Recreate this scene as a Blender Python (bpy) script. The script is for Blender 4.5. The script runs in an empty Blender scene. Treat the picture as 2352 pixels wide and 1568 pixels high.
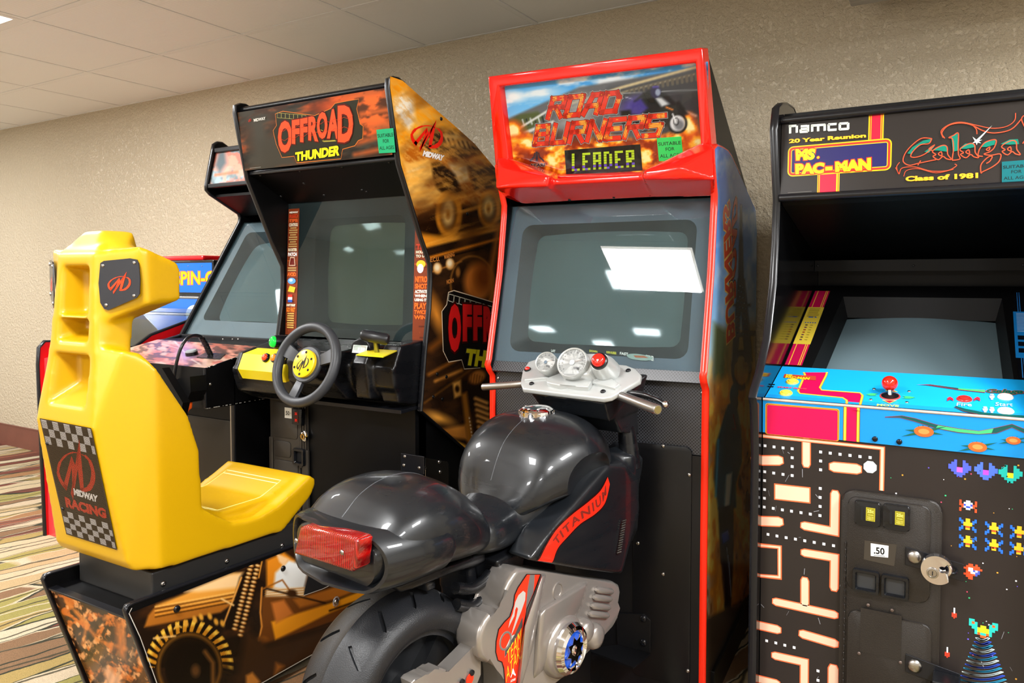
import bpy, bmesh, math, random
import numpy as np
from mathutils import Vector, Matrix, Euler
from mathutils.geometry import tessellate_polygon
random.seed(7)
SC = bpy.context.scene
COL = SC.collection
R = math.radians
# ------------------------------------------------------------------ camera (measured from the photograph)
FPX, PX, PY, YAW, PIT, EYE = 1760., 1176., 717., R(31.2), R(2.5), 1.21
cam = bpy.data.cameras.new('camera'); camo = bpy.data.objects.new('camera', cam); COL.objects.link(camo)
cam.sensor_width = 36; cam.lens = FPX/2352*36; cam.shift_y = -(784-PY)/2352; cam.clip_start = .05
camo.location = (0, 0, EYE); camo.rotation_euler = (R(90)-PIT, 0, YAW); SC.camera = camo
# ------------------------------------------------------------------ world, view, lamps
w = bpy.data.worlds.new('world'); SC.world = w; w.use_nodes = True
w.node_tree.nodes['Background'].inputs[0].default_value = (.9, .92, 1, 1)
w.node_tree.nodes['Background'].inputs[1].default_value = .4
SC.view_settings.view_transform = 'Standard'; SC.view_settings.look = 'None'
SC.view_settings.gamma = 1; SC.view_settings.use_curve_mapping = False
SC.view_settings.exposure = 0.2
SC.cycles.use_denoising = True; SC.cycles.max_bounces = 8; SC.cycles.glossy_bounces = 4
LAMP_W = 44.
CEIL, FLOOR, WALL = 2.30, -.03, 2.91
GX, GY, GT = -1.035, 1.75, .603          # ceiling grid lines and pitch
LAMPS = [(-4.05, 1.147), (-1.638, -.059), (-4.05, -2.47), (-1.638, -2.47), (.774, -.059), (.774, -2.47), (-4.05, -.059), (.774, 1.147), (-6.462, 1.147), (-6.462, -1.265), (-2.844, -3.676)]  # first two read off the ceiling and a reflection; others added for light
def area(name, x, y, z, sx, sy, watts, col=(.97, .985, 1)):
    l = bpy.data.lights.new(name, 'AREA'); l.shape = 'RECTANGLE'; l.size = sx; l.size_y = sy; l.energy = watts; l.color = col
    o = bpy.data.objects.new(name, l); COL.objects.link(o); o.location = (x, y, z); return o
for (x, y) in LAMPS:
    area('known_or_added_lamp', x+GT/2, y+GT/2, CEIL-.012, .5, .5, LAMP_W*(1.5 if x > 0 else 1))  # right-hand lamps run stronger to brighten the side artwork
# ------------------------------------------------------------------ helpers: colour, materials
def lin(c):
    if isinstance(c, str):
        c = [int(c[i:i+2], 16)/255 for i in (0, 2, 4)]
    return tuple((x/12.92 if x <= .04045 else ((x+.055)/1.055)**2.4) for x in c[:3])
MATS = {}
def mat(name, col=(.5, .5, .5), rough=.5, metal=0., bump=None, var=None, coat=0., trans=0., emis=None, spec=.4, attr=False, alpha=None, scratch=None):
    if name in MATS: return MATS[name]
    m = bpy.data.materials.new(name); m.use_nodes = True; nt = m.node_tree; N = nt.nodes; L = nt.links
    b = N['Principled BSDF']; c = lin(col)
    b.inputs['Base Color'].default_value = (*c, 1); b.inputs['Roughness'].default_value = rough
    b.inputs['Metallic'].default_value = metal; b.inputs['Specular IOR Level'].default_value = spec
    b.inputs['Coat Weight'].default_value = coat; b.inputs['Coat Roughness'].default_value = .04
    b.inputs['Transmission Weight'].default_value = trans
    if alpha is not None: b.inputs['Alpha'].default_value = alpha
    tc = N.new('ShaderNodeTexCoord')
    if attr:
        a = N.new('ShaderNodeAttribute'); a.attribute_name = 'Col'; L.new(a.outputs['Color'], b.inputs['Base Color'])
    elif var:                                     # (scale, amount): uneven tone
        n = N.new('ShaderNodeTexNoise'); n.inputs['Scale'].default_value = var[0]; n.inputs['Detail'].default_value = 4
        mx = N.new('ShaderNodeMix'); mx.data_type = 'RGBA'
        mx.inputs[6].default_value = (*[x*(1-var[1]) for x in c], 1); mx.inputs[7].default_value = (*[min(1, x*(1+var[1])) for x in c], 1)
        L.new(tc.outputs['Object'], n.inputs['Vector']); L.new(n.outputs['Fac'], mx.inputs[0]); L.new(mx.outputs[2], b.inputs['Base Color'])
    if bump:
        n = N.new('ShaderNodeTexNoise'); n.inputs['Scale'].default_value = bump[0]; n.inputs['Detail'].default_value = 3
        bp = N.new('ShaderNodeBump'); bp.inputs['Strength'].default_value = bump[1]; bp.inputs['Distance'].default_value = bump[2] if len(bump) > 2 else .002
        L.new(tc.outputs['Object'], n.inputs['Vector']); L.new(n.outputs['Fac'], bp.inputs['Height']); L.new(bp.outputs[0], b.inputs['Normal'])
    if scratch:                                   # uneven gloss: wiped and scuffed plastic
        n = N.new('ShaderNodeTexNoise'); n.inputs['Scale'].default_value = scratch[0]; n.inputs['Detail'].default_value = 8
        mp = N.new('ShaderNodeMapping'); mp.inputs['Scale'].default_value = (1, 1, 6); mr = N.new('ShaderNodeMapRange')
        mr.inputs[1].default_value = .35; mr.inputs[2].default_value = .7; mr.inputs[3].default_value = rough; mr.inputs[4].default_value = scratch[1]
        L.new(tc.outputs['Object'], mp.inputs[0]); L.new(mp.outputs[0], n.inputs['Vector']); L.new(n.outputs['Fac'], mr.inputs[0]); L.new(mr.outputs[0], b.inputs['Roughness'])
    if emis:
        b.inputs['Emission Color'].default_value = (*lin(emis[0]), 1); b.inputs['Emission Strength'].default_value = emis[1]
    MATS[name] = m; return m
PLAST = mat('black_plastic', '101114', .2, bump=(900, .08, .0006), scratch=(9, .4))
SATIN = mat('black_laminate', '09090a', .40, bump=(1400, .15, .0004), spec=.16)
TMOLD = mat('black_molding', '141519', .25)
GRIT = mat('grey_textured_plastic', '4c5a69', .42, bump=(1300, .7, .001), var=(6, .25))
BIKE = mat('gloss_black_moulding', '14171b', .24, scratch=(4, .46), coat=.3, bump=(500, .05, .0006))
TYRE = mat('grained_black_rubber', '1c1d20', .42, bump=(420, .55, .0012))
SILV = mat('silver_painted_plastic', 'b7bab9', .3, metal=.3, bump=(700, .06, .0004))
SILV2 = mat('warm_silver_plastic', 'a39d98', .25, metal=.6, bump=(700, .06, .0004))
CHROME = mat('chrome', 'e6e6ea', .06, metal=1)
STEEL = mat('brushed_steel', 'a9a6a2', .28, metal=1, bump=(300, .1, .0004))
YEL = mat('yellow_moulded_plastic', 'c69a03', .33, bump=(260, .12, .0006), var=(3, .05), spec=.55)
REDP = mat('gloss_red_plastic', 'e3170b', .12, coat=.6)
REDM = mat('red_molding', 'ee2a12', .25)
INK = mat('printed_vinyl', 'ffffff', .26, attr=True, spec=.22)
INKM = mat('printed_matt', 'ffffff', .5, attr=True, spec=.2)
def glass(name, col, rough=.02, a=.25, dust=.13):
    """a smoked acrylic sheet: a mirror-like surface over a clear body"""
    if name in MATS: return MATS[name]
    m = bpy.data.materials.new(name); m.use_nodes = True; nt = m.node_tree; N = nt.nodes; L = nt.links
    N.remove(N['Principled BSDF']); t = N.new('ShaderNodeBsdfTransparent'); t.inputs[0].default_value = (*lin(col), 1)
    g = N.new('ShaderNodeBsdfGlossy'); g.inputs['Roughness'].default_value = rough
    f = N.new('ShaderNodeFresnel'); f.inputs[0].default_value = 1.5
    mp = N.new('ShaderNodeMath'); mp.operation = 'MULTIPLY_ADD'; mp.inputs[1].default_value = 1.25 if a else .8; mp.inputs[2].default_value = a*.05
    n = N.new('ShaderNodeTexNoise'); n.inputs['Scale'].default_value = 5; n.inputs['Detail'].default_value = 6
    d = N.new('ShaderNodeBsdfDiffuse'); d.inputs[0].default_value = (.38, .62, .68, 1); mm = N.new('ShaderNodeMath'); mm.operation = 'MULTIPLY'; mm.inputs[1].default_value = a*dust
    mx = N.new('ShaderNodeMixShader'); mx2 = N.new('ShaderNodeMixShader'); tc = N.new('ShaderNodeTexCoord')
    ge = N.new('ShaderNodeNewGeometry'); iv = N.new('ShaderNodeMath'); iv.operation = 'SUBTRACT'; iv.inputs[0].default_value = 1; m3 = N.new('ShaderNodeMath'); m3.operation = 'MULTIPLY'      # reflect on the outer face only
    L.new(ge.outputs['Backfacing'], iv.inputs[1]); L.new(f.outputs[0], mp.inputs[0]); L.new(mp.outputs[0], m3.inputs[0]); L.new(iv.outputs[0], m3.inputs[1]); L.new(m3.outputs[0], mx.inputs[0]); L.new(t.outputs[0], mx.inputs[1]); L.new(g.outputs[0], mx.inputs[2])
    L.new(tc.outputs['Object'], n.inputs['Vector']); L.new(n.outputs['Fac'], mm.inputs[0]); L.new(mm.outputs[0], mx2.inputs[0])
    L.new(mx.outputs[0], mx2.inputs[1]); L.new(d.outputs[0], mx2.inputs[2]); L.new(mx2.outputs[0], N['Material Output'].inputs[0])
    MATS[name] = m; return m
ACRYL = glass('clear_cover_glass', 'eef3f4', .015, .3)
TINT = glass('smoked_cover_glass', 'ccd3d2', .015, .3)
# ------------------------------------------------------------------ helpers: objects
def tag(o, label=None, cat=None, group=None, kind=None):
    if label: o['label'] = label
    if cat: o['category'] = cat
    if group: o['group'] = group
    if kind: o['kind'] = kind
    return o
def link(name, me, m, parent=None, smooth=None):
    o = bpy.data.objects.new(name, me); COL.objects.link(o)
    if m: me.materials.append(m)
    if parent: o.parent = parent
    if smooth is not None: me.shade_smooth(); me.set_sharp_from_angle(angle=R(smooth))
    return o
def obj(name, bm, m, parent=None, smooth=None, label=None):
    bmesh.ops.recalc_face_normals(bm, faces=bm.faces)
    me = bpy.data.meshes.new(name); bm.to_mesh(me); bm.free()
    o = link(name, me, m, parent, smooth)
    if label: o['label'] = label
    return o
def ev(o):
    """apply an object's modifiers into its mesh"""
    dg = bpy.context.evaluated_depsgraph_get(); e = o.evaluated_get(dg)
    me = bpy.data.meshes.new_from_object(e); old = o.data; o.modifiers.clear(); o.data = me
    me.name = o.name; bpy.data.meshes.remove(old); return o
V3 = Vector
def box(bm, a, b, bev=0., M=None, seg=2):
    x0, y0, z0 = a; x1, y1, z1 = b
    vs = [bm.verts.new(p) for p in ((x0,y0,z0),(x1,y0,z0),(x1,y1,z0),(x0,y1,z0),(x0,y0,z1),(x1,y0,z1),(x1,y1,z1),(x0,y1,z1))]
    fs = [bm.faces.new([vs[i] for i in f]) for f in ((3,2,1,0),(4,5,6,7),(0,1,5,4),(1,2,6,5),(2,3,7,6),(3,0,4,7))]
    if bev:
        r = bmesh.ops.bevel(bm, geom=list({e for f in fs for e in f.edges}), offset=bev, segments=seg, profile=.5, affect='EDGES')
        vs = list({v for f in r['faces'] for v in f.verts} | {v for v in vs if v.is_valid})
    if M is not None: bmesh.ops.transform(bm, matrix=M, verts=vs)
    return vs
def extr(bm, pts, vec, bev=0., seg=2):
    """solid from a planar outline pushed along vec"""
    vec = V3(vec); A = [bm.verts.new(p) for p in pts]; B = [bm.verts.new(V3(p)+vec) for p in pts]; n = len(A)
    fs = [bm.faces.new(A), bm.faces.new(B[::-1])]
    for i in range(n): fs.append(bm.faces.new((A[i], B[i], B[(i+1) % n], A[(i+1) % n])))
    if bev:
        es = {e for f in fs[:2] for e in f.edges}
        bmesh.ops.bevel(bm, geom=list(es), offset=bev, segments=seg, profile=.5, affect='EDGES')
def prism(bm, yz, x0, x1, bev=0.): extr(bm, [(x0, y, z) for y, z in yz], (x1-x0, 0, 0), bev)
def hull(bm, pts):
    vs = [bm.verts.new(p) for p in pts]; r = bmesh.ops.convex_hull(bm, input=vs)
    bmesh.ops.delete(bm, geom=[v for v in r['geom_interior'] if isinstance(v, bmesh.types.BMVert)], context='VERTS'); return vs
def basis(d):
    d = V3(d).normalized(); t = V3((0, 0, 1)) if abs(d.z) < .95 else V3((0, 1, 0)); u = d.cross(t).normalized(); return u, d.cross(u).normalized(), d
def tube(bm, pts, r, n=10, cap=True, closed=False):
    pts = [V3(p) for p in pts]; rr = r if isinstance(r, (list, tuple)) else [r]*len(pts); rings = []; m = len(pts); u = None
    for i, p in enumerate(pts):
        if closed: d = pts[(i+1) % m]-pts[i-1]
        else: d = pts[min(i+1, m-1)]-pts[max(i-1, 0)]
        d.normalize()
        if u is None: u = basis(d)[0]
        u = (u-d*u.dot(d)).normalized(); v = d.cross(u)
        rings.append([bm.verts.new(p+(u*math.cos(2*math.pi*k/n)+v*math.sin(2*math.pi*k/n))*rr[i]) for k in range(n)])
    for i in range(m if closed else m-1):
        a, b = rings[i], rings[(i+1) % m]
        for k in range(n): bm.faces.new((a[k], a[(k+1) % n], b[(k+1) % n], b[k]))
    if cap and not closed: bm.faces.new(rings[0][::-1]); bm.faces.new(rings[-1])
def lathe(bm, prof, o, d, n=24, ang=None):
    """prof: (distance along d, radius)"""
    u, v, d = basis(d); o = V3(o); rings = []
    for t, r in prof:
        if r < 1e-5: rings.append([bm.verts.new(o+d*t)])
        else: rings.append([bm.verts.new(o+d*t+(u*math.cos(2*math.pi*k/n)+v*math.sin(2*math.pi*k/n))*r) for k in range(n)])
    for a, b in zip(rings, rings[1:]):
        for k in range(n):
            q = [a[k % len(a)], a[(k+1) % n % len(a)], b[(k+1) % n % len(b)], b[k % len(b)]]; s = []
            for x in q:
                if x not in s: s.append(x)
            if len(s) > 2: bm.faces.new(s)
    for rg, rev in ((rings[0], 1), (rings[-1], 0)):
        if len(rg) > 2: bm.faces.new(rg[::-1] if rev else rg)
def spline(P, n=8, closed=False):
    P = [V3(p if len(p) == 3 else (*p, 0)) for p in P]; out = []; m = len(P)
    g = (lambda i: P[i % m]) if closed else (lambda i: P[max(0, min(m-1, i))])
    for i in range(m if closed else m-1):
        a, b, c, d = g(i-1), g(i), g(i+1), g(i+2)
        for k in range(n):
            t = k/n; out.append(.5*((2*b)+(c-a)*t+(2*a-5*b+4*c-d)*t*t+(3*b-a-3*c+d)*t**3))
    if not closed: out.append(P[-1])
    return out
def sp2(P, n=6, closed=False): return [(p.x, p.y) for p in spline(P, n, closed)]
def rrect(x0, y0, x1, y1, r, n=4):
    o = []
    for cx, cy, a in ((x1-r, y0+r, -90), (x1-r, y1-r, 0), (x0+r, y1-r, 90), (x0+r, y0+r, 180)):
        for k in range(n+1): t = R(a+90*k/n); o.append((cx+r*math.cos(t), cy+r*math.sin(t)))
    return o
def screw(parent, p, d, r=.006, m=None, name='screw'):
    bm = bmesh.new(); lathe(bm, [(0, r), (.3*r, r*.95), (.55*r, r*.7), (.6*r, r*.3), (.35*r, r*.25)], p, d, 12)
    return obj(name, bm, m or STEEL, parent, 40)
def edging(bm, yz, x0, x1, t=.0035, closed=False):
    """rounded T-moulding ribbon along a profile in the yz plane"""
    n = len(yz); rings = []
    for i in range(n):
        a = V3((0, *yz[i-1 if (i or closed) else 0])); b = V3((0, *yz[(i+1) % n if (i < n-1 or closed) else i]))
        d = (b-a).normalized(); nr = V3((0, d.z, -d.y)); p = V3((0, *yz[i])); r = []
        for s, h in ((0, -.002), (0, t*.35), (.22, t), (.78, t), (1, t*.35), (1, -.002)):
            r.append(bm.verts.new(p+nr*h+V3((x0+(x1-x0)*s, 0, 0))))
        rings.append(r)
    for i in range(n if closed else n-1):
        a, b = rings[i], rings[(i+1) % n]
        for k in range(6): bm.faces.new((a[k], a[(k+1) % 6], b[(k+1) % 6], b[k]))
    if not closed: bm.faces.new(rings[0]); bm.faces.new(rings[-1][::-1])
class Fr:
    """a cabinet's own axes: x right, y towards the wall, z up; turns photo measurements into points on its planes"""
    def __init__(s, ox, oy, deg):
        a = R(deg); s.o = V3((ox, oy, 0)); s.ex = V3((math.cos(a), math.sin(a), 0)); s.ey = V3((-math.sin(a), math.cos(a), 0)); s.a = a
        s.M = Matrix.Translation(s.o) @ Matrix.Rotation(a, 4, 'Z'); s.I = s.M.inverted()
    def ray(s, px, py):
        d = camo_M @ V3(((px-PX)/FPX, (PY-py)/FPX, -1)); return s.I @ V3((0, 0, EYE)), s.I.to_3x3() @ d
    def pl(s, px, py, p0, n):
        o, d = s.ray(px, py); n = V3(n); return o+d*((V3(p0)-o).dot(n)/d.dot(n))
    def X(s, px, py, v): return s.pl(px, py, (v, 0, 0), (1, 0, 0))
    def Y(s, px, py, v): return s.pl(px, py, (0, v, 0), (0, 1, 0))
    def Z(s, px, py, v): return s.pl(px, py, (0, 0, v), (0, 0, 1))
    def proj(s, P):
        """N x 3 local points to photo coordinates"""
        W = np.asarray(P) @ np.array(s.M.to_3x3()).T + np.array(s.o) - np.array((0, 0, EYE))
        C = W @ np.array(camo_M); return PX+FPX*C[:, 0]/-C[:, 2], PY-FPX*C[:, 1]/-C[:, 2]
    def root(s, name, label, cat, loc=(0, 0, 0)):
        o = bpy.data.objects.new(name, None); COL.objects.link(o); o.empty_display_size = .1
        o.matrix_world = s.M @ Matrix.Translation(loc); tag(o, label, cat); return o
camo_M = Euler(camo.rotation_euler).to_matrix()
# ------------------------------------------------------------------ helpers: flat printed artwork
TXT = {}
def glyphs(s, bold, shear, space):
    k = (s, bold, shear, space)
    if k not in TXT:
        c = bpy.data.curves.new('t', 'FONT'); c.body = s; c.size = 1; c.offset = bold; c.shear = shear; c.space_character = space
        c.resolution_u = 3; o = bpy.data.objects.new('t', c); me = o.to_mesh()
        vs = np.array([v.co[:2] for v in me.vertices]).reshape(-1, 2); fs = [tuple(p.vertices) for p in me.polygons]
        if len(vs): vs[:, 0] -= vs[:, 0].min()
        TXT[k] = (vs, fs); o.to_mesh_clear(); bpy.data.objects.remove(o); bpy.data.curves.remove(c)
    return TXT[k]
class Art:
    def __init__(s, fr, parent, O, U, V, name='artwork', m=None):
        s.fr = fr; s.par = parent; s.O = V3(O); s.U = V3(U).normalized(); V = V3(V); s.V = (V-s.U*V.dot(s.U)).normalized(); s.N = s.U.cross(s.V)
        s.vs = []; s.fs = []; s.cs = []; s.h = .0004; s.name = name; s.m = m or INK
    def uv(s, px, py):
        p = s.fr.pl(px, py, s.O, s.N)-s.O; return (p.dot(s.U), p.dot(s.V))
    def P(s, pts): return [s.uv(*p) for p in pts]
    def pos(s, a): a = np.asarray(a, float).reshape(-1, 2); return np.array(s.O+s.N*s.h)[None]+a[:, :1]*np.array(s.U)+a[:, 1:]*np.array(s.V)
    def up(s, k=1): s.h += .00012*k; return s
    def add(s, pts, fs, col):
        b = sum(len(v) for v in s.vs); s.vs.append(s.pos(pts)); s.fs += [tuple(i+b for i in f) for f in fs]
        col = lin(col); s.cs += [col]*sum(len(f) for f in fs)
    def poly(s, pts, col, holes=()):
        loops = [[V3((*p, 0)) for p in pts]]+[[V3((*p, 0)) for p in h] for h in holes]
        s.add([q for l in loops for q in [(v.x, v.y) for v in l]], tessellate_polygon(loops), col)
    def ppoly(s, pts, col, holes=()): s.poly(s.P(pts), col, [s.P(h) for h in holes])
    def rect(s, x0, y0, x1, y1, col): s.poly([(x0, y0), (x1, y0), (x1, y1), (x0, y1)], col)
    def ell(s, cx, cy, rx, ry, col, n=24, a0=0, a1=360, rot=0):
        c, q = math.cos(rot), math.sin(rot)
        s.poly([(cx+c*rx*math.cos(R(a0+(a1-a0)*k/n))-q*ry*math.sin(R(a0+(a1-a0)*k/n)), cy+q*rx*math.cos(R(a0+(a1-a0)*k/n))+c*ry*math.sin(R(a0+(a1-a0)*k/n))) for k in range(n+(a1-a0 < 360))], col)
    def line(s, pts, wd, col, closed=False):
        pts = [V3((*p, 0)) for p in pts]; n = len(pts); L_ = []; R_ = []; ws = wd if isinstance(wd, (list, tuple)) else [wd]*n
        for i in range(n):
            d = pts[(i+1) % n if closed else min(i+1, n-1)]-pts[i-1 if (i or closed) else 0]; d.normalize(); nn = V3((-d.y, d.x, 0))*ws[i]/2
            L_.append((pts[i]+nn)[:2]); R_.append((pts[i]-nn)[:2])
        fs = [(i, (i+1) % n, n+(i+1) % n, n+i) for i in range(n if closed else n-1)]; s.add(L_+R_, fs, col)
    def pline(s, pts, wd, col, closed=False): s.line(s.P(pts), wd, col, closed)
    def text(s, t, x, y, size, col, bold=.0, shear=0., sx=1., rot=0., space=1., warp=None, align=0, edge=None, width=None):
        """edge: (colour, extra boldness) drawn below; width: fit to this width"""
        for cc, bb in ([(edge[0], bold+edge[1])] if edge else [])+[(col, bold)]:
            vs, fs = glyphs(t, bb, shear, space)
            if not len(vs): return
            base, _ = glyphs(t, bold, shear, space); wid = base[:, 0].max()
            k = (width/(wid*size)) if width else sx
            off = (vs[:, 0].max()-wid)/2 if bb != bold else 0
            X = (vs[:, 0]-off-wid*align)*size*k; Yv = vs[:, 1]*size
            if warp: X, Yv = warp(X, Yv)
            c, q = math.cos(rot), math.sin(rot); s.add(np.c_[x+X*c-Yv*q, y+X*q+Yv*c], fs, cc); s.up()
    def quad_text(s, t, q, col, bold=0., shear=0., space=1., edge=None):
        """text stretched onto a quad given in photo coordinates: bottom-left, bottom-right, top-right, top-left"""
        q = np.array(s.P(q)); base, _ = glyphs(t, bold, shear, space); mn = base.min(0); mx = base.max(0)
        for cc, bb in ([(edge[0], bold+edge[1])] if edge else [])+[(col, bold)]:
            vs, fs = glyphs(t, bb, shear, space); e = (vs[:, 0].max()-mx[0])/2
            a = ((vs[:, 0]-e-mn[0])/(mx[0]-mn[0]))[:, None]; b = ((vs[:, 1]-mn[1])/(mx[1]-mn[1]))[:, None]
            s.add((q[0]*(1-a)+q[1]*a)*(1-b)+(q[3]*(1-a)+q[2]*a)*b, fs, cc); s.up()
    def sprite(s, rows, pal, x, y, px, py=None):
        """tiny block picture; rows from the top, x,y top-left"""
        py = py or px
        for j, r in enumerate(rows):
            i = 0
            while i < len(r):
                k = i
                while k < len(r) and r[k] == r[i]: k += 1
                if r[i] in pal: s.rect(x+i*px, y-(j+1)*py, x+k*px, y-j*py, pal[r[i]])
                i = k
    def grid(s, rows, nu, fn):
        """rows: list of ((u0,v0),(u1,v1)) row ends; fn(Painter) colours it in photo coordinates"""
        t = np.linspace(0, 1, nu)[:, None]; P = np.concatenate([np.array(a)*(1-t)+np.array(b)*t for a, b in rows]); nv = len(rows)
        P3 = s.pos(P); X, Yp = s.fr.proj(P3); pt = Painter(X, Yp, P); fn(pt); C = np.clip(pt.C, 0, 1)
        C = np.where(C <= .04045, C/12.92, ((C+.055)/1.055)**2.4); b = sum(len(v) for v in s.vs); s.vs.append(P3)
        i, j = np.meshgrid(np.arange(nu-1), np.arange(nv-1)); a = (j*nu+i).ravel(); F = np.c_[a, a+1, a+nu+1, a+nu]
        s.fs += [tuple(f) for f in (F+b).tolist()]; s.cs += [tuple(c) for c in C[F.ravel()]]; s.up(2)
    def done(s, label=None, name=None):
        me = bpy.data.meshes.new(name or s.name); me.from_pydata(np.concatenate(s.vs).tolist(), [], s.fs)
        a = me.color_attributes.new('Col', 'FLOAT_COLOR', 'CORNER'); c = np.ones((len(s.cs), 4), np.float32); c[:, :3] = s.cs
        a.data.foreach_set('color', c.ravel()); o = link(name or s.name, me, s.m, s.par)
        if label: o['label'] = label
        return o
def hsh(i, j, k): n = np.sin(i*127.1+j*311.7+k*74.7)*43758.5453; return n-np.floor(n)
def vnoise(x, y, k=0):
    i, j = np.floor(x), np.floor(y); f, g = x-i, y-j; f = f*f*(3-2*f); g = g*g*(3-2*g)
    return (hsh(i, j, k)*(1-f)+hsh(i+1, j, k)*f)*(1-g)+(hsh(i, j+1, k)*(1-f)+hsh(i+1, j+1, k)*f)*g
def fbm(x, y, k=0, o=4): return sum(vnoise(x*2**i, y*2**i, k+i)*.5**i for i in range(o))/sum(.5**i for i in range(o))
class Painter:
    def __init__(s, X, Y, UV): s.X = X; s.Y = Y; s.u = UV[:, 0]; s.v = UV[:, 1]; s.C = np.zeros((len(X), 3))
    def mix(s, m, col):
        col = np.array([int(col[i:i+2], 16)/255 for i in (0, 2, 4)]) if isinstance(col, str) else np.asarray(col)
        m = np.clip(m, 0, 1)[:, None]; s.C = s.C*(1-m)+col*m
    def sdf(s, pts):
        P = np.array(pts, float); d = np.full(len(s.X), 1e9); ins = np.zeros(len(s.X), bool); n = len(P)
        for i in range(n):
            a, b = P[i], P[(i+1) % n]; e = b-a; wx, wy = s.X-a[0], s.Y-a[1]; t = np.clip((wx*e[0]+wy*e[1])/max(e@e, 1e-9), 0, 1)
            d = np.minimum(d, np.hypot(wx-e[0]*t, wy-e[1]*t)); c = (a[1] > s.Y) != (b[1] > s.Y)
            if abs(e[1]) > 1e-9: ins ^= c & (s.X < e[0]*(s.Y-a[1])/e[1]+a[0])
        return np.where(ins, -d, d)
    def poly(s, pts, col, soft=2., k=1.): s.mix(k*(.5-s.sdf(pts)/(2*soft)), col)
    def line(s, pts, wd, col, soft=1.5, k=1.):
        d = np.full(len(s.X), 1e9)
        for a, b in zip(pts, pts[1:]):
            a = np.array(a, float); e = np.array(b, float)-a; wx, wy = s.X-a[0], s.Y-a[1]; t = np.clip((wx*e[0]+wy*e[1])/max(e@e, 1e-9), 0, 1)
            d = np.minimum(d, np.hypot(wx-e[0]*t, wy-e[1]*t))
        s.mix(k*(.5-(d-wd/2)/(2*soft)), col)
    def ell(s, cx, cy, rx, ry, col, soft=2., rot=0., k=1.):
        c, q = math.cos(R(rot)), math.sin(R(rot)); x = (s.X-cx)*c+(s.Y-cy)*q; y = -(s.X-cx)*q+(s.Y-cy)*c
        d = (np.hypot(x/rx, y/ry)-1)*min(rx, ry); s.mix(k*(.5-d/(2*soft)), col)
    def ring(s, cx, cy, rx, ry, wd, col, soft=1.5, k=1., rot=0.):
        c, q = math.cos(R(rot)), math.sin(R(rot)); x = (s.X-cx)*c+(s.Y-cy)*q; y = -(s.X-cx)*q+(s.Y-cy)*c
        d = np.abs(np.hypot(x/rx, y/ry)-1)*min(rx, ry)-wd/2; s.mix(k*(.5-d/(2*soft)), col)
    def noise(s, sc, lo, hi, col, k=1., st=(1, 1), seed=0, rot=0.):
        c, q = math.cos(R(rot)), math.sin(R(rot)); x = (s.X*c+s.Y*q)*sc*st[0]; y = (-s.X*q+s.Y*c)*sc*st[1]
        n = fbm(x, y, seed); s.mix(k*np.clip((n-lo)/(hi-lo), 0, 1), col)
# ================================================================== the room
W0 = Fr(0, 0, 0)
X0, X1, Y0 = -7.67, 3.187, -4.28
def nodes(name):
    m = bpy.data.materials.new(name); m.use_nodes = True; MATS[name] = m; return m, m.node_tree.nodes, m.node_tree.links, m.node_tree.nodes['Principled BSDF']
def wall_mat():
    m, N, L, b = nodes('textured_beige_wall'); tc = N.new('ShaderNodeTexCoord')
    n = N.new('ShaderNodeTexNoise'); n.inputs['Scale'].default_value = 55; n.inputs['Detail'].default_value = 5; n.inputs['Roughness'].default_value = .6
    r = N.new('ShaderNodeValToRGB'); r.color_ramp.elements[0].position = .42; r.color_ramp.elements[1].position = .62
    v = N.new('ShaderNodeTexNoise'); v.inputs['Scale'].default_value = 190; v.inputs['Detail'].default_value = 2
    ad = N.new('ShaderNodeMath'); ad.operation = 'MULTIPLY_ADD'; ad.inputs[1].default_value = .5
    bp = N.new('ShaderNodeBump'); bp.inputs['Strength'].default_value = .9; bp.inputs['Distance'].default_value = .004
    c = N.new('ShaderNodeTexNoise'); c.inputs['Scale'].default_value = .9; mx = N.new('ShaderNodeMix'); mx.data_type = 'RGBA'
    mx.inputs[6].default_value = (*lin('bdb097'), 1); mx.inputs[7].default_value = (*lin('c6b9a1'), 1)
    for x in (n, v, c): L.new(tc.outputs['Object'], x.inputs['Vector'])
    L.new(n.outputs['Fac'], r.inputs[0]); L.new(v.outputs['Fac'], ad.inputs[0]); L.new(r.outputs[0], ad.inputs[2]); L.new(ad.outputs[0], bp.inputs['Height'])
    L.new(bp.outputs[0], b.inputs['Normal']); L.new(c.outputs['Fac'], mx.inputs[0]); L.new(mx.outputs[2], b.inputs['Base Color'])
    b.inputs['Roughness'].default_value = .27; b.inputs['Specular IOR Level'].default_value = .6; return m
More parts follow.
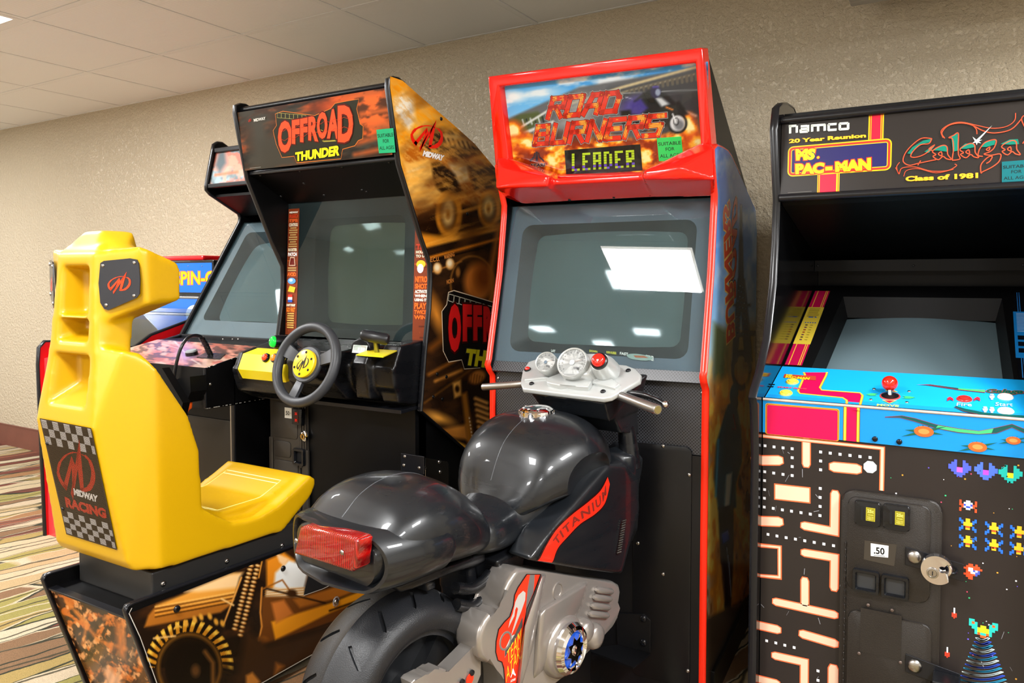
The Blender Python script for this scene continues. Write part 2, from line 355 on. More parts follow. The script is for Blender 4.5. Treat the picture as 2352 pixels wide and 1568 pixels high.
def carpet_mat():
    m, N, L, b = nodes('striped_patchwork_carpet'); tc = N.new('ShaderNodeTexCoord')
    mp = N.new('ShaderNodeMapping'); mp.inputs['Rotation'].default_value = (0, 0, R(9.7)); L.new(tc.outputs['Object'], mp.inputs[0])
    n = N.new('ShaderNodeTexNoise'); n.inputs['Scale'].default_value = 5; n.inputs['Detail'].default_value = 5
    L.new(mp.outputs[0], n.inputs['Vector'])
    sb = N.new('ShaderNodeVectorMath'); sb.operation = 'SUBTRACT'; sb.inputs[1].default_value = (.5, .5, .5); L.new(n.outputs['Color'], sb.inputs[0])
    sc = N.new('ShaderNodeVectorMath'); sc.operation = 'MULTIPLY'; sc.inputs[1].default_value = (.06, .14, 0); L.new(sb.outputs[0], sc.inputs[0])
    ad = N.new('ShaderNodeVectorMath'); L.new(mp.outputs[0], ad.inputs[0]); L.new(sc.outputs[0], ad.inputs[1])
    st = N.new('ShaderNodeVectorMath'); st.operation = 'MULTIPLY'; st.inputs[1].default_value = (12, 1.9, 0); L.new(ad.outputs[0], st.inputs[0])
    v = N.new('ShaderNodeTexVoronoi'); v.voronoi_dimensions = '2D'; v.inputs['Randomness'].default_value = .9; v.inputs['Scale'].default_value = 1; L.new(st.outputs[0], v.inputs['Vector'])
    e = N.new('ShaderNodeTexVoronoi'); e.voronoi_dimensions = '2D'; e.feature = 'DISTANCE_TO_EDGE'; e.inputs['Randomness'].default_value = .9; e.inputs['Scale'].default_value = 1; L.new(st.outputs[0], e.inputs['Vector'])
    sx = N.new('ShaderNodeSeparateColor'); L.new(v.outputs['Color'], sx.inputs[0])
    cr = N.new('ShaderNodeValToRGB'); cr.color_ramp.interpolation = 'CONSTANT'
    cols = ['e2cda6', 'a86b56', 'c2a768', 'e9d9b8', '8a5346', 'd3b98a', 'b3a862', '9c7a5b', 'e4cfae', 'b98b62']
    while len(cr.color_ramp.elements) < len(cols): cr.color_ramp.elements.new(.5)
    for i, c in enumerate(cols): cr.color_ramp.elements[i].position = i/len(cols); cr.color_ramp.elements[i].color = (*lin(c), 1)
    L.new(sx.outputs[0], cr.inputs[0])
    er = N.new('ShaderNodeMapRange'); er.inputs[1].default_value = .03; er.inputs[2].default_value = .075; L.new(e.outputs['Distance'], er.inputs[0])
    ec = N.new('ShaderNodeValToRGB'); ec.color_ramp.interpolation = 'CONSTANT'; ec.color_ramp.elements[0].color = (*lin('3f4438'), 1); ec.color_ramp.elements[1].position = .55; ec.color_ramp.elements[1].color = (*lin('e8d6b4'), 1)
    L.new(sx.outputs[1], ec.inputs[0]); mx = N.new('ShaderNodeMix'); mx.data_type = 'RGBA'
    L.new(er.outputs[0], mx.inputs[0]); L.new(ec.outputs[0], mx.inputs[6]); L.new(cr.outputs[0], mx.inputs[7])
    # long thin dark threads
    w2 = N.new('ShaderNodeTexWave'); w2.wave_type = 'BANDS'; w2.bands_direction = 'X'; w2.inputs['Scale'].default_value = 2.6; w2.inputs['Distortion'].default_value = 3.; w2.inputs['Detail'].default_value = 2; w2.inputs['Detail Scale'].default_value = .6
    L.new(ad.outputs[0], w2.inputs['Vector']); wr = N.new('ShaderNodeMapRange'); wr.inputs[1].default_value = .0; wr.inputs[2].default_value = .035; L.new(w2.outputs['Fac'], wr.inputs[0])
    mx2 = N.new('ShaderNodeMix'); mx2.data_type = 'RGBA'; mx2.inputs[6].default_value = (*lin('55503f'), 1); L.new(wr.outputs[0], mx2.inputs[0]); L.new(mx.outputs[2], mx2.inputs[7])
    f = N.new('ShaderNodeTexNoise'); f.inputs['Scale'].default_value = 380; L.new(tc.outputs['Object'], f.inputs['Vector'])
    mx3 = N.new('ShaderNodeMix'); mx3.data_type = 'RGBA'; mx3.blend_type = 'MULTIPLY'; mx3.inputs[0].default_value = .6; L.new(mx2.outputs[2], mx3.inputs[6]); L.new(f.outputs['Fac'], mx3.inputs[7])
    br = N.new('ShaderNodeVectorMath'); br.operation = 'SCALE'; br.inputs['Scale'].default_value = .72; L.new(mx3.outputs[2], br.inputs[0]); L.new(br.outputs[0], b.inputs['Base Color'])
    bp = N.new('ShaderNodeBump'); bp.inputs['Strength'].default_value = .5; bp.inputs['Distance'].default_value = .004; L.new(f.outputs['Fac'], bp.inputs['Height']); L.new(bp.outputs[0], b.inputs['Normal'])
    b.inputs['Roughness'].default_value = .95; b.inputs['Specular IOR Level'].default_value = .1; return m
def tile_mat():
    m, N, L, b = nodes('ribbed_ceiling_tile'); tc = N.new('ShaderNodeTexCoord')
    w2 = N.new('ShaderNodeTexWave'); w2.inputs['Scale'].default_value = 28; w2.bands_direction = 'Y'; L.new(tc.outputs['Object'], w2.inputs['Vector'])
    bp = N.new('ShaderNodeBump'); bp.inputs['Strength'].default_value = .25; bp.inputs['Distance'].default_value = .002; L.new(w2.outputs['Fac'], bp.inputs['Height']); L.new(bp.outputs[0], b.inputs['Normal'])
    b.inputs['Base Color'].default_value = (*lin('f0f3f6'), 1); b.inputs['Roughness'].default_value = .6; return m
WALLM, CARP, TILE = wall_mat(), carpet_mat(), tile_mat()
GRIDM = mat('ceiling_grid_paint', 'eceff2', .5); PALE = mat('pale_wall_paint', 'dedad0', .6); DARK = mat('dark_void', '0b0b0c', .8)
def struct(name, a, b_, m, **k):
    bm = bmesh.new(); box(bm, a, b_); o = obj(name, bm, m); return tag(o, kind='structure', **k)
struct('floor', (X0, Y0, FLOOR-.1), (X1, WALL, FLOOR), CARP, label='patchwork striped carpet in cream, terracotta and olive', cat='floor')
struct('wall_back', (X0-.1, WALL, FLOOR), (X1+.1, WALL+.1, CEIL+.12), WALLM, label='beige wall with a glossy orange-peel texture behind the arcade machines', cat='wall')
struct('wall_left', (X0-.1, Y0, FLOOR), (X0, WALL, CEIL+.12), PALE, label='pale side wall beyond the far left machine', cat='wall')
struct('wall_right', (X1, Y0, FLOOR), (X1+.1, WALL, CEIL+.12), PALE, label='pale side wall right of the maze machine', cat='wall')
struct('wall_front', (X0-.1, Y0-.1, FLOOR), (X1+.1, Y0, CEIL+.12), PALE, label='pale wall behind the viewer', cat='wall')
bm = bmesh.new(); box(bm, (X0, WALL-.012, FLOOR), (X1, WALL, .122)); box(bm, (X0, WALL-.015, .122), (X1, WALL, .127))
BBM = mat('reddish_brown_baseboard', '6b3f33', .5, var=(9, .2), bump=(120, .2, .001))
tag(obj('baseboard_back', bm, BBM), 'reddish brown baseboard along the beige wall', 'baseboard', kind='structure')
# suspended ceiling: bars in one mesh, every tile its own part
ceil = bmesh.new(); box(ceil, (X0, Y0, CEIL+.1), (X1, WALL, CEIL+.12))
xs = [GX+GT*k for k in range(-11, 8)]; ys = [GY+GT*k for k in range(-10, 2)]
xs = [x for x in xs if X0-.01 < x < X1+.01]; ys = [y for y in ys if Y0-.01 < y < WALL]+[WALL]
for x in xs: box(ceil, (max(X0, x-.012), Y0, CEIL-.001), (min(X1, x+.012), WALL, CEIL+.03))
for y in ys: box(ceil, (X0, max(Y0, y-.012), CEIL), (X1, min(WALL, y+.012), CEIL+.028))
ceilo = obj('ceiling', ceil, GRIDM); tag(ceilo, 'suspended ceiling of ribbed off-white tiles in a metal grid', 'ceiling', kind='structure')
ceilo.data.materials.append(DARK)
for p in ceilo.data.polygons:
    if p.center.z > CEIL+.09: p.material_index = 1
tmesh = {}
for i, x in enumerate(xs[:-1]):
    for j, y in enumerate(ys[:-1]):
        if any(abs(x-a) < .05 and abs(y-b_) < .05 for a, b_ in LAMPS): continue
        d = round(ys[j+1]-y, 3)
        if d not in tmesh:
            bm = bmesh.new(); g = .0145; box(bm, (g, g, 0), (GT-g, d-g, .015), .002, seg=1); t0 = obj('ceiling_tile', bm, TILE, ceilo); tmesh[d] = t0.data
        else:
            t0 = bpy.data.objects.new('ceiling_tile', tmesh[d]); COL.objects.link(t0); t0.parent = ceilo
        t0.location = (x, y, CEIL+.001)
EMI = mat('lit_diffuser', 'ffffff', .4, emis=('fff8ee', 9))
lab = {0: 'recessed square ceiling light at the upper left edge of the picture'}
for k, (x, y) in enumerate(LAMPS):  # all but the first two are added to brighten the room
    r = bpy.data.objects.new('known_or_added_light', None); COL.objects.link(r); r.location = (x, y, CEIL)
    tag(r, lab.get(k, 'recessed square ceiling light outside the picture, in a set mostly added for light'), 'ceiling light')
    if k: r['group'] = 'recessed ceiling lights outside the picture'
    bm = bmesh.new()
    for a, b_ in (((.013, .013), (GT-.013, .04)), ((.013, GT-.04), (GT-.013, GT-.013)), ((.013, .04), (.04, GT-.04)), ((GT-.04, .04), (GT-.013, GT-.04))):
        box(bm, (*a, -.002), (*b_, .03))
    obj('frame', bm, GRIDM, r); bm = bmesh.new(); box(bm, (.04, .04, .004), (GT-.04, GT-.04, .02)); obj('diffuser', bm, EMI, r)
# ceiling-hung fixture above the right machine
r = bpy.data.objects.new('ceiling_fixture', None); COL.objects.link(r); r.location = (-.36, 2.75, 2.105)
tag(r, 'grey box-shaped fixture hanging from the ceiling above the maze machine', 'fixture')
bm = bmesh.new(); box(bm, (0, -.62, .012), (1.25, 0, .195), .006); FXM = mat('grey_fixture_paint', 'a8a49c', .5); obj('housing', bm, FXM, r)
bm = bmesh.new()
for a, b_ in (((-.012, -.632), (1.262, -.59)), ((-.012, -.03), (1.262, .012)), ((-.012, -.59), (.03, -.03)), ((1.22, -.59), (1.262, -.03))): box(bm, (*a, -.004), (*b_, .014), .003, seg=1)
obj('rim', bm, FXM, r); bm = bmesh.new()
for i in range(14): box(bm, (.04, -.585+i*.04, 0), (1.21, -.56+i*.04, .004))
obj('louver', bm, FXM, r)
# ================================================================== shared marks
def logo_swoosh(a, cx, cy, s, col, rot=0., sy=1.):
    c, q = math.cos(rot), math.sin(rot)
    def T(P): return [(cx+(x*c-y*sy*q)*s, cy+(x*q+y*sy*c)*s) for x, y in [((X-1015)/360, -(Y-665)/360) for X, Y in P]]
    w = s/360
    a.line(T(sp2([(1108, 577), (1050, 573), (970, 595), (895, 640), (852, 695), (860, 745), (903, 778)], 5)), [w*x for x in [3]+[5]*5+[7]*5+[12]*5+[20]*5+[30]*5+[32]*5], col)
    for P in ([(895, 790), (870, 770), (1012, 596), (1005, 640)], [(1012, 596), (935, 835), (968, 775), (1030, 640)], [(940, 830), (930, 800), (1117, 500), (1050, 650)], [(1117, 500), (1052, 610), (1028, 776), (1062, 760), (1080, 690)]):
        a.poly(T(P), col)
    a.line(T(sp2([(1033, 768), (1100, 752), (1150, 715), (1180, 660), (1172, 605), (1140, 582), (1108, 577)], 5)), [w*x for x in [10]+[22]*5+[30]*5+[34]*5+[30]*5+[18]*5+[5]*5], col); a.up()
def ages_sticker(a, q, col='1fae63', ink='163a26'):
    a.up(2).ppoly(q, col); a.up(); q = [V3((*p, 0)) for p in q]       # bl br tr tl
    for t, lo, hi, m in (('ALL AGES', .14, .29, .06), ('FOR', .42, .57, .32), ('SUITABLE', .66, .81, .04)):
        f = lambda x, y: tuple((q[0].lerp(q[1], x).lerp(q[3].lerp(q[2], x), y))[:2])
        a.quad_text(t, [f(m, lo), f(1-m, lo), f(1-m, hi), f(m, hi)], ink, bold=.012)
# ================================================================== the off-road racing machine
TX, TY = -2.33, 1.9
FT = Fr(TX, TY, 0)
th = FT.root('driving_arcade_machine', 'black driving arcade machine with steering wheel, orange jeep artwork and yellow lettering on its side', 'arcade machine')
TP = [(.005, 1.848), (-.014, 1.838), (-.016, 1.81), (.035, 1.577), (.146, 1.351), (.198, 1.259), (.199, 1.2), (.192, 1.108), (.167, .965), (.141, .765)]
TBK = [(.426, .567), (.94, .40), (.95, .9), (.93, 1.1), (.88, 1.27), (.80, 1.42), (.70, 1.545), (.609, 1.629), (.46, 1.706), (.323, 1.754), (.161, 1.806), (.059, 1.841), (.03, 1.85)]
for nm, x in (('side_panel', 0), ('side_panel', .72)):
    bm = bmesh.new(); prism(bm, TP+TBK, x+.001, x+.019); obj(nm, bm, SATIN, th)
    bm = bmesh.new(); edging(bm, [(.06, 1.842), (.03, 1.85)]+TP+[(.3, .655), (.426, .567)], x, x+.02); obj('edge_molding', bm, TMOLD, th, 50)
bm = bmesh.new()
prism(bm, [(.16, FLOOR), (.95, FLOOR), (.95, .9), (.16, .8)], .02, .71); prism(bm, [(.14, FLOOR), (.2, FLOOR), (.2, .8), (.14, .8)], .0, .71)
prism(bm, [(.02, 1.83), (.05, 1.845), (.7, 1.55), (.95, 1.1), (.95, .9), (.92, .9), (.92, 1.1), (.68, 1.53)], .02, .72)
obj('body', bm, SATIN, th)
bm = bmesh.new(); tube(bm, [(.02, .012, 1.826), (.72, .012, 1.826)], .011, 12); box(bm, (.02, .012, 1.815), (.72, .05, 1.837)); obj('top_rail', bm, TMOLD, th, 50)
bm = bmesh.new(); box(bm, (.02, .036, 1.592), (.72, .062, 1.608), .003); obj('marquee_ledge', bm, TMOLD, th, 50)
bm = bmesh.new(); prism(bm, [(.05, 1.597), (.062, 1.603), (.235, 1.515), (.225, 1.503)], .02, .72); sp = obj('speaker_panel', bm, SATIN, th)
for px, py in ((598, 403), (689, 393), (786, 384), (894, 373), (698, 421), (832, 436), (645, 451), (745, 448), (842, 440)):
    p = FT.pl(px, py, (0, .05, 1.597), V3((0, -.094, -.175))); screw(sp, p, (0, -.45, -.85), .0055, TMOLD)
# marquee
O, Vv = V3((.02, .019, 1.607)), V3((0, -.03, .208))
mq = Art(FT, th, O, (1, 0, 0), Vv)
def fmq(p):
    p.mix(np.ones(len(p.X)), '3a352c'); p.noise(.012, .48, .8, 'd9571c', 1, (1, 4.5), 3, -14); p.noise(.02, .5, .8, '17120e', .9, (1, 3), 8, -14)
    p.poly([(745, 215), (893, 190), (905, 300), (800, 300)], 'e2652a', 16, .75); p.noise(.035, .46, .62, '3b2417', .85, (1, 1.7), 5, -10)
    p.poly([(560, 262), (620, 262), (635, 390), (578, 396)], '3f3c34', 14, .75); p.poly([(590, 325), (640, 310), (700, 385), (600, 395)], '3c382f', 10, .8)
    p.ell(760, 245, 45, 16, 'c54a1b', 9, -8, .7); p.line([(830, 262), (900, 250)], 9, 'e06a2c', 5, .8); p.line([(820, 330), (905, 305)], 8, 'cf5a22', 6, .7); p.line([(815, 355), (912, 335)], 7, 'd8652b', 6, .8)
rows = [((0, v), (.70, v)) for v in np.linspace(0, .208, 64)]; mq.grid(rows, 190, fmq)
badge = [(633, 262), (650, 256), (723, 266), (760, 250), (770, 238), (800, 232), (824, 228), (819, 250), (827, 285), (834, 290), (833, 318), (823, 322), (815, 334), (787, 342), (783, 364), (682, 373), (676, 358), (648, 361), (635, 330), (628, 300), (636, 288)]
mq.pline(badge, .004, 'e07a2a', True); mq.up(); mq.ppoly(badge, '2b2a1e'); mq.up()
for i in range(7):                                        # tyre tread strip
    x = 637+i*9.5; mq.pline([(x, 259+i*.8), (x+9, 260+i*.8), (x+9, 271+i*.8), (x, 270+i*.8)], .0013, 'b9b05e', True)
for dx, dy in ((0, 0), (2.5, 1.5)):
    mq.pline([(770+dx, 322+dy), (741+dx, 324+dy), (742+dx, 300+dy), (733+dx, 296+dy)], .0016, 'c9b84a')
mq.up()
for ch, x0, x1, y0, y1, y2, y3 in (('O', 639, 671, 278, 276, 349, 352), ('F', 671, 690, 276, 273, 332, 330), ('F', 690, 709, 273, 269, 328, 326), ('R', 709, 732, 269, 263, 325, 322), ('O', 729, 753, 260, 254, 320, 318), ('A', 752, 780, 254, 247, 319, 318), ('D', 777, 812, 243, 240, 329, 326)):
    mq.quad_text(ch, [(x0, y3), (x1, y2), (x1, y1), (x0, y0)], 'f0522a', bold=.045, edge=('5a150a', .035))
for P in ([(642, 300), (812, 268)], [(645, 322), (812, 290)]):
    mq.pline([(P[0][0]+(P[1][0]-P[0][0])*k/16, P[0][1]+(P[1][1]-P[0][1])*k/16+(3 if k % 2 else -3)) for k in range(17)], .0012, 'c23a18')
mq.up().quad_text('THUNDER', [(681, 371), (781, 357), (782, 333), (679, 350)], 'f2df1d', bold=.055, shear=.1, edge=('14120c', .05))
logo_swoosh(mq, *mq.uv(575, 276), .017, 'b7301a'); mq.quad_text('MIDWAY', [(585, 280), (612, 275), (611, 268), (584, 273)], 'e8e6e0', bold=.03)
mq.rect(.031, .006, .09, .0075, '8f8d86')
ages_sticker(mq, [(872, 352), (910, 350), (905, 294), (866, 298)], '27a873')
mq.done(name='marquee')
# side artwork
TPd = sorted([(z, y) for y, z in TP[2:]]); zs = np.concatenate([np.linspace(.42, .765, 90, endpoint=False), np.linspace(.765, 1.845, 300)])
bk = sorted([(z, y) for y, z in TBK[2:]])
def fy(z): return float(np.interp(z, [t[0] for t in TPd], [t[1] for t in TPd])) if z >= .765 else .141+(.765-z)/.198*.285
def by(z): return float(np.interp(z, [t[0] for t in bk], [t[1] for t in bk]))
sa = Art(FT, th, (.7405, 0, 0), (0, 1, 0), (0, 0, 1))
def fside(p):
    n = len(p.X); p.mix(np.ones(n), 'ffa410'); p.noise(.008, .3, .8, 'ffd04a', .7, (1, 5), 1, 38); p.noise(.012, .55, .8, 'e08a14', .4, (1, 6), 2, 38)
    p.poly([(905, 225), (925, 212), (950, 228), (953, 275), (940, 300), (905, 262)], 'fffbe6', 7); p.ell(990, 225, 40, 14, 'e9a534', 12, 40)
    # jeep: body, cage, guards, wheels
    p.poly([(925, 330), (975, 320), (1000, 335), (1080, 345), (1125, 380), (1150, 420), (1150, 520), (1080, 500), (960, 545), (930, 480)], 'bd6614', 8)
    p.poly([(960, 320), (1000, 300), (1060, 300), (1110, 345), (1060, 365), (985, 350)], '2c1a08', 8); p.noise(.06, .5, .62, 'f0b048', .5, (1, 3), 5, 40)
    p.poly([(1015, 310), (1050, 306), (1090, 325), (1075, 342), (1025, 335)], 'e8bd6a', 4, .8)
    for k in range(6): p.line([(1018+k*11, 316+k*2), (1024+k*11, 330+k*2)], 3, '3a2208', 2)
    p.poly([(930, 375), (985, 365), (1012, 405), (1015, 450), (985, 478), (945, 475), (932, 430)], 'ffc65e', 4); p.poly([(1030, 375), (1075, 378), (1078, 415), (1045, 425)], 'f6d79a', 5)
    p.poly([(990, 375), (1010, 370), (1045, 400), (1062, 440), (1030, 455), (1000, 430)], '261404', 4); p.ell(988, 425, 10, 6, 'a3581a', 4, 0, .8); p.line([(940, 395), (975, 385)], 5, 'fbe2a8', 4, .8)
    p.poly([(1075, 380), (1150, 378), (1150, 430), (1090, 440)], '4a2b0b', 6); p.noise(.05, .52, .66, 'f0b95c', .5, (1, 4), 9, 35)
    p.poly([(945, 490), (1010, 470), (1150, 470), (1150, 540), (960, 545)], '1c0c03', 9)
    p.line([(1050, 470), (1110, 430)], 6, 'd28c34', 4); p.line([(1055, 490), (1120, 470)], 5, 'c27a26', 4); p.line([(1080, 430), (1110, 490)], 5, 'a9621b', 4)
    for cx, cy, rx, ry in ((1031, 492, 30, 52), (1124, 480, 26, 42)):
        p.ell(cx, cy, rx, ry, 'd98a22', 3); p.ring(cx, cy, rx*.86, ry*.88, 5, 'd4861f', 4, .8); p.ell(cx-1, cy, rx*.62, ry*.68, '40230a', 4); p.ell(cx-2, cy-4, rx*.47, ry*.58, 'f6cd7a', 5)
        p.ell(cx-2, cy, 4, 9, 'a2651c', 3)
    p.poly([(962, 535), (1005, 545), (1150, 515), (1150, 590), (990, 590), (965, 560)], 'de8a20', 8); p.noise(.02, .45, .7, 'f8b040', .6, (1, 6), 12, -16)
    # instrument board below
    p.poly([(975, 570), (1150, 528), (1150, 1060), (940, 960)], '24150c', 3); p.noise(.012, .5, .8, '5a3413', .7, (1, 2), 14, -20)
    p.line([(985, 592), (1145, 548)], 5, 'e8861c', 3); p.line([(985, 600), (1145, 560)], 3, '0e0805', 2); p.line([(990, 625), (1060, 600)], 2, 'c87c2c', 2)
    p.ring(1085, 650, 50, 62, 3, 'b0712a', 2, .8); p.ell(1098, 648, 32, 44, 'd0762a', 8); p.ell(1112, 636, 20, 30, '8b4413', 10); p.line([(1146, 520), (1128, 620), (1132, 720)], 12, 'b8691f', 6, .9)
    for x, y in ((1005, 616), (1034, 606)): p.ell(x, y, 10, 13, 'd79a50', 2); p.ell(x-1, y-2, 6, 8, 'fbe6bd', 3)
    p.ell(1052, 625, 5, 11, 'a76a2c', 2)
    p.ell(1003, 722, 12, 40, 'd8862b', 12, -20); p.line([(990, 800), (1060, 745)], 14, '6e3c12', 8); p.line([(985, 860), (1150, 770)], 5, 'a5601d', 5); p.line([(1000, 875), (1060, 850)], 5, 'd98c36', 4)
    p.line([(975, 925), (1150, 800)], 3, '8c5519', 3, .7)
    p.ell(1096, 866, 14, 20, 'c4762c', 3, 60)
    for k in range(6): p.line([(1078+k*6, 855+k*2), (1075+k*6, 880+k*1)], 1.5, '5e3210', 1.5)
    p.poly([(1040, 880), (1058, 872), (1060, 908), (1044, 914)], 'd99a44', 3); p.ell(1050, 893, 5, 8, '2a1607', 2)
    p.poly([(1060, 905), (1072, 900), (1092, 1040), (1075, 1030)], 'a8691f', 4)
    for k in range(7): p.line([(1092+k*1.5, 915+k*13), (1118+k*1.5, 925+k*13)], 8, 'e8a24e', 3); p.line([(1093+k*1.5, 921+k*13), (1117+k*1.5, 931+k*13)], 3, '4b270b', 2)
    p.ell(1010, 960, 28, 10, 'e39a3a', 8, 20); p.poly([(1010, 985), (1070, 975), (1075, 1010), (1040, 1005)], 'd08432', 5)
    for k in range(12): p.ell(1078+k*1.2, 960+k*8, 1.6, 2, 'fbe0ae', 1)
rows = [((fy(z)+.001, z), (by(z)-.001, z)) for z in zs]; sa.grid(rows, 150, fside)
logo_swoosh(sa, *sa.uv(981, 310), .178, 'ee1f0c', -.02, .74)
sa.quad_text('MIDWAY', [(970, 358), (1018, 370), (1021, 357), (972, 345)], 'ffffff', bold=.07, shear=.15, edge=('5a3a18', .03))
bd = [(1015, 715), (1026, 700), (1030, 672), (1042, 668), (1150, 700), (1150, 840), (1066, 846), (1060, 825), (1030, 830), (1018, 805)]
sa.pline(bd, .007, 'e8cfae', True); sa.up().ppoly(bd, '15110f'); sa.up()
for i in range(9):
    x = 1031+i*12.5; y = 675+i*3.7; sa.pline([(x, y), (x+11, y+3), (x+9, y+19), (x-2, y+15)], .003, 'c8c4ae', True)
sa.up()
for ch, x0, x1, y0, y1 in (('O', 1029, 1058, 697, 809), ('F', 1062, 1083, 698, 784), ('F', 1086, 1106, 700, 782), ('R', 1109, 1132, 703, 785)):
    sa.quad_text(ch, [(x0, y1), (x1, y1-1), (x1, y0+1), (x0, y0)], 'e01c1c', bold=.07, edge=('3a0a08', .045))
sa.quad_text('THUNDER', [(1068, 838), (1215, 860), (1215, 815), (1070, 800)], 'e6d91f', bold=.06, shear=.15, edge=('2a2a26', .05))
for t, q in (('E.C.U.', [(987, 602), (1008, 599), (1008, 589), (987, 592)]), ('WARNING', [(1019, 596), (1043, 588), (1042, 578), (1018, 586)]), ('HORN', [(1025, 653), (1041, 648), (1040, 638), (1024, 643)])): sa.quad_text(t, q, 'd8863a', bold=.02)
sa.done(name='side_artwork')
for px, py in ((1013, 273), (1073, 491), (1004, 859), (1025, 865), (995, 911), (1016, 916)): screw(th, FT.X(px, py, .741), (1, 0, 0), .0065, SATIN if py > 300 else TMOLD, 'bolt')
# screen: bezel, tube, cover glass, instruction strips
g0, g1 = V3((.02, .2, .99)), V3((.02, .226, 1.503)); GV = (g1-g0).normalized(); GN = V3((1, 0, 0)).cross(GV)
def gp(x, v, d=0.): return g0+V3((x-.02, 0, 0))+GV*v-GN*d
gl = .513
bm = bmesh.new(); o_ = [(.02, 0), (.72, 0), (.72, gl), (.02, gl)]; inn = rrect(.15, .035, .59, .45, .03); inn2 = rrect(.172, .055, .568, .43, .035)
A = [bm.verts.new(gp(x, v, .012)) for x, v in o_]; B = [bm.verts.new(gp(x, v, .02)) for x, v in inn]; C = [bm.verts.new(gp(x, v, .075)) for x, v in inn2]
for a_, b_ in ((B, C),):
    for i in range(len(a_)): bm.faces.new((a_[i], a_[(i+1) % len(a_)], b_[(i+1) % len(b_)], b_[i]))
fl = tessellate_polygon([[V3((x, v, 0)) for x, v in o_], [V3((x, v, 0)) for x, v in inn]]); al = A+B
for f in fl: bm.faces.new([al[i] for i in f])
obj('screen_bezel', bm, mat('black_screen_bezel', '202224', .5), th, 30)
def crt(name, P, x0, x1, v0, v1, d, bulge, parent, m):
    bm = bmesh.new(); n = 14; G = [[bm.verts.new(P(x0+(x1-x0)*i/n, v0+(v1-v0)*j/n, d-bulge*(1-(2*i/n-1)**2)*.6-bulge*(1-(2*j/n-1)**2)*.4)) for i in range(n+1)] for j in range(n+1)]
    for j in range(n):
        for i in range(n): bm.faces.new((G[j][i], G[j][i+1], G[j+1][i+1], G[j+1][i]))
    return obj(name, bm, m, parent, 60)
CRT = mat('grey_green_picture_tube', '43575a', .06, coat=.3); CRT2 = mat('dim_picture_tube', '868b76', .07, coat=.3)
crt('picture_tube', gp, .165, .575, .05, .435, .085, .03, th, CRT2)
bm = bmesh.new(); extr(bm, [gp(x, v, .003) for x, v in o_], GN*.003); obj('cover_glass', bm, TINT, th)
for x0, x1, nm in ((.022, .082, 'left'), (.652, .718, 'right')):
    st = Art(FT, th, gp(x0, .0, -.0008), (1, 0, 0), GV, m=INKM); W_ = x1-x0; st.rect(0, .003, W_, gl-.02, '7c3416'); st.up()
    random.seed(11 if nm == 'left' else 12)
    for k in range(60): st.rect(random.uniform(0, W_*.8), v_ := random.uniform(.01, gl-.04), random.uniform(W_*.2, W_), v_+.006, random.choice(['a5491c', '5c2410', '8f3d18']))
    st.up(); y = gl-.03
    T_ = [('MIDWAY', .009, 'f0ece0'), ('CONTROL!', .014, 'd8d2c0')] if nm == 'left' else [('HOLD', .012, 'e8e0c8'), ('TO USE', .012, 'e8e0c8')]
    def blk(txt, h, c, w=.8):
        global y; st.text(txt, W_*(1-w)/2, y-h, h*1.25, c, bold=.05, width=W_*w); y -= h+.004
    if nm == 'left':
        blk('MIDWAY', .007, 'f0ece0'); blk('RED', .014, 'c2381a'); blk('TIPS:', .012, 'e2602a'); blk('CONTROL!', .013, 'e4dcc6')
        for k in range(9): blk('IIIIIIIIIIII' if k % 3 else 'IIIIIIII', .005, 'c9a86a', .75 if k % 3 else .55)
        blk('BOOSTER', .012, 'efe6c8'); blk('PATCH', .015, 'ffffff')
        st.poly([(.012, y-.034), (.048, y-.034), (.042, y), (.018, y)], 'd8b49a'); st.up().poly([(.016, y-.031), (.044, y-.031), (.039, y-.004), (.021, y-.004)], '6b1c12'); y -= .04
        for k in range(2): blk('IIIIIIIIIIII', .005, 'c9a86a', .75)
        blk('AVOID:', .016, 'f0681e'); st.ell(.03, y-.015, .022, .012, '5a9be0'); st.up().ell(.026, y-.012, .01, .006, 'b9dcff'); y -= .034
        st.poly([(.01, y-.022), (.045, y-.026), (.052, y-.006), (.02, y)], 'e8b62c'); y -= .034
        st.rect(.012, y-.03, .036, y-.02, '2b57b8'); st.rect(.012, y-.02, .036, y-.01, 'f0ece4'); st.rect(.012, y-.01, .036, y, 'd2301c'); y -= .036
        blk('DON\'T FORGET', .009, 'e6dec6'); blk('GO FAST', .018, 'ee7a1e')
        for k in range(7): blk('IIIIIIIIIII', .005, 'd8b25a', .6)
    else:
        y = gl-.17
        blk('TIPS', .02, 'c2381a'); blk('HOLD IT', .01, 'e8e0c8'); blk('TO USE', .01, 'e8e0c8'); st.ell(.03, y-.02, .02, .014, 'f0c62c'); st.up().ell(.028, y-.035, .014, .016, 'dfe3ea'); y -= .06
        blk('NITRO', .022, 'f0681e'); blk('SHOT', .018, 'f0681e'); blk('ACTIVATE', .012, 'f0ece0'); blk('WHEN', .01, 'f0ece0'); blk('USING IT', .01, 'f0ece0')
        blk('PLAY', .022, 'f0681e'); blk('TWICE', .014, 'f0681e'); blk('WIN', .014, 'f0681e')
    st.done(name='instruction_strip')
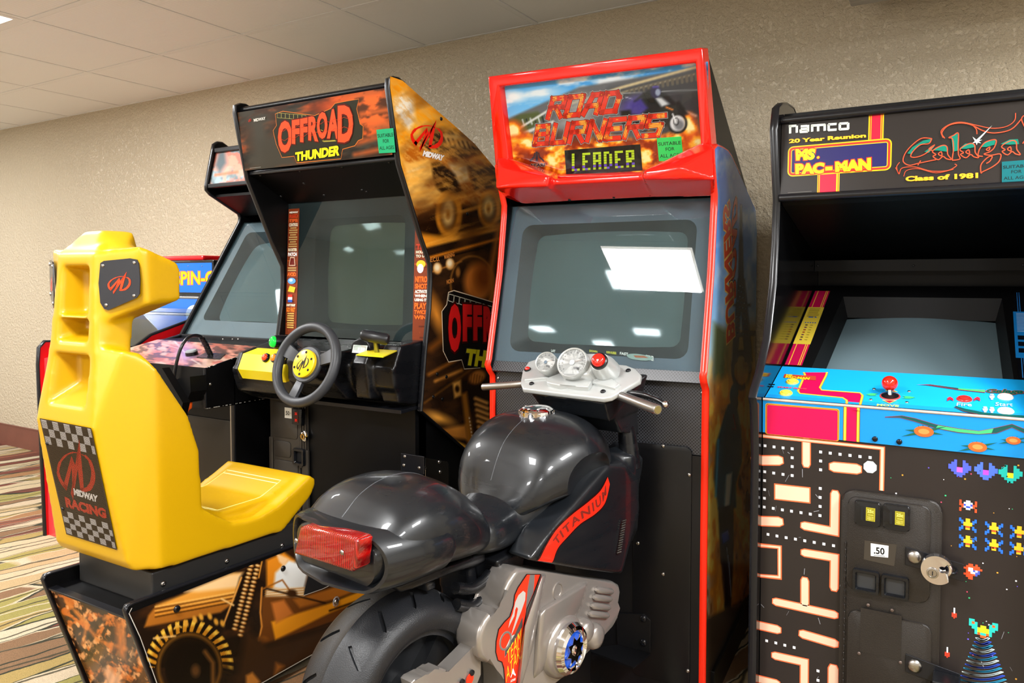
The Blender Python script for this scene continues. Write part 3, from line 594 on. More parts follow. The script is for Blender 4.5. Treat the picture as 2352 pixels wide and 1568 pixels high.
# moulded dashboard
def fused(name, parts, parent, m, voxel=.007, smooth=6, cut=(), flabel=None):
    """several convex shapes fused into one moulded skin with soft edges"""
    bm = bmesh.new()
    for P in parts:
        if callable(P): P(bm)
        else: hull(bm, P)
    o = obj(name, bm, m, parent); md = o.modifiers.new('r', 'REMESH'); md.mode = 'VOXEL'; md.voxel_size = voxel
    tmp = []
    for c in cut:
        bb = bmesh.new(); hull(bb, c); bmesh.ops.recalc_face_normals(bb, faces=bb.faces); me = bpy.data.meshes.new('c'); bb.to_mesh(me); bb.free()
        k = bpy.data.objects.new('c', me); COL.objects.link(k); k.matrix_world = parent.matrix_world.copy(); tmp.append(k)
        b = o.modifiers.new('b', 'BOOLEAN'); b.operation = 'DIFFERENCE'; b.object = k; b.solver = 'EXACT'
    if cut: md2 = o.modifiers.new('r2', 'REMESH'); md2.mode = 'VOXEL'; md2.voxel_size = voxel
    s = o.modifiers.new('s', 'SMOOTH'); s.factor = .5; s.iterations = smooth
    bpy.context.view_layer.update(); ev(o)
    for k in tmp: bpy.data.objects.remove(k)
    o.data.materials.clear(); o.data.materials.append(m); o.data.shade_smooth()
    if flabel: o['label'] = flabel
    return o
def slab(x0, x1, yz): return [(x, y, z) for x in (x0, x1) for y, z in yz]
parts = [slab(.0, .715, [(.2, .985), (.06, .955), (.02, .92), (.03, .85), (.1, .79), (.22, .775)]), slab(-.01, .3, [(.15, .93), (.0, .915), (-.035, .88), (-.01, .8), (.06, .765), (.15, .765)]),
         slab(.3, .52, [(.2, .99), (-.03, .965), (-.055, .93), (-.045, .86), (.02, .8), (.2, .79)]), slab(.55, .62, [(.2, .99), (.03, .985), (.0, .93), (.02, .81), (.2, .79)]),
         slab(.64, .715, [(.2, 1.0), (.06, .99), (.035, .94), (.05, .8), (.2, .78)])]
fused('dashboard', parts, th, PLAST, .0075, 7)
bm = bmesh.new(); prism(bm, [(.06, .776), (.2, .78), (.2, .768), (.06, .764)], .02, .715, .002); obj('dashboard_lip', bm, TMOLD, th)
# yellow button box with lit push buttons
bm = bmesh.new(); extr(bm, [(.055, -.06, .885), (.055, -.035, .94), (.055, .03, .955), (.055, .05, .86), (.055, -.04, .85)], (.235, 0, 0), .008, 3); bb = obj('button_box', bm, mat('yellow_painted_metal', 'f0dc1e', .35), th, 45, 'yellow button box')
bm = bmesh.new(); extr(bm, [(.03, -.058, .885), (.03, -.033, .942), (.03, .03, .957), (.03, .05, .855), (.03, -.04, .845)], (.03, 0, 0), .008, 3); obj('end_cap', bm, PLAST, bb, 45)
nb = V3((0, -.9, .42))
for (px, py), c in (((612, 822), 'e2401c'), ((632, 823), 'f07a1e'), ((654, 826), 'e6c81e')):
    p = FT.pl(px, py, (0, -.048, .912), (0, -.9, .42)); bm = bmesh.new(); lathe(bm, [(-.004, .0165), (.006, .0165), (.009, .014)], p, nb, 20); b = obj('push_button', bm, PLAST, th, 40)
    bm = bmesh.new(); lathe(bm, [(.004, .0125), (.013, .0115), (.0155, .008), (.0162, 0)], p, nb, 20); obj('cap', bm, mat('lens_'+c, c, .15, emis=(c, .35)), b, 50)
p = FT.Y(632, 785, -.06); p2 = V3((p.x, 0.02, p.z-.02)); d = V3((-.35, -.93, .12)).normalized()
bm = bmesh.new(); lathe(bm, [(-.07, .026), (-.02, .026), (-.005, .024), (.004, .022)], p+d*-.0, d, 24); b = obj('start_button', bm, PLAST, th, 40)
bm = bmesh.new(); lathe(bm, [(0, .0195), (.012, .019), (.017, .014), (.018, 0)], p, d, 24); obj('cap', bm, mat('green_lens', '12c43a', .12, emis=('12d040', .5)), b, 50)
bm = bmesh.new(); tube(bm, [p-d*.05, p-d*.07+V3((.02, .04, -.05)), (.12, .05, .9)], .016, 12); obj('stalk', bm, PLAST, b, 50)
a = Art(FT, b, p+d*.0185, V3((0, 0, 1)).cross(d)*1, V3((0, 0, 1))-d*d.z, m=INKM); a.text('START', 0, 0, .0085, '0c5a20', bold=.03, rot=1.2, align=.5); a.done()
# steering wheel
wc = FT.Y(708, 838, -.1); wn = V3((.0, -math.cos(R(20)), math.sin(R(20)))); wu, wv = V3((1, 0, 0)), V3((0, math.sin(R(20)), math.cos(R(20))))
sw = bpy.data.objects.new('steering_wheel', None); COL.objects.link(sw); sw.parent = th
def wp(r, t, h=0): return wc+(wu*math.cos(R(t))+wv*math.sin(R(t)))*r+wn*h
bm = bmesh.new(); tube(bm, [wp(.128, t, .01) for t in range(0, 360, 8)], .0165, 14, closed=True); obj('rim', bm, mat('soft_black_rubber', '303236', .42, bump=(500, .35, .0008)), sw, 80)
bm = bmesh.new(); lathe(bm, [(-.012, .05), (0, .062), (.008, .062), (.012, .058)], wc, wn, 32)
for t, wd in ((158, 15), (18, 15), (258, 11)):
    extr(bm, [wp(.05, t-wd*1.6, -.004), wp(.085, t-wd*.75, -.002), wp(.122, t-wd*.85, .004), wp(.122, t+wd*.85, .004), wp(.085, t+wd*.75, -.002), wp(.05, t+wd*1.6, -.004)], wn*.012, .003)
obj('spoke_plate', bm, mat('black_spoke_plastic', '3a3c40', .35), sw, 45)
bm = bmesh.new(); lathe(bm, [(.005, .047), (.022, .047), (.025, .043)], wc, wn, 36); hb = obj('hub_cap', bm, mat('yellow_hub', 'ecc81a', .3), sw, 40, 'yellow hub cap with black emblem')
for k in range(6):
    bm = bmesh.new(); p = wp(.037, 60*k+25, .0252); lathe(bm, [(0, .0045), (.0012, .004), (.0013, .0)], p, wn, 10); obj('screw_hole', bm, DARK, hb)
a = Art(FT, hb, wc+wn*.0255, wu, wv, m=INKM); logo_swoosh(a, 0, 0, .052, '1c1608', .15, 1.15); a.done(name='emblem')
bm = bmesh.new(); tube(bm, [wc-wn*.005, wc-wn*.15], [.03, .045], 20); obj('column', bm, PLAST, sw, 50)
# gear shifter, gauge, yellow plate
pb = FT.Y(862, 812, .02); gr = bpy.data.objects.new('gear_shifter', None); COL.objects.link(gr); gr.parent = th
pt = FT.pl(820, 810, (0, .0, .972), (0, 0, 1)); q = [FT.Z(px, py, .972) for px, py in ((818, 816), (880, 821), (913, 806), (852, 803))]
bm = bmesh.new(); extr(bm, q, (0, 0, .003)); obj('base_plate', bm, MATS['yellow_painted_metal'], gr)
c0 = sum(q, V3())/4; top = FT.Y(860, 775, c0.y-.01); e1, e2 = FT.Y(835, 769, c0.y-.03), FT.Y(888, 779, c0.y-.0)
bm = bmesh.new(); tube(bm, [c0, top], [.008, .007], 12); obj('post', bm, mat('olive_metal', '8c8430', .3, metal=.8), gr, 50)
bm = bmesh.new(); dd = (e2-e1).normalized(); tube(bm, [e1-dd*.008, e1, e2, e2+dd*.006], [.012, .0185, .0185, .014], 16); obj('grip', bm, mat('black_grip', '1b1c20', .35), gr, 40)
gc = FT.Y(828, 797, .0); bm = bmesh.new(); extr(bm, [gc+V3((x, 0, z)) for x, z in sp2([(-.042, -.025), (-.04, .005), (-.02, .022), (.02, .022), (.038, .005), (.04, -.025)], 4)], (0, .05, .02), .003); gg = obj('gauge', bm, PLAST, th, 40)
a = Art(FT, gg, gc+V3((0, -.0015, 0)), (1, 0, 0), (0, .3, 1), m=INKM); a.rect(-.031, -.02, .031, .012, 'dfe3dc'); a.up().rect(-.028, -.012, .028, .009, 'b9c4bc'); a.up()
for k in range(9): a.line([(-.024+k*.006, .004-abs(k-4)*.0015), (-.024+k*.006, .0085-abs(k-4)*.0015)], .0012, '2c6a50' if k < 5 else 'a83a2a')
for x in (-.008, .004, .014): a.rect(x, -.016, x+.008, -.002, 'f4f6f2')
a.done(name='dial')
# coin door column
cd = bpy.data.objects.new('coin_door', None); COL.objects.link(cd); cd.parent = th
def dq(x0, z0, x1, z1, y, t, nm, m, par, r=.012):
    bm = bmesh.new(); extr(bm, [(x, y, z) for x, z in rrect(x0, z0, x1, z1, r)], (0, -t, 0), .0025); return obj(nm, bm, m, par, 40)
DOORM = mat('dark_door_paint', '37322c', .36, bump=(900, .2, .0005))
dq(.0, FLOOR+.02, .205, .765, .145, .008, 'door_frame', DOORM, cd, .006); dq(.018, .33, .168, .752, .137, .006, 'door', DOORM, cd)
for z0, z1 in ((.605, .74), (.53, .592), (.345, .518)): dq(.028, z0, .158 if z1-z0 > .1 else .12, z1, .131, .003, 'raised_panel', DOORM, cd, .014)
dq(-.002, FLOOR+.02, .026, .60, .137, .006, 'side_rail', DOORM, cd, .004); dq(.18, FLOOR+.02, .212, .57, .137, .01, 'side_rail', DOORM, cd, .004)
bm = bmesh.new()
for x in (.172, .184, .196): box(bm, (x, .128, .5), (x+.006, .14, .76))
obj('rib', bm, DOORM, cd)
a = Art(FT, cd, (0, .127, 0), (1, 0, 0), (0, 0, 1), m=INKM); u = a.uv(662, 948); a.rect(u[0]-.019, u[1]-.02, u[0]+.019, u[1]+.02, 'e8e6dc'); a.up().text('50', u[0]-.013, u[1]-.008, .021, '1a1a1a', bold=.02); a.rect(u[0]+.012, u[1]-.003, u[0]+.016, u[1]+.003, 'b3b0a6'); a.done(name='price_label')
p = FT.Y(689, 955, .127); bm = bmesh.new(); extr(bm, [(p.x-.024, .127, p.z-.03), (p.x+.026, .127, p.z-.032), (p.x+.03, .127, p.z+.03), (p.x-.018, .127, p.z+.032)], (0, -.02, 0), .004); cs = obj('coin_slot', bm, PLAST, cd, 40)
REDL = mat('lit_red_plastic', 'b0120a', .2, emis=('ff1a0c', .6)); bm = bmesh.new(); box(bm, (p.x-.008, .1055, p.z-.022), (p.x+.013, .108, p.z+.02)); obj('coin_window', bm, mat('dark_red_window', '3a0604', .15), cs)
a = Art(FT, cs, (0, .1045, 0), (1, 0, 0), (0, 0, 1), m=REDL)
a.text('25', p.x-.003, p.z+.008, .012, 'ffffff', bold=.02); a.text('25', p.x-.003, p.z-.016, .012, 'ffffff', bold=.02); a.done(name='lit_digit')
p = FT.Y(700, 1001, .13); bm = bmesh.new(); lathe(bm, [(0, .02), (.006, .02), (.009, .016)], p, (0, -1, 0), 20); lk = obj('lock', bm, CHROME, cd, 40); bm = bmesh.new(); lathe(bm, [(.008, .012), (.0125, .011)], p, (0, -1, 0), 20); obj('barrel', bm, mat('brass', 'c7a55a', .25, metal=1), lk, 40)
bm = bmesh.new(); box(bm, (p.x-.002, .1165, p.z-.006), (p.x+.002, .118, p.z+.006)); obj('keyhole', bm, DARK, lk)
p = FT.Y(690, 1047, .13); 
def ringbox(nm, x0, z0, x1, z1, y, t, wd, m, par, inner):
    bm = bmesh.new(); o1 = rrect(x0, z0, x1, z1, .006); i1 = rrect(x0+wd, z0+wd, x1-wd, z1-wd, .003); n = len(o1); v = [[bm.verts.new((x, yy, z)) for x, z in q_] for q_, yy in ((o1, y), (o1, y-t*.8), ([(a_*.93+b_*.07, c_*.93+d_*.07) for (a_, c_), (b_, d_) in zip(o1, i1)], y-t), ([(a_*.3+b_*.7, c_*.3+d_*.7) for (a_, c_), (b_, d_) in zip(o1, i1)], y-t), (i1, y-t*.6), (i1, y+.0))]
    for A_, B_ in zip(v, v[1:]):
        for i in range(n): bm.faces.new((A_[i], A_[(i+1) % n], B_[(i+1) % n], B_[i]))
    o = obj(nm, bm, m, par, 40); bm = bmesh.new(); box(bm, (x0+wd, y-.002, z0+wd), (x1-wd, y, z1-wd)); obj('flap', bm, inner, o); return o
ringbox('coin_return', p.x-.028, p.z-.034, p.x+.03, p.z+.03, .129, .014, .013, PLAST, cd, DARK)
a = Art(FT, cd, (0, .134, 0), (1, 0, 0), (0, 0, 1), m=INKM); u = a.uv(689, 1153); a.text('50', u[0]-.026, u[1]-.01, .03, 'e8e6dc', bold=.02); a.done(name='price_label')
# steel plates with bolts low on the body
bm = bmesh.new(); P_ = [FT.X(px, py, .711) for px, py in ((976, 1051), (1026, 1060), (1029, 1066), (1029, 1135), (976, 1115))]; extr(bm, P_, (.003, 0, 0), .001); pl_ = obj('steel_plate', bm, STEEL, th)
for px, py in ((1009, 1060), (1011, 1083), (975, 1075)): screw(pl_, FT.X(px, py, .7145), (1, 0, 0), .007, STEEL, 'bolt')
p = FT.Y(928, 1048, .14); bm = bmesh.new(); box(bm, (p.x-.01, .134, p.z-.05), (p.x+.09, .14, p.z+.012), .002); pl_ = obj('bracket', bm, TMOLD, th)
for px, py in ((930, 1048), (928, 1068), (963, 1074)): screw(pl_, FT.Y(px, py, .134), (0, -1, 0), .006, STEEL, 'bolt')
# ================================================================== the red motorcycle racing cabinet
FB = Fr(-.655*.975, 2.19*.975, 4.1)
rb = FB.root('red_arcade_cabinet', 'tall arcade cabinet with red edges and a red framed marquee showing a rider and flames', 'arcade machine')
def yz(P): return (P.y, P.z)
BP = [yz(FB.X(*q, 0)) for q in ((1672, 346), (1660, 338), (1648, 334), (1641, 342), (1642, 375), (1648, 448), (1647, 480), (1640, 625), (1624, 852), (1622, 866), (1624, 880), (1628, 894), (1628, 915))]
BP += [(BP[-1][0]-.002, .4), (BP[-1][0]-.002, FLOOR)]
BK = [(.735, FLOOR), (.74, 1.2)]+[yz(FB.X(*q, 0)) for q in ((1738, 530), (1735, 482), (1680, 358))]
PERF = None
def perf_mat():
    m, N, L, b = nodes('perforated_black_metal'); tc = N.new('ShaderNodeTexCoord'); v = N.new('ShaderNodeTexVoronoi'); v.voronoi_dimensions = '2D'; v.inputs['Scale'].default_value = 150; v.inputs['Randomness'].default_value = 0
    sx = N.new('ShaderNodeSeparateXYZ'); cb = N.new('ShaderNodeCombineXYZ'); L.new(tc.outputs['Object'], sx.inputs[0]); L.new(sx.outputs[0], cb.inputs[0]); L.new(sx.outputs[2], cb.inputs[1])
    mp = N.new('ShaderNodeMapping'); mp.inputs['Rotation'].default_value = (0, 0, R(45)); L.new(cb.outputs[0], mp.inputs[0]); L.new(mp.outputs[0], v.inputs['Vector'])
    r = N.new('ShaderNodeValToRGB'); r.color_ramp.elements[0].position = .3; r.color_ramp.elements[1].position = .38; r.color_ramp.elements[0].color = (0.002, 0.002, 0.002, 1); r.color_ramp.elements[1].color = (*lin('3c3d42'), 1)
    L.new(v.outputs['Distance'], r.inputs[0]); L.new(r.outputs[0], b.inputs['Base Color']); b.inputs['Roughness'].default_value = .35; return m
PERF = perf_mat()
for x0, x1 in ((-.702, -.684), (-.018, 0)):
    bm = bmesh.new(); prism(bm, BP+BK, x0+.001, x1-.001); obj('side_panel', bm, SATIN, rb)
    bm = bmesh.new(); edging(bm, [yz(FB.X(1700, 400, 0)), BK[-1]]+BP, x0-.001, x1+.001, .005); obj('edge_molding', bm, REDM, rb, 50, 'red edge molding')
E0, E1 = V3((-.684, -.02, .948)), V3((-.684, .108, 1.45)); EV = (E1-E0).normalized(); EN = V3((1, 0, 0)).cross(EV); EL = (E1-E0).length
bm = bmesh.new(); prism(bm, [(.0, FLOOR), (.7, FLOOR), (.7, 1.42), (.25, 1.5), (.2, .95), (.03, .9), (.0, .86)], -.684, -.018); obj('body', bm, SATIN, rb)
# lower front: perforated speaker panels, access door
bm = bmesh.new(); prism(bm, [(-.02, .948), (-.034, .918), (-.028, .914), (-.01, .945)], -.684, -.018); pf = obj('perforated_ledge', bm, PERF, rb)
bm = bmesh.new(); prism(bm, [(-.008, .916), (-.006, .708), (.01, .708), (.01, .916)], -.684, -.018); pf = obj('perforated_panel', bm, PERF, rb)
for px, py in ((1144, 868), (1144, 955), (1613, 902), (1613, 1000), (1437, 983)): screw(pf, FB.Y(px, py, -.008), (0, -1, 0), .005, STEEL)
bm = bmesh.new(); box(bm, (-.684, -.012, FLOOR), (-.018, .002, .706)); obj('lower_panel', bm, mat('satin_black_panel', '101012', .33, bump=(1100, .2, .0004), spec=.3), rb)
dp = [FB.Y(px, py, -.012) for px, py in ((1456, 1014), (1590, 1024))]; bm = bmesh.new()
extr(bm, [(x, -.012, z) for x, z in rrect(dp[0].x, FLOOR+.06, dp[1].x, dp[0].z, .02)], (0, -.004, 0), .0015); ad_ = obj('access_door', bm, MATS['satin_black_panel'], rb, 40)
for px, py in ((1523, 1024), (1583, 1090), (1465, 1247), (1523, 1318), (1580, 1540)): screw(ad_, FB.Y(px, py, -.016), (0, -1, 0), .006, STEEL)
# bezel, tube and glass
def ep(x, v, d=0.): return E0+V3((x, 0, 0))+EV*v-EN*d
Wb = .666; 
def euv(px, py, d=0.):
    p = FB.pl(px, py, E0-EN*d, EN)-E0; return p.x, p.dot(EV)
bm = bmesh.new(); o_ = [(0, 0), (Wb, 0), (Wb, EL), (0, EL)]
i0 = euv(1176, 805); i1 = euv(1230, 480); i2 = euv(1590, 480); i1 = (euv(1205, 520)[0], .44)
inn = rrect(.045, .035, .62, .455, .035); inn2 = rrect(.085, .075, .585, .43, .03)
A = [bm.verts.new(ep(x, v, .006)) for x, v in o_]; B = [bm.verts.new(ep(x, v, .010)) for x, v in inn]; C = [bm.verts.new(ep(x, v, .05)) for x, v in inn2]
al = A+B; rc = bmesh.new(); B2_ = [rc.verts.new(v.co) for v in B]; C2_ = [rc.verts.new(v.co) for v in C]; bmesh.ops.delete(bm, geom=C, context='VERTS')
for i in range(len(B)): rc.faces.new((B2_[i], B2_[(i+1) % len(B)], C2_[(i+1) % len(B)], C2_[i]))
obj('screen_recess', rc, mat('dark_blue_black_plastic', '171b22', .4, bump=(1300, .5, .0008)), rb, 30)
for f in tessellate_polygon([[V3((x, v, 0)) for x, v in o_], [V3((x, v, 0)) for x, v in inn]]): bm.faces.new([al[i] for i in f])
bz = obj('screen_bezel', bm, GRIT, rb, 30)
crt('picture_tube', ep, .08, .59, .07, .435, .055, .022, rb, CRT)
ar = Art(FB, rb, ep(0, 0, .0055), (1, 0, 0), EV, m=INKM)
for t, q, c in (('LAY', [(1266, 808), (1276, 809), (1276, 803), (1266, 802)], 'e8e8e0'), ('DOWN', [(1354, 808), (1372, 810), (1372, 805), (1354, 803)], 'd8d22a'), ('BURN RUBBER', [(1393, 811), (1416, 814), (1416, 808), (1393, 806)], 'd8d22a'), ('FAST', [(1424, 814), (1443, 817), (1443, 810), (1424, 808)], 'e8e8e0'), ('CORNER', [(1483, 826), (1502, 829), (1502, 818), (1483, 814)], 'e8e8e0')): ar.quad_text(t, q, c, bold=.03)
ar.ppoly(sp2([(1440, 815), (1455, 812), (1480, 815), (1500, 822), (1485, 828), (1450, 824)], 3, True), '8ea39a'); ar.up().ppoly([(1455, 816), (1480, 817), (1490, 822), (1460, 821)], 'a6562e'); ar.done(name='control_decal')
bm = bmesh.new(); extr(bm, [ep(x, v, .001) for x, v in o_], EN*.003); obj('cover_glass', bm, ACRYL, rb)
# marquee housing
bm = bmesh.new(); prism(bm, [(.045, 1.84), (.08, 1.843), (.72, 1.52), (.72, 1.42), (.16, 1.46), (.13, 1.5)], -.66, -.03); obj('marquee_box', bm, SATIN, rb)
F0, FN = V3((-.70, -.035, 1.85)), V3((0, -.25, -.065)).normalized()
def fpl(px, py, d=0.): return FB.pl(px, py, F0-FN*d, FN)
out = [fpl(*q) for q in ((1120, 176), (1613, 109), (1640, 402), (1141, 425))]
inn = [fpl(*q, 0) for q in ((1146, 198), (1598, 143), (1614, 395), (1172, 408))]; ctr = sum(out, V3())/4
inb = [q.lerp(ctr, .02)-FN*.03 for q in inn]; outb = [q-FN*.07 for q in out]
bm = bmesh.new(); Q = [[bm.verts.new(p) for p in r_] for r_ in (outb, out, inn, inb)]
for a_, b_ in zip(Q, Q[1:]):
    for i in range(4): bm.faces.new((a_[i], a_[(i+1) % 4], b_[(i+1) % 4], b_[i]))
mf = obj('marquee_frame', bm, REDP, rb); b = mf.modifiers.new('b', 'BEVEL'); b.width = .009; b.segments = 3; b.limit_method = 'ANGLE'; b.angle_limit = R(30); ev(mf); mf.data.shade_smooth(); mf.data.set_sharp_from_angle(angle=R(60)); mf['label'] = 'glossy red marquee frame'
def fb(q, y): return FB.Y(*q, y)
yl = -.075
podL = [fpl(1142, 362), fpl(1168, 362), fpl(1201, 408), fpl(1282, 398), fpl(1141, 425)]
L1 = [fb((1139, 431), yl), fb((1258, 427), yl), fb((1262, 404), yl), fb((1200, 412), yl), fb((1141, 385), yl+.05)]
L2 = [fb((1163, 455), .08), fb((1206, 470), .09), fb((1300, 464), .09), fb((1280, 420), .06), fb((1145, 400), .09)]
R1 = [fb((1643, 412), yl+.03), fb((1477, 411), yl), fb((1479, 392), yl), fb((1560, 384), yl), fb((1640, 340), yl+.06)]
R2 = [fb((1640, 452), .09), fb((1505, 455), .09), fb((1490, 420), .06), fb((1640, 400), .08)]
podR = [fpl(1610, 328), fpl(1635, 330), fpl(1558, 386), fpl(1477, 396), fpl(1640, 402)]
mid = [fb((1255, 412), yl+.03), fb((1482, 398), yl+.03), fb((1482, 412), yl+.03), fb((1255, 424), yl+.03), fb((1300, 464), .09), fb((1505, 455), .09), fb((1300, 410), .05), fb((1500, 400), .05)]
fused('marquee_lip', [podL+L1+L2, podR+R1+R2, mid], rb, REDP, .006, 3, flabel='glossy red marquee lip with two corner pods')
# marquee picture
mo = inb[3]; mU = (inb[2]-inb[3]).normalized(); ma = Art(FB, rb, mo+FN*.002, mU, V3((0, -.25*0-.065, .25)))
c4 = [ma.uv(*q) for q in ((1152, 207), (1604, 152), (1620, 400), (1170, 415))]
def frb(p):
    n = len(p.X); t = np.clip((p.Y-160)/180, 0, 1)[:, None]; p.C = np.array((.14, .58, .92))*(1-t)+np.array((.70, .88, 1.))*t
    p.noise(.02, .5, .68, 'eef4fa', .95, (1, 2.6), 21, -8); p.ell(1180, 222, 26, 14, 'f3f7fb', 6, 0, .8); p.ell(1240, 215, 45, 12, 'e4eef6', 8, -8, .7)
    # viaduct and road
    p.poly([(1160, 275), (1330, 200), (1600, 155), (1625, 420), (1160, 420)], '5d5f64', 3); p.poly([(1400, 205), (1625, 155), (1625, 300), (1500, 330)], '33343a', 12)
    p.line([(1290, 245), (1430, 200), (1605, 152)], 6, 'c9b78c', 2); p.line([(1300, 252), (1440, 209), (1605, 168)], 4, '8d8268', 2)
    for k in range(16): p.line([(1445+k*11, 206-k*2.6), (1446+k*11, 213-k*2.2)], 5+k*.2, '5b5246', 1.2)
    p.line([(1420, 215), (1620, 205)], 2, 'b5b7ba', 1.5, .7); p.line([(1545, 245), (1598, 266)], 5, 'dfe2e6', 3, .9); p.line([(1437, 223), (1452, 227)], 2, 'd9dde0', 1)
    p.poly([(1330, 215), (1380, 225), (1330, 340), (1230, 340)], '9a9c9e', 14, .8)
    p.poly([(1160, 282), (1195, 262), (1235, 255), (1250, 270), (1215, 300), (1170, 330)], '4f5b34', 3)
    for k in range(6): p.line([(1200+k*9, 275-k*1.5), (1204+k*9, 288-k*1.5)], 3, '20262a' if k % 2 else 'c3cdd0', 1)
    p.line([(1190, 296), (1262, 252)], 5, 'd5d9d6', 1.6); p.line([(1205, 305), (1270, 280)], 7, 'cfd4d2', 2)
    # flames along the bottom
    yb = 325-18*fbm(p.X*.02, p.X*0, 5)*2+np.abs(p.X-1390)*-.05
    m = np.clip((p.Y-yb)/14, 0, 1); fl = fbm(p.X*.045, p.Y*.06, 31, 5); m2 = m*np.clip((fl-.28)*6, .25, 1)
    p.mix(m, '8c2806'); p.mix(m2*np.clip((fl-.40)*6, 0, 1), 'f27410'); p.mix(m2*np.clip((fl-.53)*8, 0, 1), 'ffc030'); p.mix(m2*np.clip((fl-.63)*8, 0, 1), 'fff0a0')
    for cx, cy, rx, ry in ((1180, 300, 30, 26), (1200, 330, 50, 22), (1585, 290, 26, 34), (1600, 330, 30, 30), (1550, 345, 40, 18)):
        d = np.clip(1.15-np.hypot((p.X-cx)/rx, (p.Y-cy)/ry), 0, 1); d = d*(fl*1.7); p.mix(d*2.2, 'e05a10'); p.mix((d-.35)*4, 'fcae28'); p.mix((d-.6)*5, 'fff0a8')
    p.poly([(1250, 300), (1520, 262), (1525, 300), (1250, 330)], '44464b', 10, .7)
    # rider and machine
    p.ell(1465, 245, 40, 26, '4b3f8e', 8, -10, .85); p.poly([(1425, 255), (1470, 248), (1500, 262), (1555, 258), (1560, 275), (1530, 290), (1430, 285)], '15151a', 3)
    p.poly([(1455, 232), (1490, 205), (1530, 215), (1556, 240), (1552, 262), (1500, 268), (1462, 262)], '15161c', 2.5); p.poly([(1448, 238), (1472, 226), (1488, 248), (1470, 264), (1450, 262)], '3c2f86', 4)
    p.poly([(1500, 222), (1520, 224), (1540, 240), (1520, 246)], 'c9cbd2', 3, .8); p.poly([(1476, 212), (1500, 218), (1510, 238), (1490, 236)], '0d0e12', 3)
    p.ell(1506, 211, 12, 14, '1c1740', 1.5); p.ell(1511, 212, 6, 8, '8d97b0', 1.5); p.line([(1500, 200), (1512, 199)], 3, '5a4bb0', 1.5)
    p.poly([(1510, 250), (1560, 232), (1582, 262), (1560, 268), (1540, 280), (1512, 275)], '17181d', 3); p.line([(1530, 246), (1545, 252)], 3, 'e8802a', 1.5)
    p.ring(1556, 283, 20, 21, 6, '121316', 1.5); p.ell(1556, 283, 17, 18, 'd5d7dc', 2); p.ell(1560, 287, 11, 12, '6f747c', 4); p.ring(1553, 279, 6, 8, 2, '2c2d31', 1); p.line([(1545, 262), (1553, 282)], 3, 'e6e8ec', 1)
vmax = max(c[1] for c in c4)+.01; vmin = min(c[1] for c in c4)-.02; umin = min(c[0] for c in c4)-.012; umax = max(c[0] for c in c4)+.012
ma.grid([((umin, v), (umax, v)) for v in np.linspace(vmin, vmax, 110)], 230, frb)
# blocky slanted lettering built from strokes, with hot patches
BLK = {'R': [[(0, 0), (0, 1), (1, 1), (1, .52), (0, .52)], [(.45, .52), (1, 0)]], 'O': [[(0, 0), (0, 1), (1, 1), (1, 0), (0, 0)]], 'A': [[(0, 0), (.35, 1), (1, 1), (1, 0)], [(.1, .42), (1, .42)]], 'D': [[(0, 0), (0, 1), (.75, 1), (1, .75), (1, 0), (0, 0)]],
       'B': [[(0, 0), (0, 1), (.85, 1), (.95, .55), (0, .55)], [(.95, .55), (1, 0), (0, 0)]], 'U': [[(0, 1), (0, 0), (1, 0), (1, 1)]], 'N': [[(0, 0), (0, 1), (1, 0), (1, 1)]], 'E': [[(1, 1), (0, 1), (0, 0), (1, 0)], [(0, .52), (.85, .52)]], 'S': [[(1, 1), (0, 1), (0, .52), (1, .52), (1, 0), (0, 0)]]}
def block_word(t, q, wd):
    Q4 = [V3((*u, 0)) for u in ma.P(q)]; n = len(t)
    def g(x, y): p = Q4[0].lerp(Q4[1], x).lerp(Q4[3].lerp(Q4[2], x), y); return p.x, p.y
    S = [[g((i+.14+.70*x)/n, .09+.82*y) for x, y in st] for i, ch in enumerate(t) for st in BLK[ch]]
    def draw(w_, col):
        for st in S:
            for k, (a, b) in enumerate(zip(st, st[1:])):
                d = V3((b[0]-a[0], b[1]-a[1], 0)).normalized()*w_*.5; ma.line([(a[0]-d.x, a[1]-d.y), (b[0]+d.x, b[1]+d.y)], w_, col)
    draw(wd*1.4, 'a9a6a4'); ma.up(); draw(wd*1.2, '5a1810'); ma.up(); draw(wd, 'e23420'); ma.up()
    for st in S:
        for a, b in zip(st, st[1:]):
            m = max(2, int(math.hypot(b[0]-a[0], b[1]-a[1])/.0022)); 
            for k in range(m):
                for h in (-.33, 0, .33):
                    x, y = a[0]+(b[0]-a[0])*(k+.5)/m, a[1]+(b[1]-a[1])*(k+.5)/m; d = V3((b[0]-a[0], b[1]-a[1], 0)).normalized(); x -= d.y*h*wd; y += d.x*h*wd
                    v = float(fbm(np.array([x*45.]), np.array([y*38.]), 77, 3)[0])
                    if v > .57: ma.ell(x, y, .0017, .0019, 'f08a26' if v < .65 else 'fbbd46', 6)
    ma.up()
block_word('ROAD', [(1252, 275), (1418, 258), (1434, 207), (1266, 223)], .0145)
block_word('BURNERS', [(1222, 336), (1516, 314), (1536, 259), (1231, 287)], .0138)
ma.up().ppoly([(1297, 345), (1471, 331), (1476, 391), (1301, 402)], '0b0d10'); ma.up()
SEG = {'L': '100100100100100100111', 'E': '111100100110100100111', 'A': '111101101111101101101', 'D': '110101101101101101110', 'R': '111101101111110101101'}
q = [(1311, 393), (1462, 383), (1460, 343), (1311, 352)]; Q4 = [V3((*u, 0)) for u in ma.P(q)]
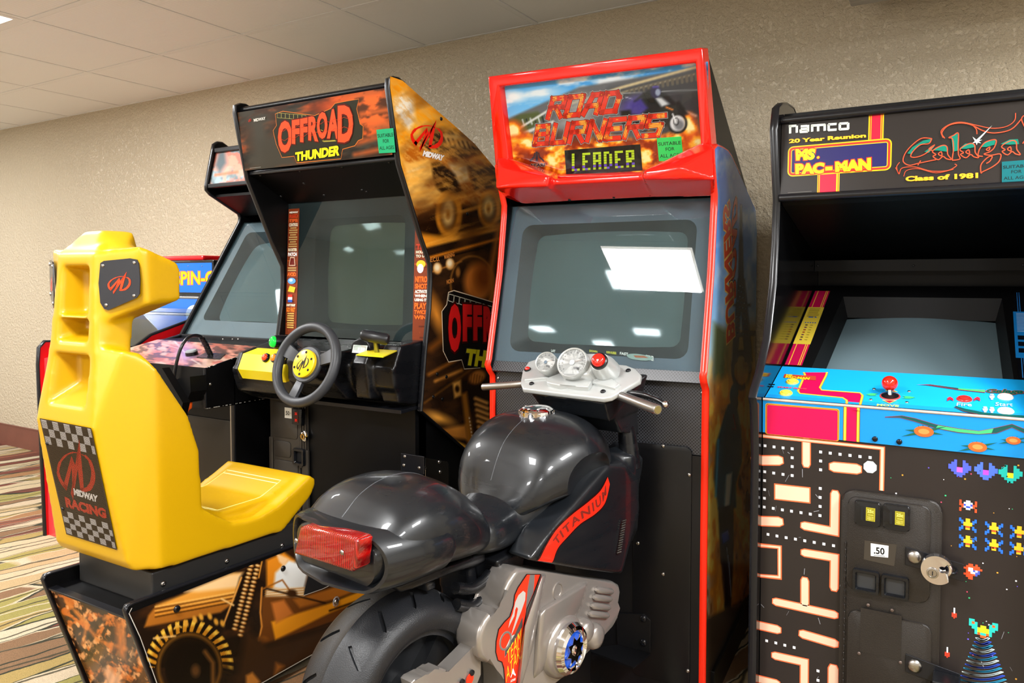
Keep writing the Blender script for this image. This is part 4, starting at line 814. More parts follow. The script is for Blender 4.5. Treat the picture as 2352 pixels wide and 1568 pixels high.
for i, ch in enumerate('LEADER'):
    for r_ in range(7):
        for c_ in range(3):
            if SEG[ch][r_*3+c_] == '1':
                def g(x, y): return tuple(Q4[0].lerp(Q4[1], x).lerp(Q4[3].lerp(Q4[2], x), y))[:2]
                x0 = (i+.12+c_*.25)/6; x1 = (i+.12+c_*.25+.25)/6; y1 = 1-r_/7; y0 = y1-1/7
                ma.poly([g(x0, y0), g(x1, y0), g(x1, y1-.02), g(x0, y1-.02)], 'b9dc2c' if r_ < 5 else ('6a4ec8' if (r_+c_) % 2 else 'a9c92a'))
ages_sticker(ma, [(1514, 370), (1570, 366), (1565, 313), (1509, 317)], '2fd060')
for q in ([(1231, 348), (1236, 348), (1236, 370), (1231, 370)], [(1228, 350), (1230, 350), (1229, 362), (1218, 372), (1218, 367), (1226, 359)], [(1237, 350), (1239, 350), (1241, 359), (1250, 367), (1250, 372), (1239, 362)]): ma.ppoly(q, '2a1a2c')
ma.up().quad_text('ATARI', [(1217, 384), (1252, 382), (1252, 374), (1217, 376)], '2a1a2c', bold=.05, edge=('f2d9b0', .03)); ma.done(name='marquee')
bm = bmesh.new(); vs_ = [q.lerp(ctr, .012)-FN*.022 for q in inn]; extr(bm, vs_, FN*.003); obj('marquee_glass', bm, glass('thin_clear_acrylic', 'f8fafa', .02, .0, 0.), rb)
for px, py in ((1308, 459), (1493, 447), (1226, 462), (1410, 452)): screw(rb, FB.Y(px, py, .07), (0, -.6, -.8), .005, TMOLD)
# side picture
sb_ = Art(FB, rb, (.0005, 0, 0), (0, 1, 0), (0, 0, 1))
fz = sorted([(z, y) for y, z in BP[2:]]); bz_ = sorted([(z, y) for y, z in BK])
def fsb(p):
    n = len(p.X); t = np.clip((p.Y-340)/480, 0, 1)[:, None]; p.C = np.array((.12, .38, .80))*(1-t)+np.array((.62, .78, .88))*t
    p.noise(.02, .45, .7, 'c9d3dc', .6, (2.5, .8), 50); p.poly([(1650, 760), (1745, 740), (1745, 900), (1640, 900)], 'a98a4c', 20); p.noise(.06, .45, .7, '4f5a34', .8, (1, 1), 52)*0 if False else None
    p.poly([(1640, 740), (1668, 760), (1668, 880), (1640, 890)], '54603a', 8); p.poly([(1630, 880), (1750, 850), (1750, 1600), (1620, 1600)], 'd98a38', 18)
    # iron tower
    p.poly([(1700, 470), (1704, 470), (1709, 650), (1695, 650)], '243444', 2); p.poly([(1694, 640), (1711, 640), (1728, 830), (1712, 830), (1702, 720), (1693, 830), (1680, 840)], '2c3a44', 2.5)
    p.line([(1686, 700), (1722, 700)], 6, '27353f', 2); p.line([(1682, 770), (1735, 765)], 10, '2b3a44', 2); p.ring(1703, 850, 20, 40, 6, '2b3a44', 2)
    for k in range(10): p.line([(1697-k*.9, 655+k*12), (1708+k*1.2, 661+k*12)], 1.2, '6f8794', 1)
    fl = fbm(p.X*.06, p.Y*.018, 60, 5); m = np.clip((p.Y-800)/160, 0, 1)*np.clip((1500-p.Y)/120, 0, 1)
    p.mix(m*np.clip((fl-.40)*6, 0, 1), 'ff9a26'); p.mix(m*np.clip((fl-.52)*8, 0, 1), 'ffd45a'); p.mix(m*np.clip((.36-fl)*8, 0, 1), '6b3510')
    # rider head-on
    p.poly([(1655, 985), (1672, 930), (1690, 920), (1702, 990), (1703, 1060), (1690, 1110), (1690, 1165), (1650, 1170), (1640, 1100), (1645, 1020)], '1e4a5c', 3)
    p.ell(1686, 905, 9, 24, '175060', 2, 4); p.ell(1690, 925, 5, 12, '0c2028', 2); p.poly([(1658, 1000), (1675, 960), (1680, 1040), (1662, 1090)], '123440', 4); p.line([(1650, 1010), (1644, 1140)], 4, '4ea6bf', 2.5)
    p.poly([(1668, 1090), (1682, 1085), (1676, 1160), (1664, 1165)], 'd5ceb4', 3); p.line([(1684, 950), (1690, 985), (1682, 985)], 3, 'b0302c', 1.5); p.poly([(1680, 1010), (1696, 1000), (1698, 1040), (1680, 1050)], '33566a', 3)
    p.poly([(1650, 1165), (1684, 1160), (1684, 1290), (1678, 1400), (1664, 1395), (1655, 1280)], '14161c', 3); p.poly([(1656, 1225), (1674, 1215), (1676, 1240), (1660, 1250)], '2c4fa0', 3)
    for k in range(6): p.line([(1668+k*1.5, 1250+k*8), (1674+k, 1300+k*14)], 1.3, 'aab6c0' if k % 2 else '505a64', 1)
    p.ell(1670, 1370, 7, 38, '0b0b0d', 2, -3); p.line([(1640, 1440), (1660, 1380), (1652, 1300)], 8, 'f1a23c', 4); p.line([(1648, 1480), (1690, 1380), (1705, 1290)], 8, 'e98a2a', 4, .8)
    p.mix(np.clip((p.Y-1405-(p.X-1640)*-.5)/14, 0, 1), '4c3c2f'); p.poly([(1640, 1535), (1715, 1420), (1745, 1420), (1745, 1600), (1640, 1600)], '3b302a', 5)
zz = np.linspace(FLOOR+.002, BP[0][1]-.002, 330)
sb_.grid([((float(np.interp(z, [t[0] for t in fz], [t[1] for t in fz]))+.003, z), (float(np.interp(z, [t[0] for t in bz_], [t[1] for t in bz_]))-.002, z)) for z in zz], 90, fsb)
sb_.quad_text('ROAD', [(1672, 700), (1683, 440), (1700, 450), (1684, 705)][0:1]+[(1682, 470), (1694, 440), (1690, 680)], 'd8401c', bold=.04, edge=('5a1a0c', .04))
sb_.quad_text('BURNERS', [(1668, 790), (1660, 480), (1676, 455), (1688, 770)], 'c93a18', bold=.04, edge=('f0c060', .04)); sb_.done(name='side_artwork')
bm = bmesh.new(); box(bm, (0, .05, FLOOR), (.012, .68, .06), .002); obj('side_bracket', bm, MATS['satin_black_panel'], rb)
# shelf brackets at its foot that carry the ride
bm = bmesh.new(); P1 = [FB.Y(px, py, -.02) for px, py in ((1415, 1408), (1478, 1410), (1494, 1425), (1494, 1500), (1418, 1480))]; extr(bm, P1, (0, .006, 0), .001)
extr(bm, [P1[4], P1[3], P1[3]+V3((-.02, -.10, -.0)), P1[4]+V3((-.08, -.07, 0))], (0, 0, -.006)); fbk = obj('foot_bracket', bm, MATS['satin_black_panel'], rb)
for px, py in ((1478, 1420), (1478, 1475)): screw(fbk, FB.Y(px, py, -.021), (0, -1, 0), .011, TMOLD, 'bolt')
# ================================================================== the maze machine on the right
FG = Fr(-.48, 2.0, 0)
gm = FG.root('maze_arcade_machine', 'black upright arcade machine with bright blue control panel, red ball joystick and salmon maze front', 'arcade machine')
GW = .64
GP = [yz(FG.X(*q, 0)) for q in ((1808, 250), (1795, 241), (1782, 241), (1773, 250), (1768, 300), (1775, 460), (1772, 560), (1767, 650), (1752, 780), (1736, 850), (1723, 893), (1719, 912), (1722, 930))]
GP += [(-.035, .78), (-.035, FLOOR)]; GB = [(.80, FLOOR), (.86, .4), (.86, 1.3), (.6, 1.62)]
for x0 in (0, GW-.02):
    bm = bmesh.new(); prism(bm, GP+GB, x0+.001, x0+.019); obj('side_panel', bm, mat('glossy_black_side', '0a0a0b', .12), gm)
    bm = bmesh.new(); edging(bm, [GB[-1]]+GP, x0, x0+.02, .005); obj('edge_molding', bm, TMOLD, gm, 50)
bm = bmesh.new(); prism(bm, [(.003, FLOOR), (.003, .905), (.02, .905), (.02, FLOOR)], .02, GW-.02); obj('front_panel', bm, SATIN, gm)
bm = bmesh.new(); prism(bm, [(.79, FLOOR), (.79, 1.3), (.6, 1.6), (.2, 1.66), (.2, 1.64), (.58, 1.585), (.77, 1.29), (.77, FLOOR)], .02, GW-.02)
prism(bm, [(.16, 1.43), (.2, 1.43), (.78, 1.28), (.78, 1.27), (.2, 1.41)], .02, GW-.02); obj('body', bm, SATIN, gm)
# marquee
a0 = FG.X(1795, 286, .02); a1 = FG.X(1791, 447, .02); 
bm = bmesh.new(); tube(bm, [(.02, a0.y-.0, a0.z+.01), (GW-.02, a0.y, a0.z+.01)], .010, 12); box(bm, (.02, a0.y, a0.z+.0), (GW-.02, a0.y+.05, a0.z+.02)); obj('top_rail', bm, TMOLD, gm, 50)
bm = bmesh.new(); tube(bm, [(.02, a1.y, a1.z-.009), (GW-.02, a1.y, a1.z-.009)], .010, 12); box(bm, (.02, a1.y, a1.z-.019), (GW-.02, a1.y+.05, a1.z+.0)); obj('marquee_ledge', bm, TMOLD, gm, 50)
g = Art(FG, gm, (.02, a1.y+.004, a1.z), (1, 0, 0), (0, a0.y-a1.y, a0.z-a1.z)); MH = math.hypot(a0.y-a1.y, a0.z-a1.z); MW = GW-.04
g.rect(0, 0, MW, MH, '2b2725'); g.up()
def D(px, py): return g.uv(1720+px/3.7215, 220+py/3.7215)     # positions noted in a 3.72x enlargement
u1, u2, u3 = D(1025, 180)[0], D(1155, 180)[0], D(1088, 180)[0]; yt = D(700, 420)[1]
g.rect(u1, yt, u2, MH, 'f5c21c'); g.up(); g.rect(u1+.003, yt, u2-.003, MH, 'e8452c'); g.up(); g.rect(u1+.0055, yt, u2-.0055, MH, 'f5c21c'); g.up(); g.rect(u1+.007, yt, u2-.007, MH, 'd81e3a'); g.up()
v1, v2 = D(587, 700)[0], D(776, 700)[0]; yb = D(600, 670)[1]
g.rect(v1, 0, v2, yb, 'f5c21c'); g.up(); g.rect(v1+.002, 0, v2-.002, yb, 'e8452c'); g.up(); g.rect(v1+.004, 0, v2-.004, yb, 'f5c21c'); g.up(); g.rect(v1+.006, 0, v2-.008, yb, 'e0233f'); g.up()
q = [D(330, 690), D(1218, 610), D(1218, 375), D(330, 440)]; x0, x1 = q[0][0], q[1][0]; y0 = q[0][1]-.001; y1 = q[3][1]+.001
for k, c in ((0, 'f3c21c'), (.003, 'd4332a'), (.0085, 'f3c21c'), (.0105, '27245e')): g.poly(rrect(x0+k, y0+k, x1-k, y1-k, max(.003, .014-k)), c); g.up()
def T(t, a_, b_, c_, d_, col, **k):
    q_ = [D(*a_), D(*b_), D(*c_), D(*d_)]; vs = [(V3((*u, 0))) for u in q_]; Q_ = np.array(q_); bs, _ = glyphs(t, k.get('bold', 0), k.get('shear', 0), k.get('space', 1)); mn, mx_ = bs.min(0), bs.max(0)
    for cc, bb in ([(k['edge'][0], k.get('bold', 0)+k['edge'][1])] if k.get('edge') else [])+[(col, k.get('bold', 0))]:
        W_, fs = glyphs(t, bb, k.get('shear', 0), k.get('space', 1)); e = (W_[:, 0].max()-mx_[0])/2; a = ((W_[:, 0]-e-mn[0])/(mx_[0]-mn[0]))[:, None]; b = ((W_[:, 1]-mn[1])/(mx_[1]-mn[1]))[:, None]
        g.add((Q_[0]*(1-a)+Q_[1]*a)*(1-b)+(Q_[3]*(1-a)+Q_[2]*a)*b, fs, cc); g.up()
g.up(); T('MS', (405, 555), (560, 548), (578, 450), (400, 455), 'f3e21c', bold=.07, edge=('d4332a', .06)); g.ell(*D(594, 528), .0045, .0045, 'd4332a'); g.up().ell(*D(594, 528), .003, .003, 'f3e21c')
T('PAC', (400, 672), (640, 665), (650, 570), (398, 582), 'f3e21c', bold=.07, edge=('d4332a', .06)); T('-', (655, 640), (715, 636), (715, 605), (655, 608), 'f3e21c', edge=('d4332a', .03)); T('MAN', (740, 652), (1045, 636), (1045, 530), (740, 565), 'f3e21c', bold=.07, edge=('d4332a', .06))
# 'namco' drawn with square strokes
wd = .0062
def S(P, w_=wd): g.line([D(*p) for p in P], w_, 'd5dcd4')
def yy(x, y): return y-(x-345)*.068
for P in ([(355, 325), (355, 258)], [(343, 262), (408, 262)], [(412, 262), (412, 322)], [(445, 270), (500, 270)], [(508, 262), (508, 320)], [(440, 318), (508, 318)], [(445, 322), (445, 296)], [(445, 294), (505, 294)], [(543, 322), (543, 264)], [(535, 270), (655, 270)], [(594, 270), (594, 322)], [(650, 266), (650, 322)],
          [(680, 270), (752, 270)], [(684, 268), (684, 322)], [(680, 318), (752, 318)], [(775, 270), (850, 270)], [(779, 268), (779, 322)], [(850, 268), (850, 322)], [(775, 318), (855, 318)]): S([(x, yy(x, y)) for x, y in P])
T('20 Year Reunion', (345, 408), (1003, 358), (1003, 322), (345, 372), 'f6c22e', bold=.045, edge=('b3481c', .01)); T('Class of 1981', (1340, 735), (1960, 705), (1960, 658), (1340, 690), 'f6b62e', bold=.045, edge=('b3481c', .01))
# script-like red lettering with teal fill
RED = 'ee5232'
def C(P, w_=.0022, closed=False, col=RED): g.line(sp2([D(*p) for p in P], 5, closed), w_, col, closed)
TEAL = [[(1355, 495), (1400, 440), (1490, 385), (1560, 370), (1545, 400), (1460, 420), (1400, 470), (1395, 500)], [(1570, 470), (1640, 425), (1690, 430), (1695, 480), (1620, 470)], [(1730, 345), (1785, 325), (1790, 470), (1745, 480)], [(1800, 455), (1850, 410), (1915, 412), (1935, 440), (1860, 455)], [(1985, 440), (2030, 395), (2110, 380), (2100, 420), (2030, 440)], [(2150, 415), (2230, 375), (2300, 372), (2310, 415), (2230, 420)], [(1500, 480), (1560, 440), (1590, 430), (1540, 490)]]
for P in TEAL: g.poly([D(*p) for p in P], '137a66')
g.up()
C([(1565, 368), (1480, 365), (1400, 420), (1340, 490), (1320, 560), (1370, 595), (1445, 580), (1560, 555), (1600, 548)]); C([(1565, 368), (1540, 410), (1470, 420), (1410, 470), (1385, 520), (1440, 525), (1520, 490), (1590, 420)]); C([(1445, 595), (1470, 555)]); C([(1590, 420), (1540, 455), (1570, 470)])
for dx in (0, 235, 590):
    dy = -dx*.07; P = [(1570+dx, 480+dy), (1600+dx, 450+dy), (1660+dx, 425+dy), (1695+dx, 440+dy), (1700+dx, 500+dy), (1730+dx, 545+dy), (1690+dx, 540+dy), (1660+dx, 520+dy), (1620+dx, 548+dy), (1575+dx, 520+dy), (1600+dx, 505+dy)]; C(P, closed=True); C([(1620+dx, 500+dy), (1645+dx, 480+dy), (1650+dx, 515+dy)], closed=True)
C([(1710, 360), (1750, 340), (1790, 322), (1790, 420), (1792, 500), (1805, 540), (1750, 552), (1740, 540), (1750, 450), (1740, 370)], closed=True)
C([(1970, 460), (2020, 400), (2110, 378), (2100, 440), (2060, 480), (2010, 500), (2070, 510), (2150, 500), (2140, 560), (2080, 610), (2000, 650), (1985, 660), (1985, 590), (2040, 530), (2080, 520), (2060, 560), (2030, 580)]); C([(1970, 460), (1960, 510), (2000, 520)]); C([(2030, 460), (2060, 440), (2050, 470)], closed=True)
C([(1675, 365), (1650, 320), (1700, 260), (1800, 235), (1900, 250), (2000, 300), (2100, 320), (2240, 290), (2330, 200)]); C([(1660, 360), (1645, 300), (1720, 245), (1820, 228), (1950, 255), (2080, 280), (2200, 265), (2270, 215), (2280, 150)], .0016); C([(1915, 255), (1945, 290), (1950, 330)], .0018)
C([(2340, 410), (2380, 330), (2330, 200), (2390, 160), (2430, 190), (2450, 260)], .002); C([(1290, 570), (1265, 610), (1285, 670), (1310, 620), (1420, 610), (1560, 645), (1700, 640), (1775, 600), (1760, 585)], .0017); C([(1325, 690), (1350, 640), (1450, 625), (1600, 660), (1750, 630)], .0013); C([(1255, 615), (1285, 670)], .0016)
st = [D(2080, 255), D(1975, 385)]; g.up().poly([D(2080, 255), D(1968, 380), D(1995, 378), D(1965, 392), D(1985, 408), D(1955, 402), D(1948, 424), D(1940, 402), D(1910, 408), D(1932, 390), D(1912, 352), D(1945, 378)], 'dfeee8')
g.rect(*D(335, 832)[:1], D(335, 832)[1], D(540, 820)[0], D(335, 832)[1]+.0012, '6e6b66')
ages_sticker(g, [(2301, 421), (2368, 417), (2368, 367), (2301, 372)], '14646b', '1a2a2c'); g.done(name='marquee')
# dark hood above the screen, monitor shroud and tube
bm = bmesh.new(); prism(bm, [(.78, 1.27), (.79, 1.18), (.77, 1.18), (.765, 1.24), (.70, 1.235), (.70, 1.27)], .02, GW-.02); hb_ = obj('retaining_strip', bm, mat('dark_brown_board', '0c0b0b', .4, spec=.15), gm)
for px, py in ((1878, 610), (2098, 610), (2350, 608)): screw(hb_, FG.Y(px, py, .70), (0, -1, 0), .004, TMOLD)
s0 = V3((.02, .235, .968)); SV = V3((0, .49, .215)).normalized(); SN = V3((1, 0, 0)).cross(SV)
def sp_(x, v, d=0.): return V3((x, s0.y, s0.z))+SV*v-SN*d
def suv(px, py): p = FG.pl(px, py, s0, SN); return p.x, (p-s0).dot(SV)
c_ = [suv(*q) for q in ((1893, 868), (2250, 885), (2260, 700), (1935, 685))]
bm = bmesh.new(); SL = .545; X0_, X1_ = .02, GW-.02
A = [(X0_, -.05), (X1_, -.05), (X1_, SL), (X0_, SL)]; B = [(.095, -.05), (.565, -.05), (.545, .46), (.115, .46)]; B2 = [(.11, -.05), (.55, -.05), (.53, .43), (.13, .43)]
va = [bm.verts.new(sp_(*p)) for p in A]; vb = [bm.verts.new(sp_(*p, .0)) for p in B]; vc = [bm.verts.new(sp_(*p, .06)) for p in B2]
for i in (1, 2, 3): bm.faces.new((va[i], va[(i+1) % 4], vb[(i+1) % 4], vb[i])); bm.faces.new((vb[i], vb[(i+1) % 4], vc[(i+1) % 4], vc[i]))
obj('monitor_shroud', bm, mat('black_fine_grain_plastic', '0b0b0c', .45, bump=(1300, .5, .0008), spec=.2), gm)
crt('picture_tube', sp_, .10, .56, -.05, .44, .075, .03, gm, mat('slate_picture_tube', '63767d', .12, coat=.4))
L_ = Art(FG, gm, sp_(.024, 0, -.001), (1, 0, 0), SV); w_ = .046; L_.rect(0, -.0, w_, .50, 'b51346'); L_.up()
for x in (.009, .034, .039): L_.rect(x, 0, x+.0022, .50, 'e8b23a')
L_.up(); L_.rect(-.001, .125, w_+.001, .375, 'd0b63c'); L_.up(); random.seed(3)
for k in range(8): L_.rect(.006, .365-k*.008, w_-.006-random.random()*.008, .3625-k*.008, '5a4a1c')
L_.rect(.012, .30, .026, .306, '2a5aa8'); L_.rect(.03, .30, .036, .306, '2a5aa8')
for k in range(5): L_.rect(.008+k*.007, .262, .012+k*.007, .268, '2c4f9a')
for k in range(7): L_.rect(.012, .245-k*.016, .019, .252-k*.016, random.choice(['8e2a22', '3a3228', '5a2a4a'])); L_.rect(.026, .247-k*.016, .034, .25-k*.016, '5a4a1c')
L_.done(name='instruction_strip')
R_ = Art(FG, gm, sp_(.573, 0, -.001), (1, 0, 0), SV); R_.rect(0, .0, .05, .50, '0e0f13'); R_.up()
for x, c in ((.008, '2f7fd0'), (.013, '2f7fd0'), (.04, 'a8502c'), (.045, '5a8a4a')): R_.rect(x, .0, x+.002, .5, c)
R_.up(); R_.rect(-.003, .10, .05, .37, '1c86d8'); R_.up(); 
for k in range(14): R_.rect(.004, .36-k*.0085, .044-random.random()*.012, .3575-k*.0085, 'bfe0ff')
for k in range(3): R_.rect(.004, .20-k*.036, .046, .224-k*.036, '10131c'); R_.up().poly([(.018, .204-k*.036), (.03, .204-k*.036), (.024, .218-k*.036)], 'e8eefc')
R_.done(name='instruction_strip')
# control panel
t0 = V3((0, .02, .902)); TV = V3((0, .16, .0495)).normalized(); TNn = V3((1, 0, 0)).cross(TV)
bm = bmesh.new(); prism(bm, [(.0, .818), (-.004, .9), (.004, .905), (.02, .904), (.20, .957), (.235, .96), (.235, .93), (.03, .87), (.03, .818)], .0205, GW-.0205, .0015); cp = obj('control_panel', bm, mat('blue_panel_side', '1b8fd6', .3), gm)
bm = bmesh.new(); tube(bm, [(.021, -.004, .9035), (GW-.021, -.004, .9035)], .0035, 8); obj('worn_edge', bm, mat('worn_aluminium_edge', 'b9a79c', .4, var=(60, .3)), cp, 50)
k = Art(FG, cp, t0+TNn*.0012, (1, 0, 0), TV)
def K(px, py): return k.uv(1720+px/3.408, 600+py/3.408)
k.poly([(.0205, -.02), (GW-.0205, -.02), (GW-.0205, .21), (.0205, .21)], '18a0e6'); k.up()
lft = [K(*p) for p in ((430, 870), (440, 888), (385, 1015), (400, 1035), (735, 1068), (765, 1088), (768, 1108), (745, 1150))]; rgt = [K(*p) for p in ((612, 870), (605, 895), (556, 990), (570, 1010), (870, 1032), (890, 1052), (885, 1075), (858, 1170))]
k.poly(lft+rgt[::-1], 'd0104c'); k.up()
for Ln, sgn in ((lft, 1), (rgt, -1)):
    k.line(Ln, .0062, '5a3a1c'); k.up(); k.line(Ln, .0052, 'f0a42a'); k.up(); k.line(Ln, .0018, 'f8dc4a'); k.up()
def KT(t, a_, b_, c_, d_, col, **kw): k.quad_text(t, [(1720+p[0]/3.408, 600+p[1]/3.408) for p in (a_, b_, c_, d_)], col, **kw)
k.poly([K(270, 912), K(525, 935), K(525, 902), K(280, 885)], 'b5402c'); k.up(); KT('MS.', (290, 900), (345, 904), (350, 889), (295, 886), 'f3d21c', bold=.05); KT('PAC-MAN', (285, 916), (470, 931), (480, 912), (290, 900), 'f3d21c', bold=.05)
KT('START GAME', (222, 992), (452, 1008), (455, 997), (228, 982), 'd03a5a', bold=.05)
for p in ((195, 968), (185, 985)): k.ell(*K(*p), .0035, .0035, '101418')
G1, G2, Y1 = '1e6a52', '3fb86c', 'd8e05a'
k.poly([K(915, 1045), K(960, 1036), K(1012, 1040), K(985, 1048), K(1008, 1056), K(950, 1056)], G2); k.poly([K(1305, 1070), K(1260, 1080), K(1197, 1076), K(1228, 1068), K(1200, 1058), K(1262, 1060)], G2)
for P in (((1065, 1018), (1110, 1000), (1168, 1028)), ((1042, 1090), (1158, 1094), (1100, 1118))): k.poly([K(*p) for p in P], Y1); k.up(); c0_ = (sum(p[0] for p in P)/3, sum(p[1] for p in P)/3); k.poly([K(p[0]*.75+c0_[0]*.25, p[1]*.75+c0_[1]*.25) for p in P], 'b5183c')
KT('MOVE', (1000, 1136), (1172, 1146), (1176, 1130), (1004, 1120), 'b6dc6a', bold=.03)
k.poly([K(1308, 972), K(1390, 974), K(1640, 1012), K(1850, 1034), K(1850, 1012), K(1660, 1000), K(1420, 968)], 'a8283c'); k.up(); k.poly([K(1330, 972), K(1400, 972), K(1640, 1008), K(1640, 998), K(1420, 970)], '124a48'); k.poly([K(1640, 1009), K(1848, 1030), K(1848, 1014), K(1640, 998)], G2)
KT('Galaga', (1860, 1042), (2150, 1052), (2150, 1008), (1860, 1004), '12594c', bold=.04, shear=.2, edge=('c8402c', .03))
for s_, x in ((1, 1575), (-1, 1788)): k.poly([K(x-24*s_, 1100), K(x-20*s_, 1075), K(x, 1066), K(x+24*s_, 1080), K(x+28*s_, 1100), K(x+4*s_, 1088)], 'c8283c')
KT('Fire', (1625, 1138), (1745, 1142), (1745, 1116), (1630, 1112), 'cfe8f4'); KT('Start', (1928, 1138), (2065, 1142), (2065, 1114), (1932, 1110), 'cfe8f4')
for x, y in ((1903, 1066), (1850, 1166), (1903, 1170)): k.ell(*K(x, y-16), .004, .0038, 'f2f4f6'); k.poly([K(x-20, y-7), K(x+20, y-7), K(x+18, y+10), K(x+10, y+10), K(x+9, y+24), K(x-9, y+24), K(x-10, y+10), K(x-18, y+10)], 'f2f4f6')
P = [K(*p) for p in ((1608, 1146), (1680, 1180), (1800, 1205), (2000, 1222), (2200, 1238))]; Q_ = [K(*p) for p in ((1625, 1140), (1700, 1162), (1840, 1190), (2000, 1204), (2200, 1218))]; k.poly(P+Q_[::-1], '14504c'); k.line(P, .0012, 'a8283c')
k.done(name='panel_graphic')
def onp(px, py): return FG.pl(1720+px/3.408, 600+py/3.408, t0, TNn)
def pbutton(px, py, col, par, nm='push_button', r=.0165):
    p = onp(px, py); mm = mat('button_'+col, col, .22); bm = bmesh.new(); lathe(bm, [(0, r), (.003, r), (.0055, r*.86), (.005, r*.62)], p, TNn, 28); o = obj(nm, bm, mm, par, 45)
    bm = bmesh.new(); lathe(bm, [(.002, r*.62), (.0075, r*.6), (.0085, r*.5), (.0078, 0)], p, TNn, 24); obj('plunger', bm, mm, o, 45); return o
for q_, c in (((340, 948), 'f0d84a'), ((290, 1036), 'f0d84a'), ((1687, 1084), 'e02a26'), ((2008, 1068), 'ece8de'), ((2010, 1178), 'ece8de')): pbutton(*q_, c, gm)
p = onp(1105, 1060); js = bpy.data.objects.new('joystick', None); COL.objects.link(js); js.parent = gm
bm = bmesh.new(); lathe(bm, [(.0015, .0235), (.003, .0225), (.0035, .0205)], p, TNn, 28); obj('ring', bm, mat('red_dust_ring', 'a83a3a', .4), js, 40); bm = bmesh.new(); lathe(bm, [(.003, .0205), (.0042, .019), (.006, .008)], p, TNn, 28); obj('dust_washer', bm, mat('black_washer', '101114', .3), js, 40)
top = FG.pl(2043.6, 880, (0, p.y+.01, 0), (0, 1, 0)); bm = bmesh.new(); tube(bm, [p, top], .0055, 14); obj('shaft', bm, STEEL, js, 50)
bm = bmesh.new(); bmesh.ops.create_uvsphere(bm, u_segments=28, v_segments=18, radius=.0185, matrix=Matrix.Translation(top)); obj('ball', bm, mat('red_ball', 'e3200f', .13, coat=.5), js, 80, 'glossy red ball top')
for q_ in ((980, 1003), (1255, 1022), (955, 1087), (1237, 1108)): screw(cp, onp(*q_)+TNn*.001, TNn, .0042, STEEL, 'rivet')
# blue apron of the panel
f = Art(FG, cp, (.0, -.0015, .818), (1, 0, 0), (0, -.03, .84), m=INK); f.rect(.0205, .0, GW-.0205, .083, '1a86cc'); f.up()
def Kf(px, py): return f.uv(1720+px/3.408, 600+py/3.408)
A_, B_ = Kf(100, 1350), Kf(710, 1110); f.poly(rrect(.027, -.004, B_[0], .076, .006), 'f0a42a'); f.up().poly(rrect(.0285, -.003, B_[0]-.0015, .0745, .005), '7a3a14'); f.up().poly(rrect(.0295, -.003, B_[0]-.0025, .0735, .005), 'e0901c'); f.up().poly(rrect(.031, -.003, B_[0]-.004, .072, .004), 'd0104c'); f.up()
for a_, b_ in ((742, 760), (845, 862)):
    x0_, x1_ = Kf(a_, 1300)[0], Kf(b_, 1300)[0]; f.rect(x0_-.001, 0, x1_+.002, .083, '7a3a14'); f.up().rect(x0_, 0, x1_+.001, .083, 'f0a42a'); f.up().rect(x0_+.0015, 0, x1_-.001, .083, 'f8dc4a')
f.rect(Kf(763, 1300)[0]+.001, 0, Kf(843, 1300)[0]-.0005, .083, 'd0104c'); f.up()
sw_ = [(1065, 1215), (1200, 1205), (1300, 1225), (1470, 1275), (1640, 1305), (1800, 1325), (1930, 1300), (2060, 1270), (2160, 1310), (2300, 1330)]; lo_ = [(1065, 1220), (1180, 1222), (1290, 1250), (1460, 1305), (1640, 1340), (1800, 1352), (1940, 1345), (2060, 1300), (2160, 1345), (2300, 1370)]
f.poly([Kf(*p) for p in sw_+lo_[::-1]], '8a2a4a'); f.up(); f.poly([Kf(x, y+3) for x, y in sw_]+[Kf(x, y-3) for x, y in lo_[::-1]], '174f4a'); f.up(); f.poly([Kf(*p) for p in ((1480, 1282), (1640, 1309), (1800, 1328), (1915, 1306), (1900, 1342), (1800, 1350), (1640, 1335), (1465, 1302))], '43b072'); f.up()
def burst(cx, cy, s):                                    # plain abstract shards in the same colours
    for ang, l_ in ((200, 1.), (172, .8), (20, 1.), (-15, .85), (95, .45), (60, .5), (120, .5)):
        c, q_ = math.cos(R(ang)), math.sin(R(ang)); f.poly([Kf(cx+s*(-q_*.16), cy+s*.6*(c*.16)), Kf(cx+s*(c*l_), cy-s*.6*(q_*l_)), Kf(cx+s*(q_*.16), cy-s*.6*(c*.16))], '1c5a46')
    f.up(); f.ell(*Kf(cx, cy), s*.32/3000, s*.2/3000, 'd8602c'); f.up().ell(*Kf(cx, cy), s*.18/3000, s*.1/3000, 'e88a4a'); f.up()
burst(1370, 1330, 190); burst(1790, 1450, 170); burst(2070, 1400, 130); burst(2300, 1340, 150)
f.done(name='apron_graphic')
for q_ in ((987, 1390), (1177, 1412)): screw(cp, FG.Y(1720+q_[0]/3.408, 600+q_[1]/3.408, -.0035), (0, -1, 0), .0065, mat('dark_bolt', '2a2c32', .2, metal=.8), 'bolt')
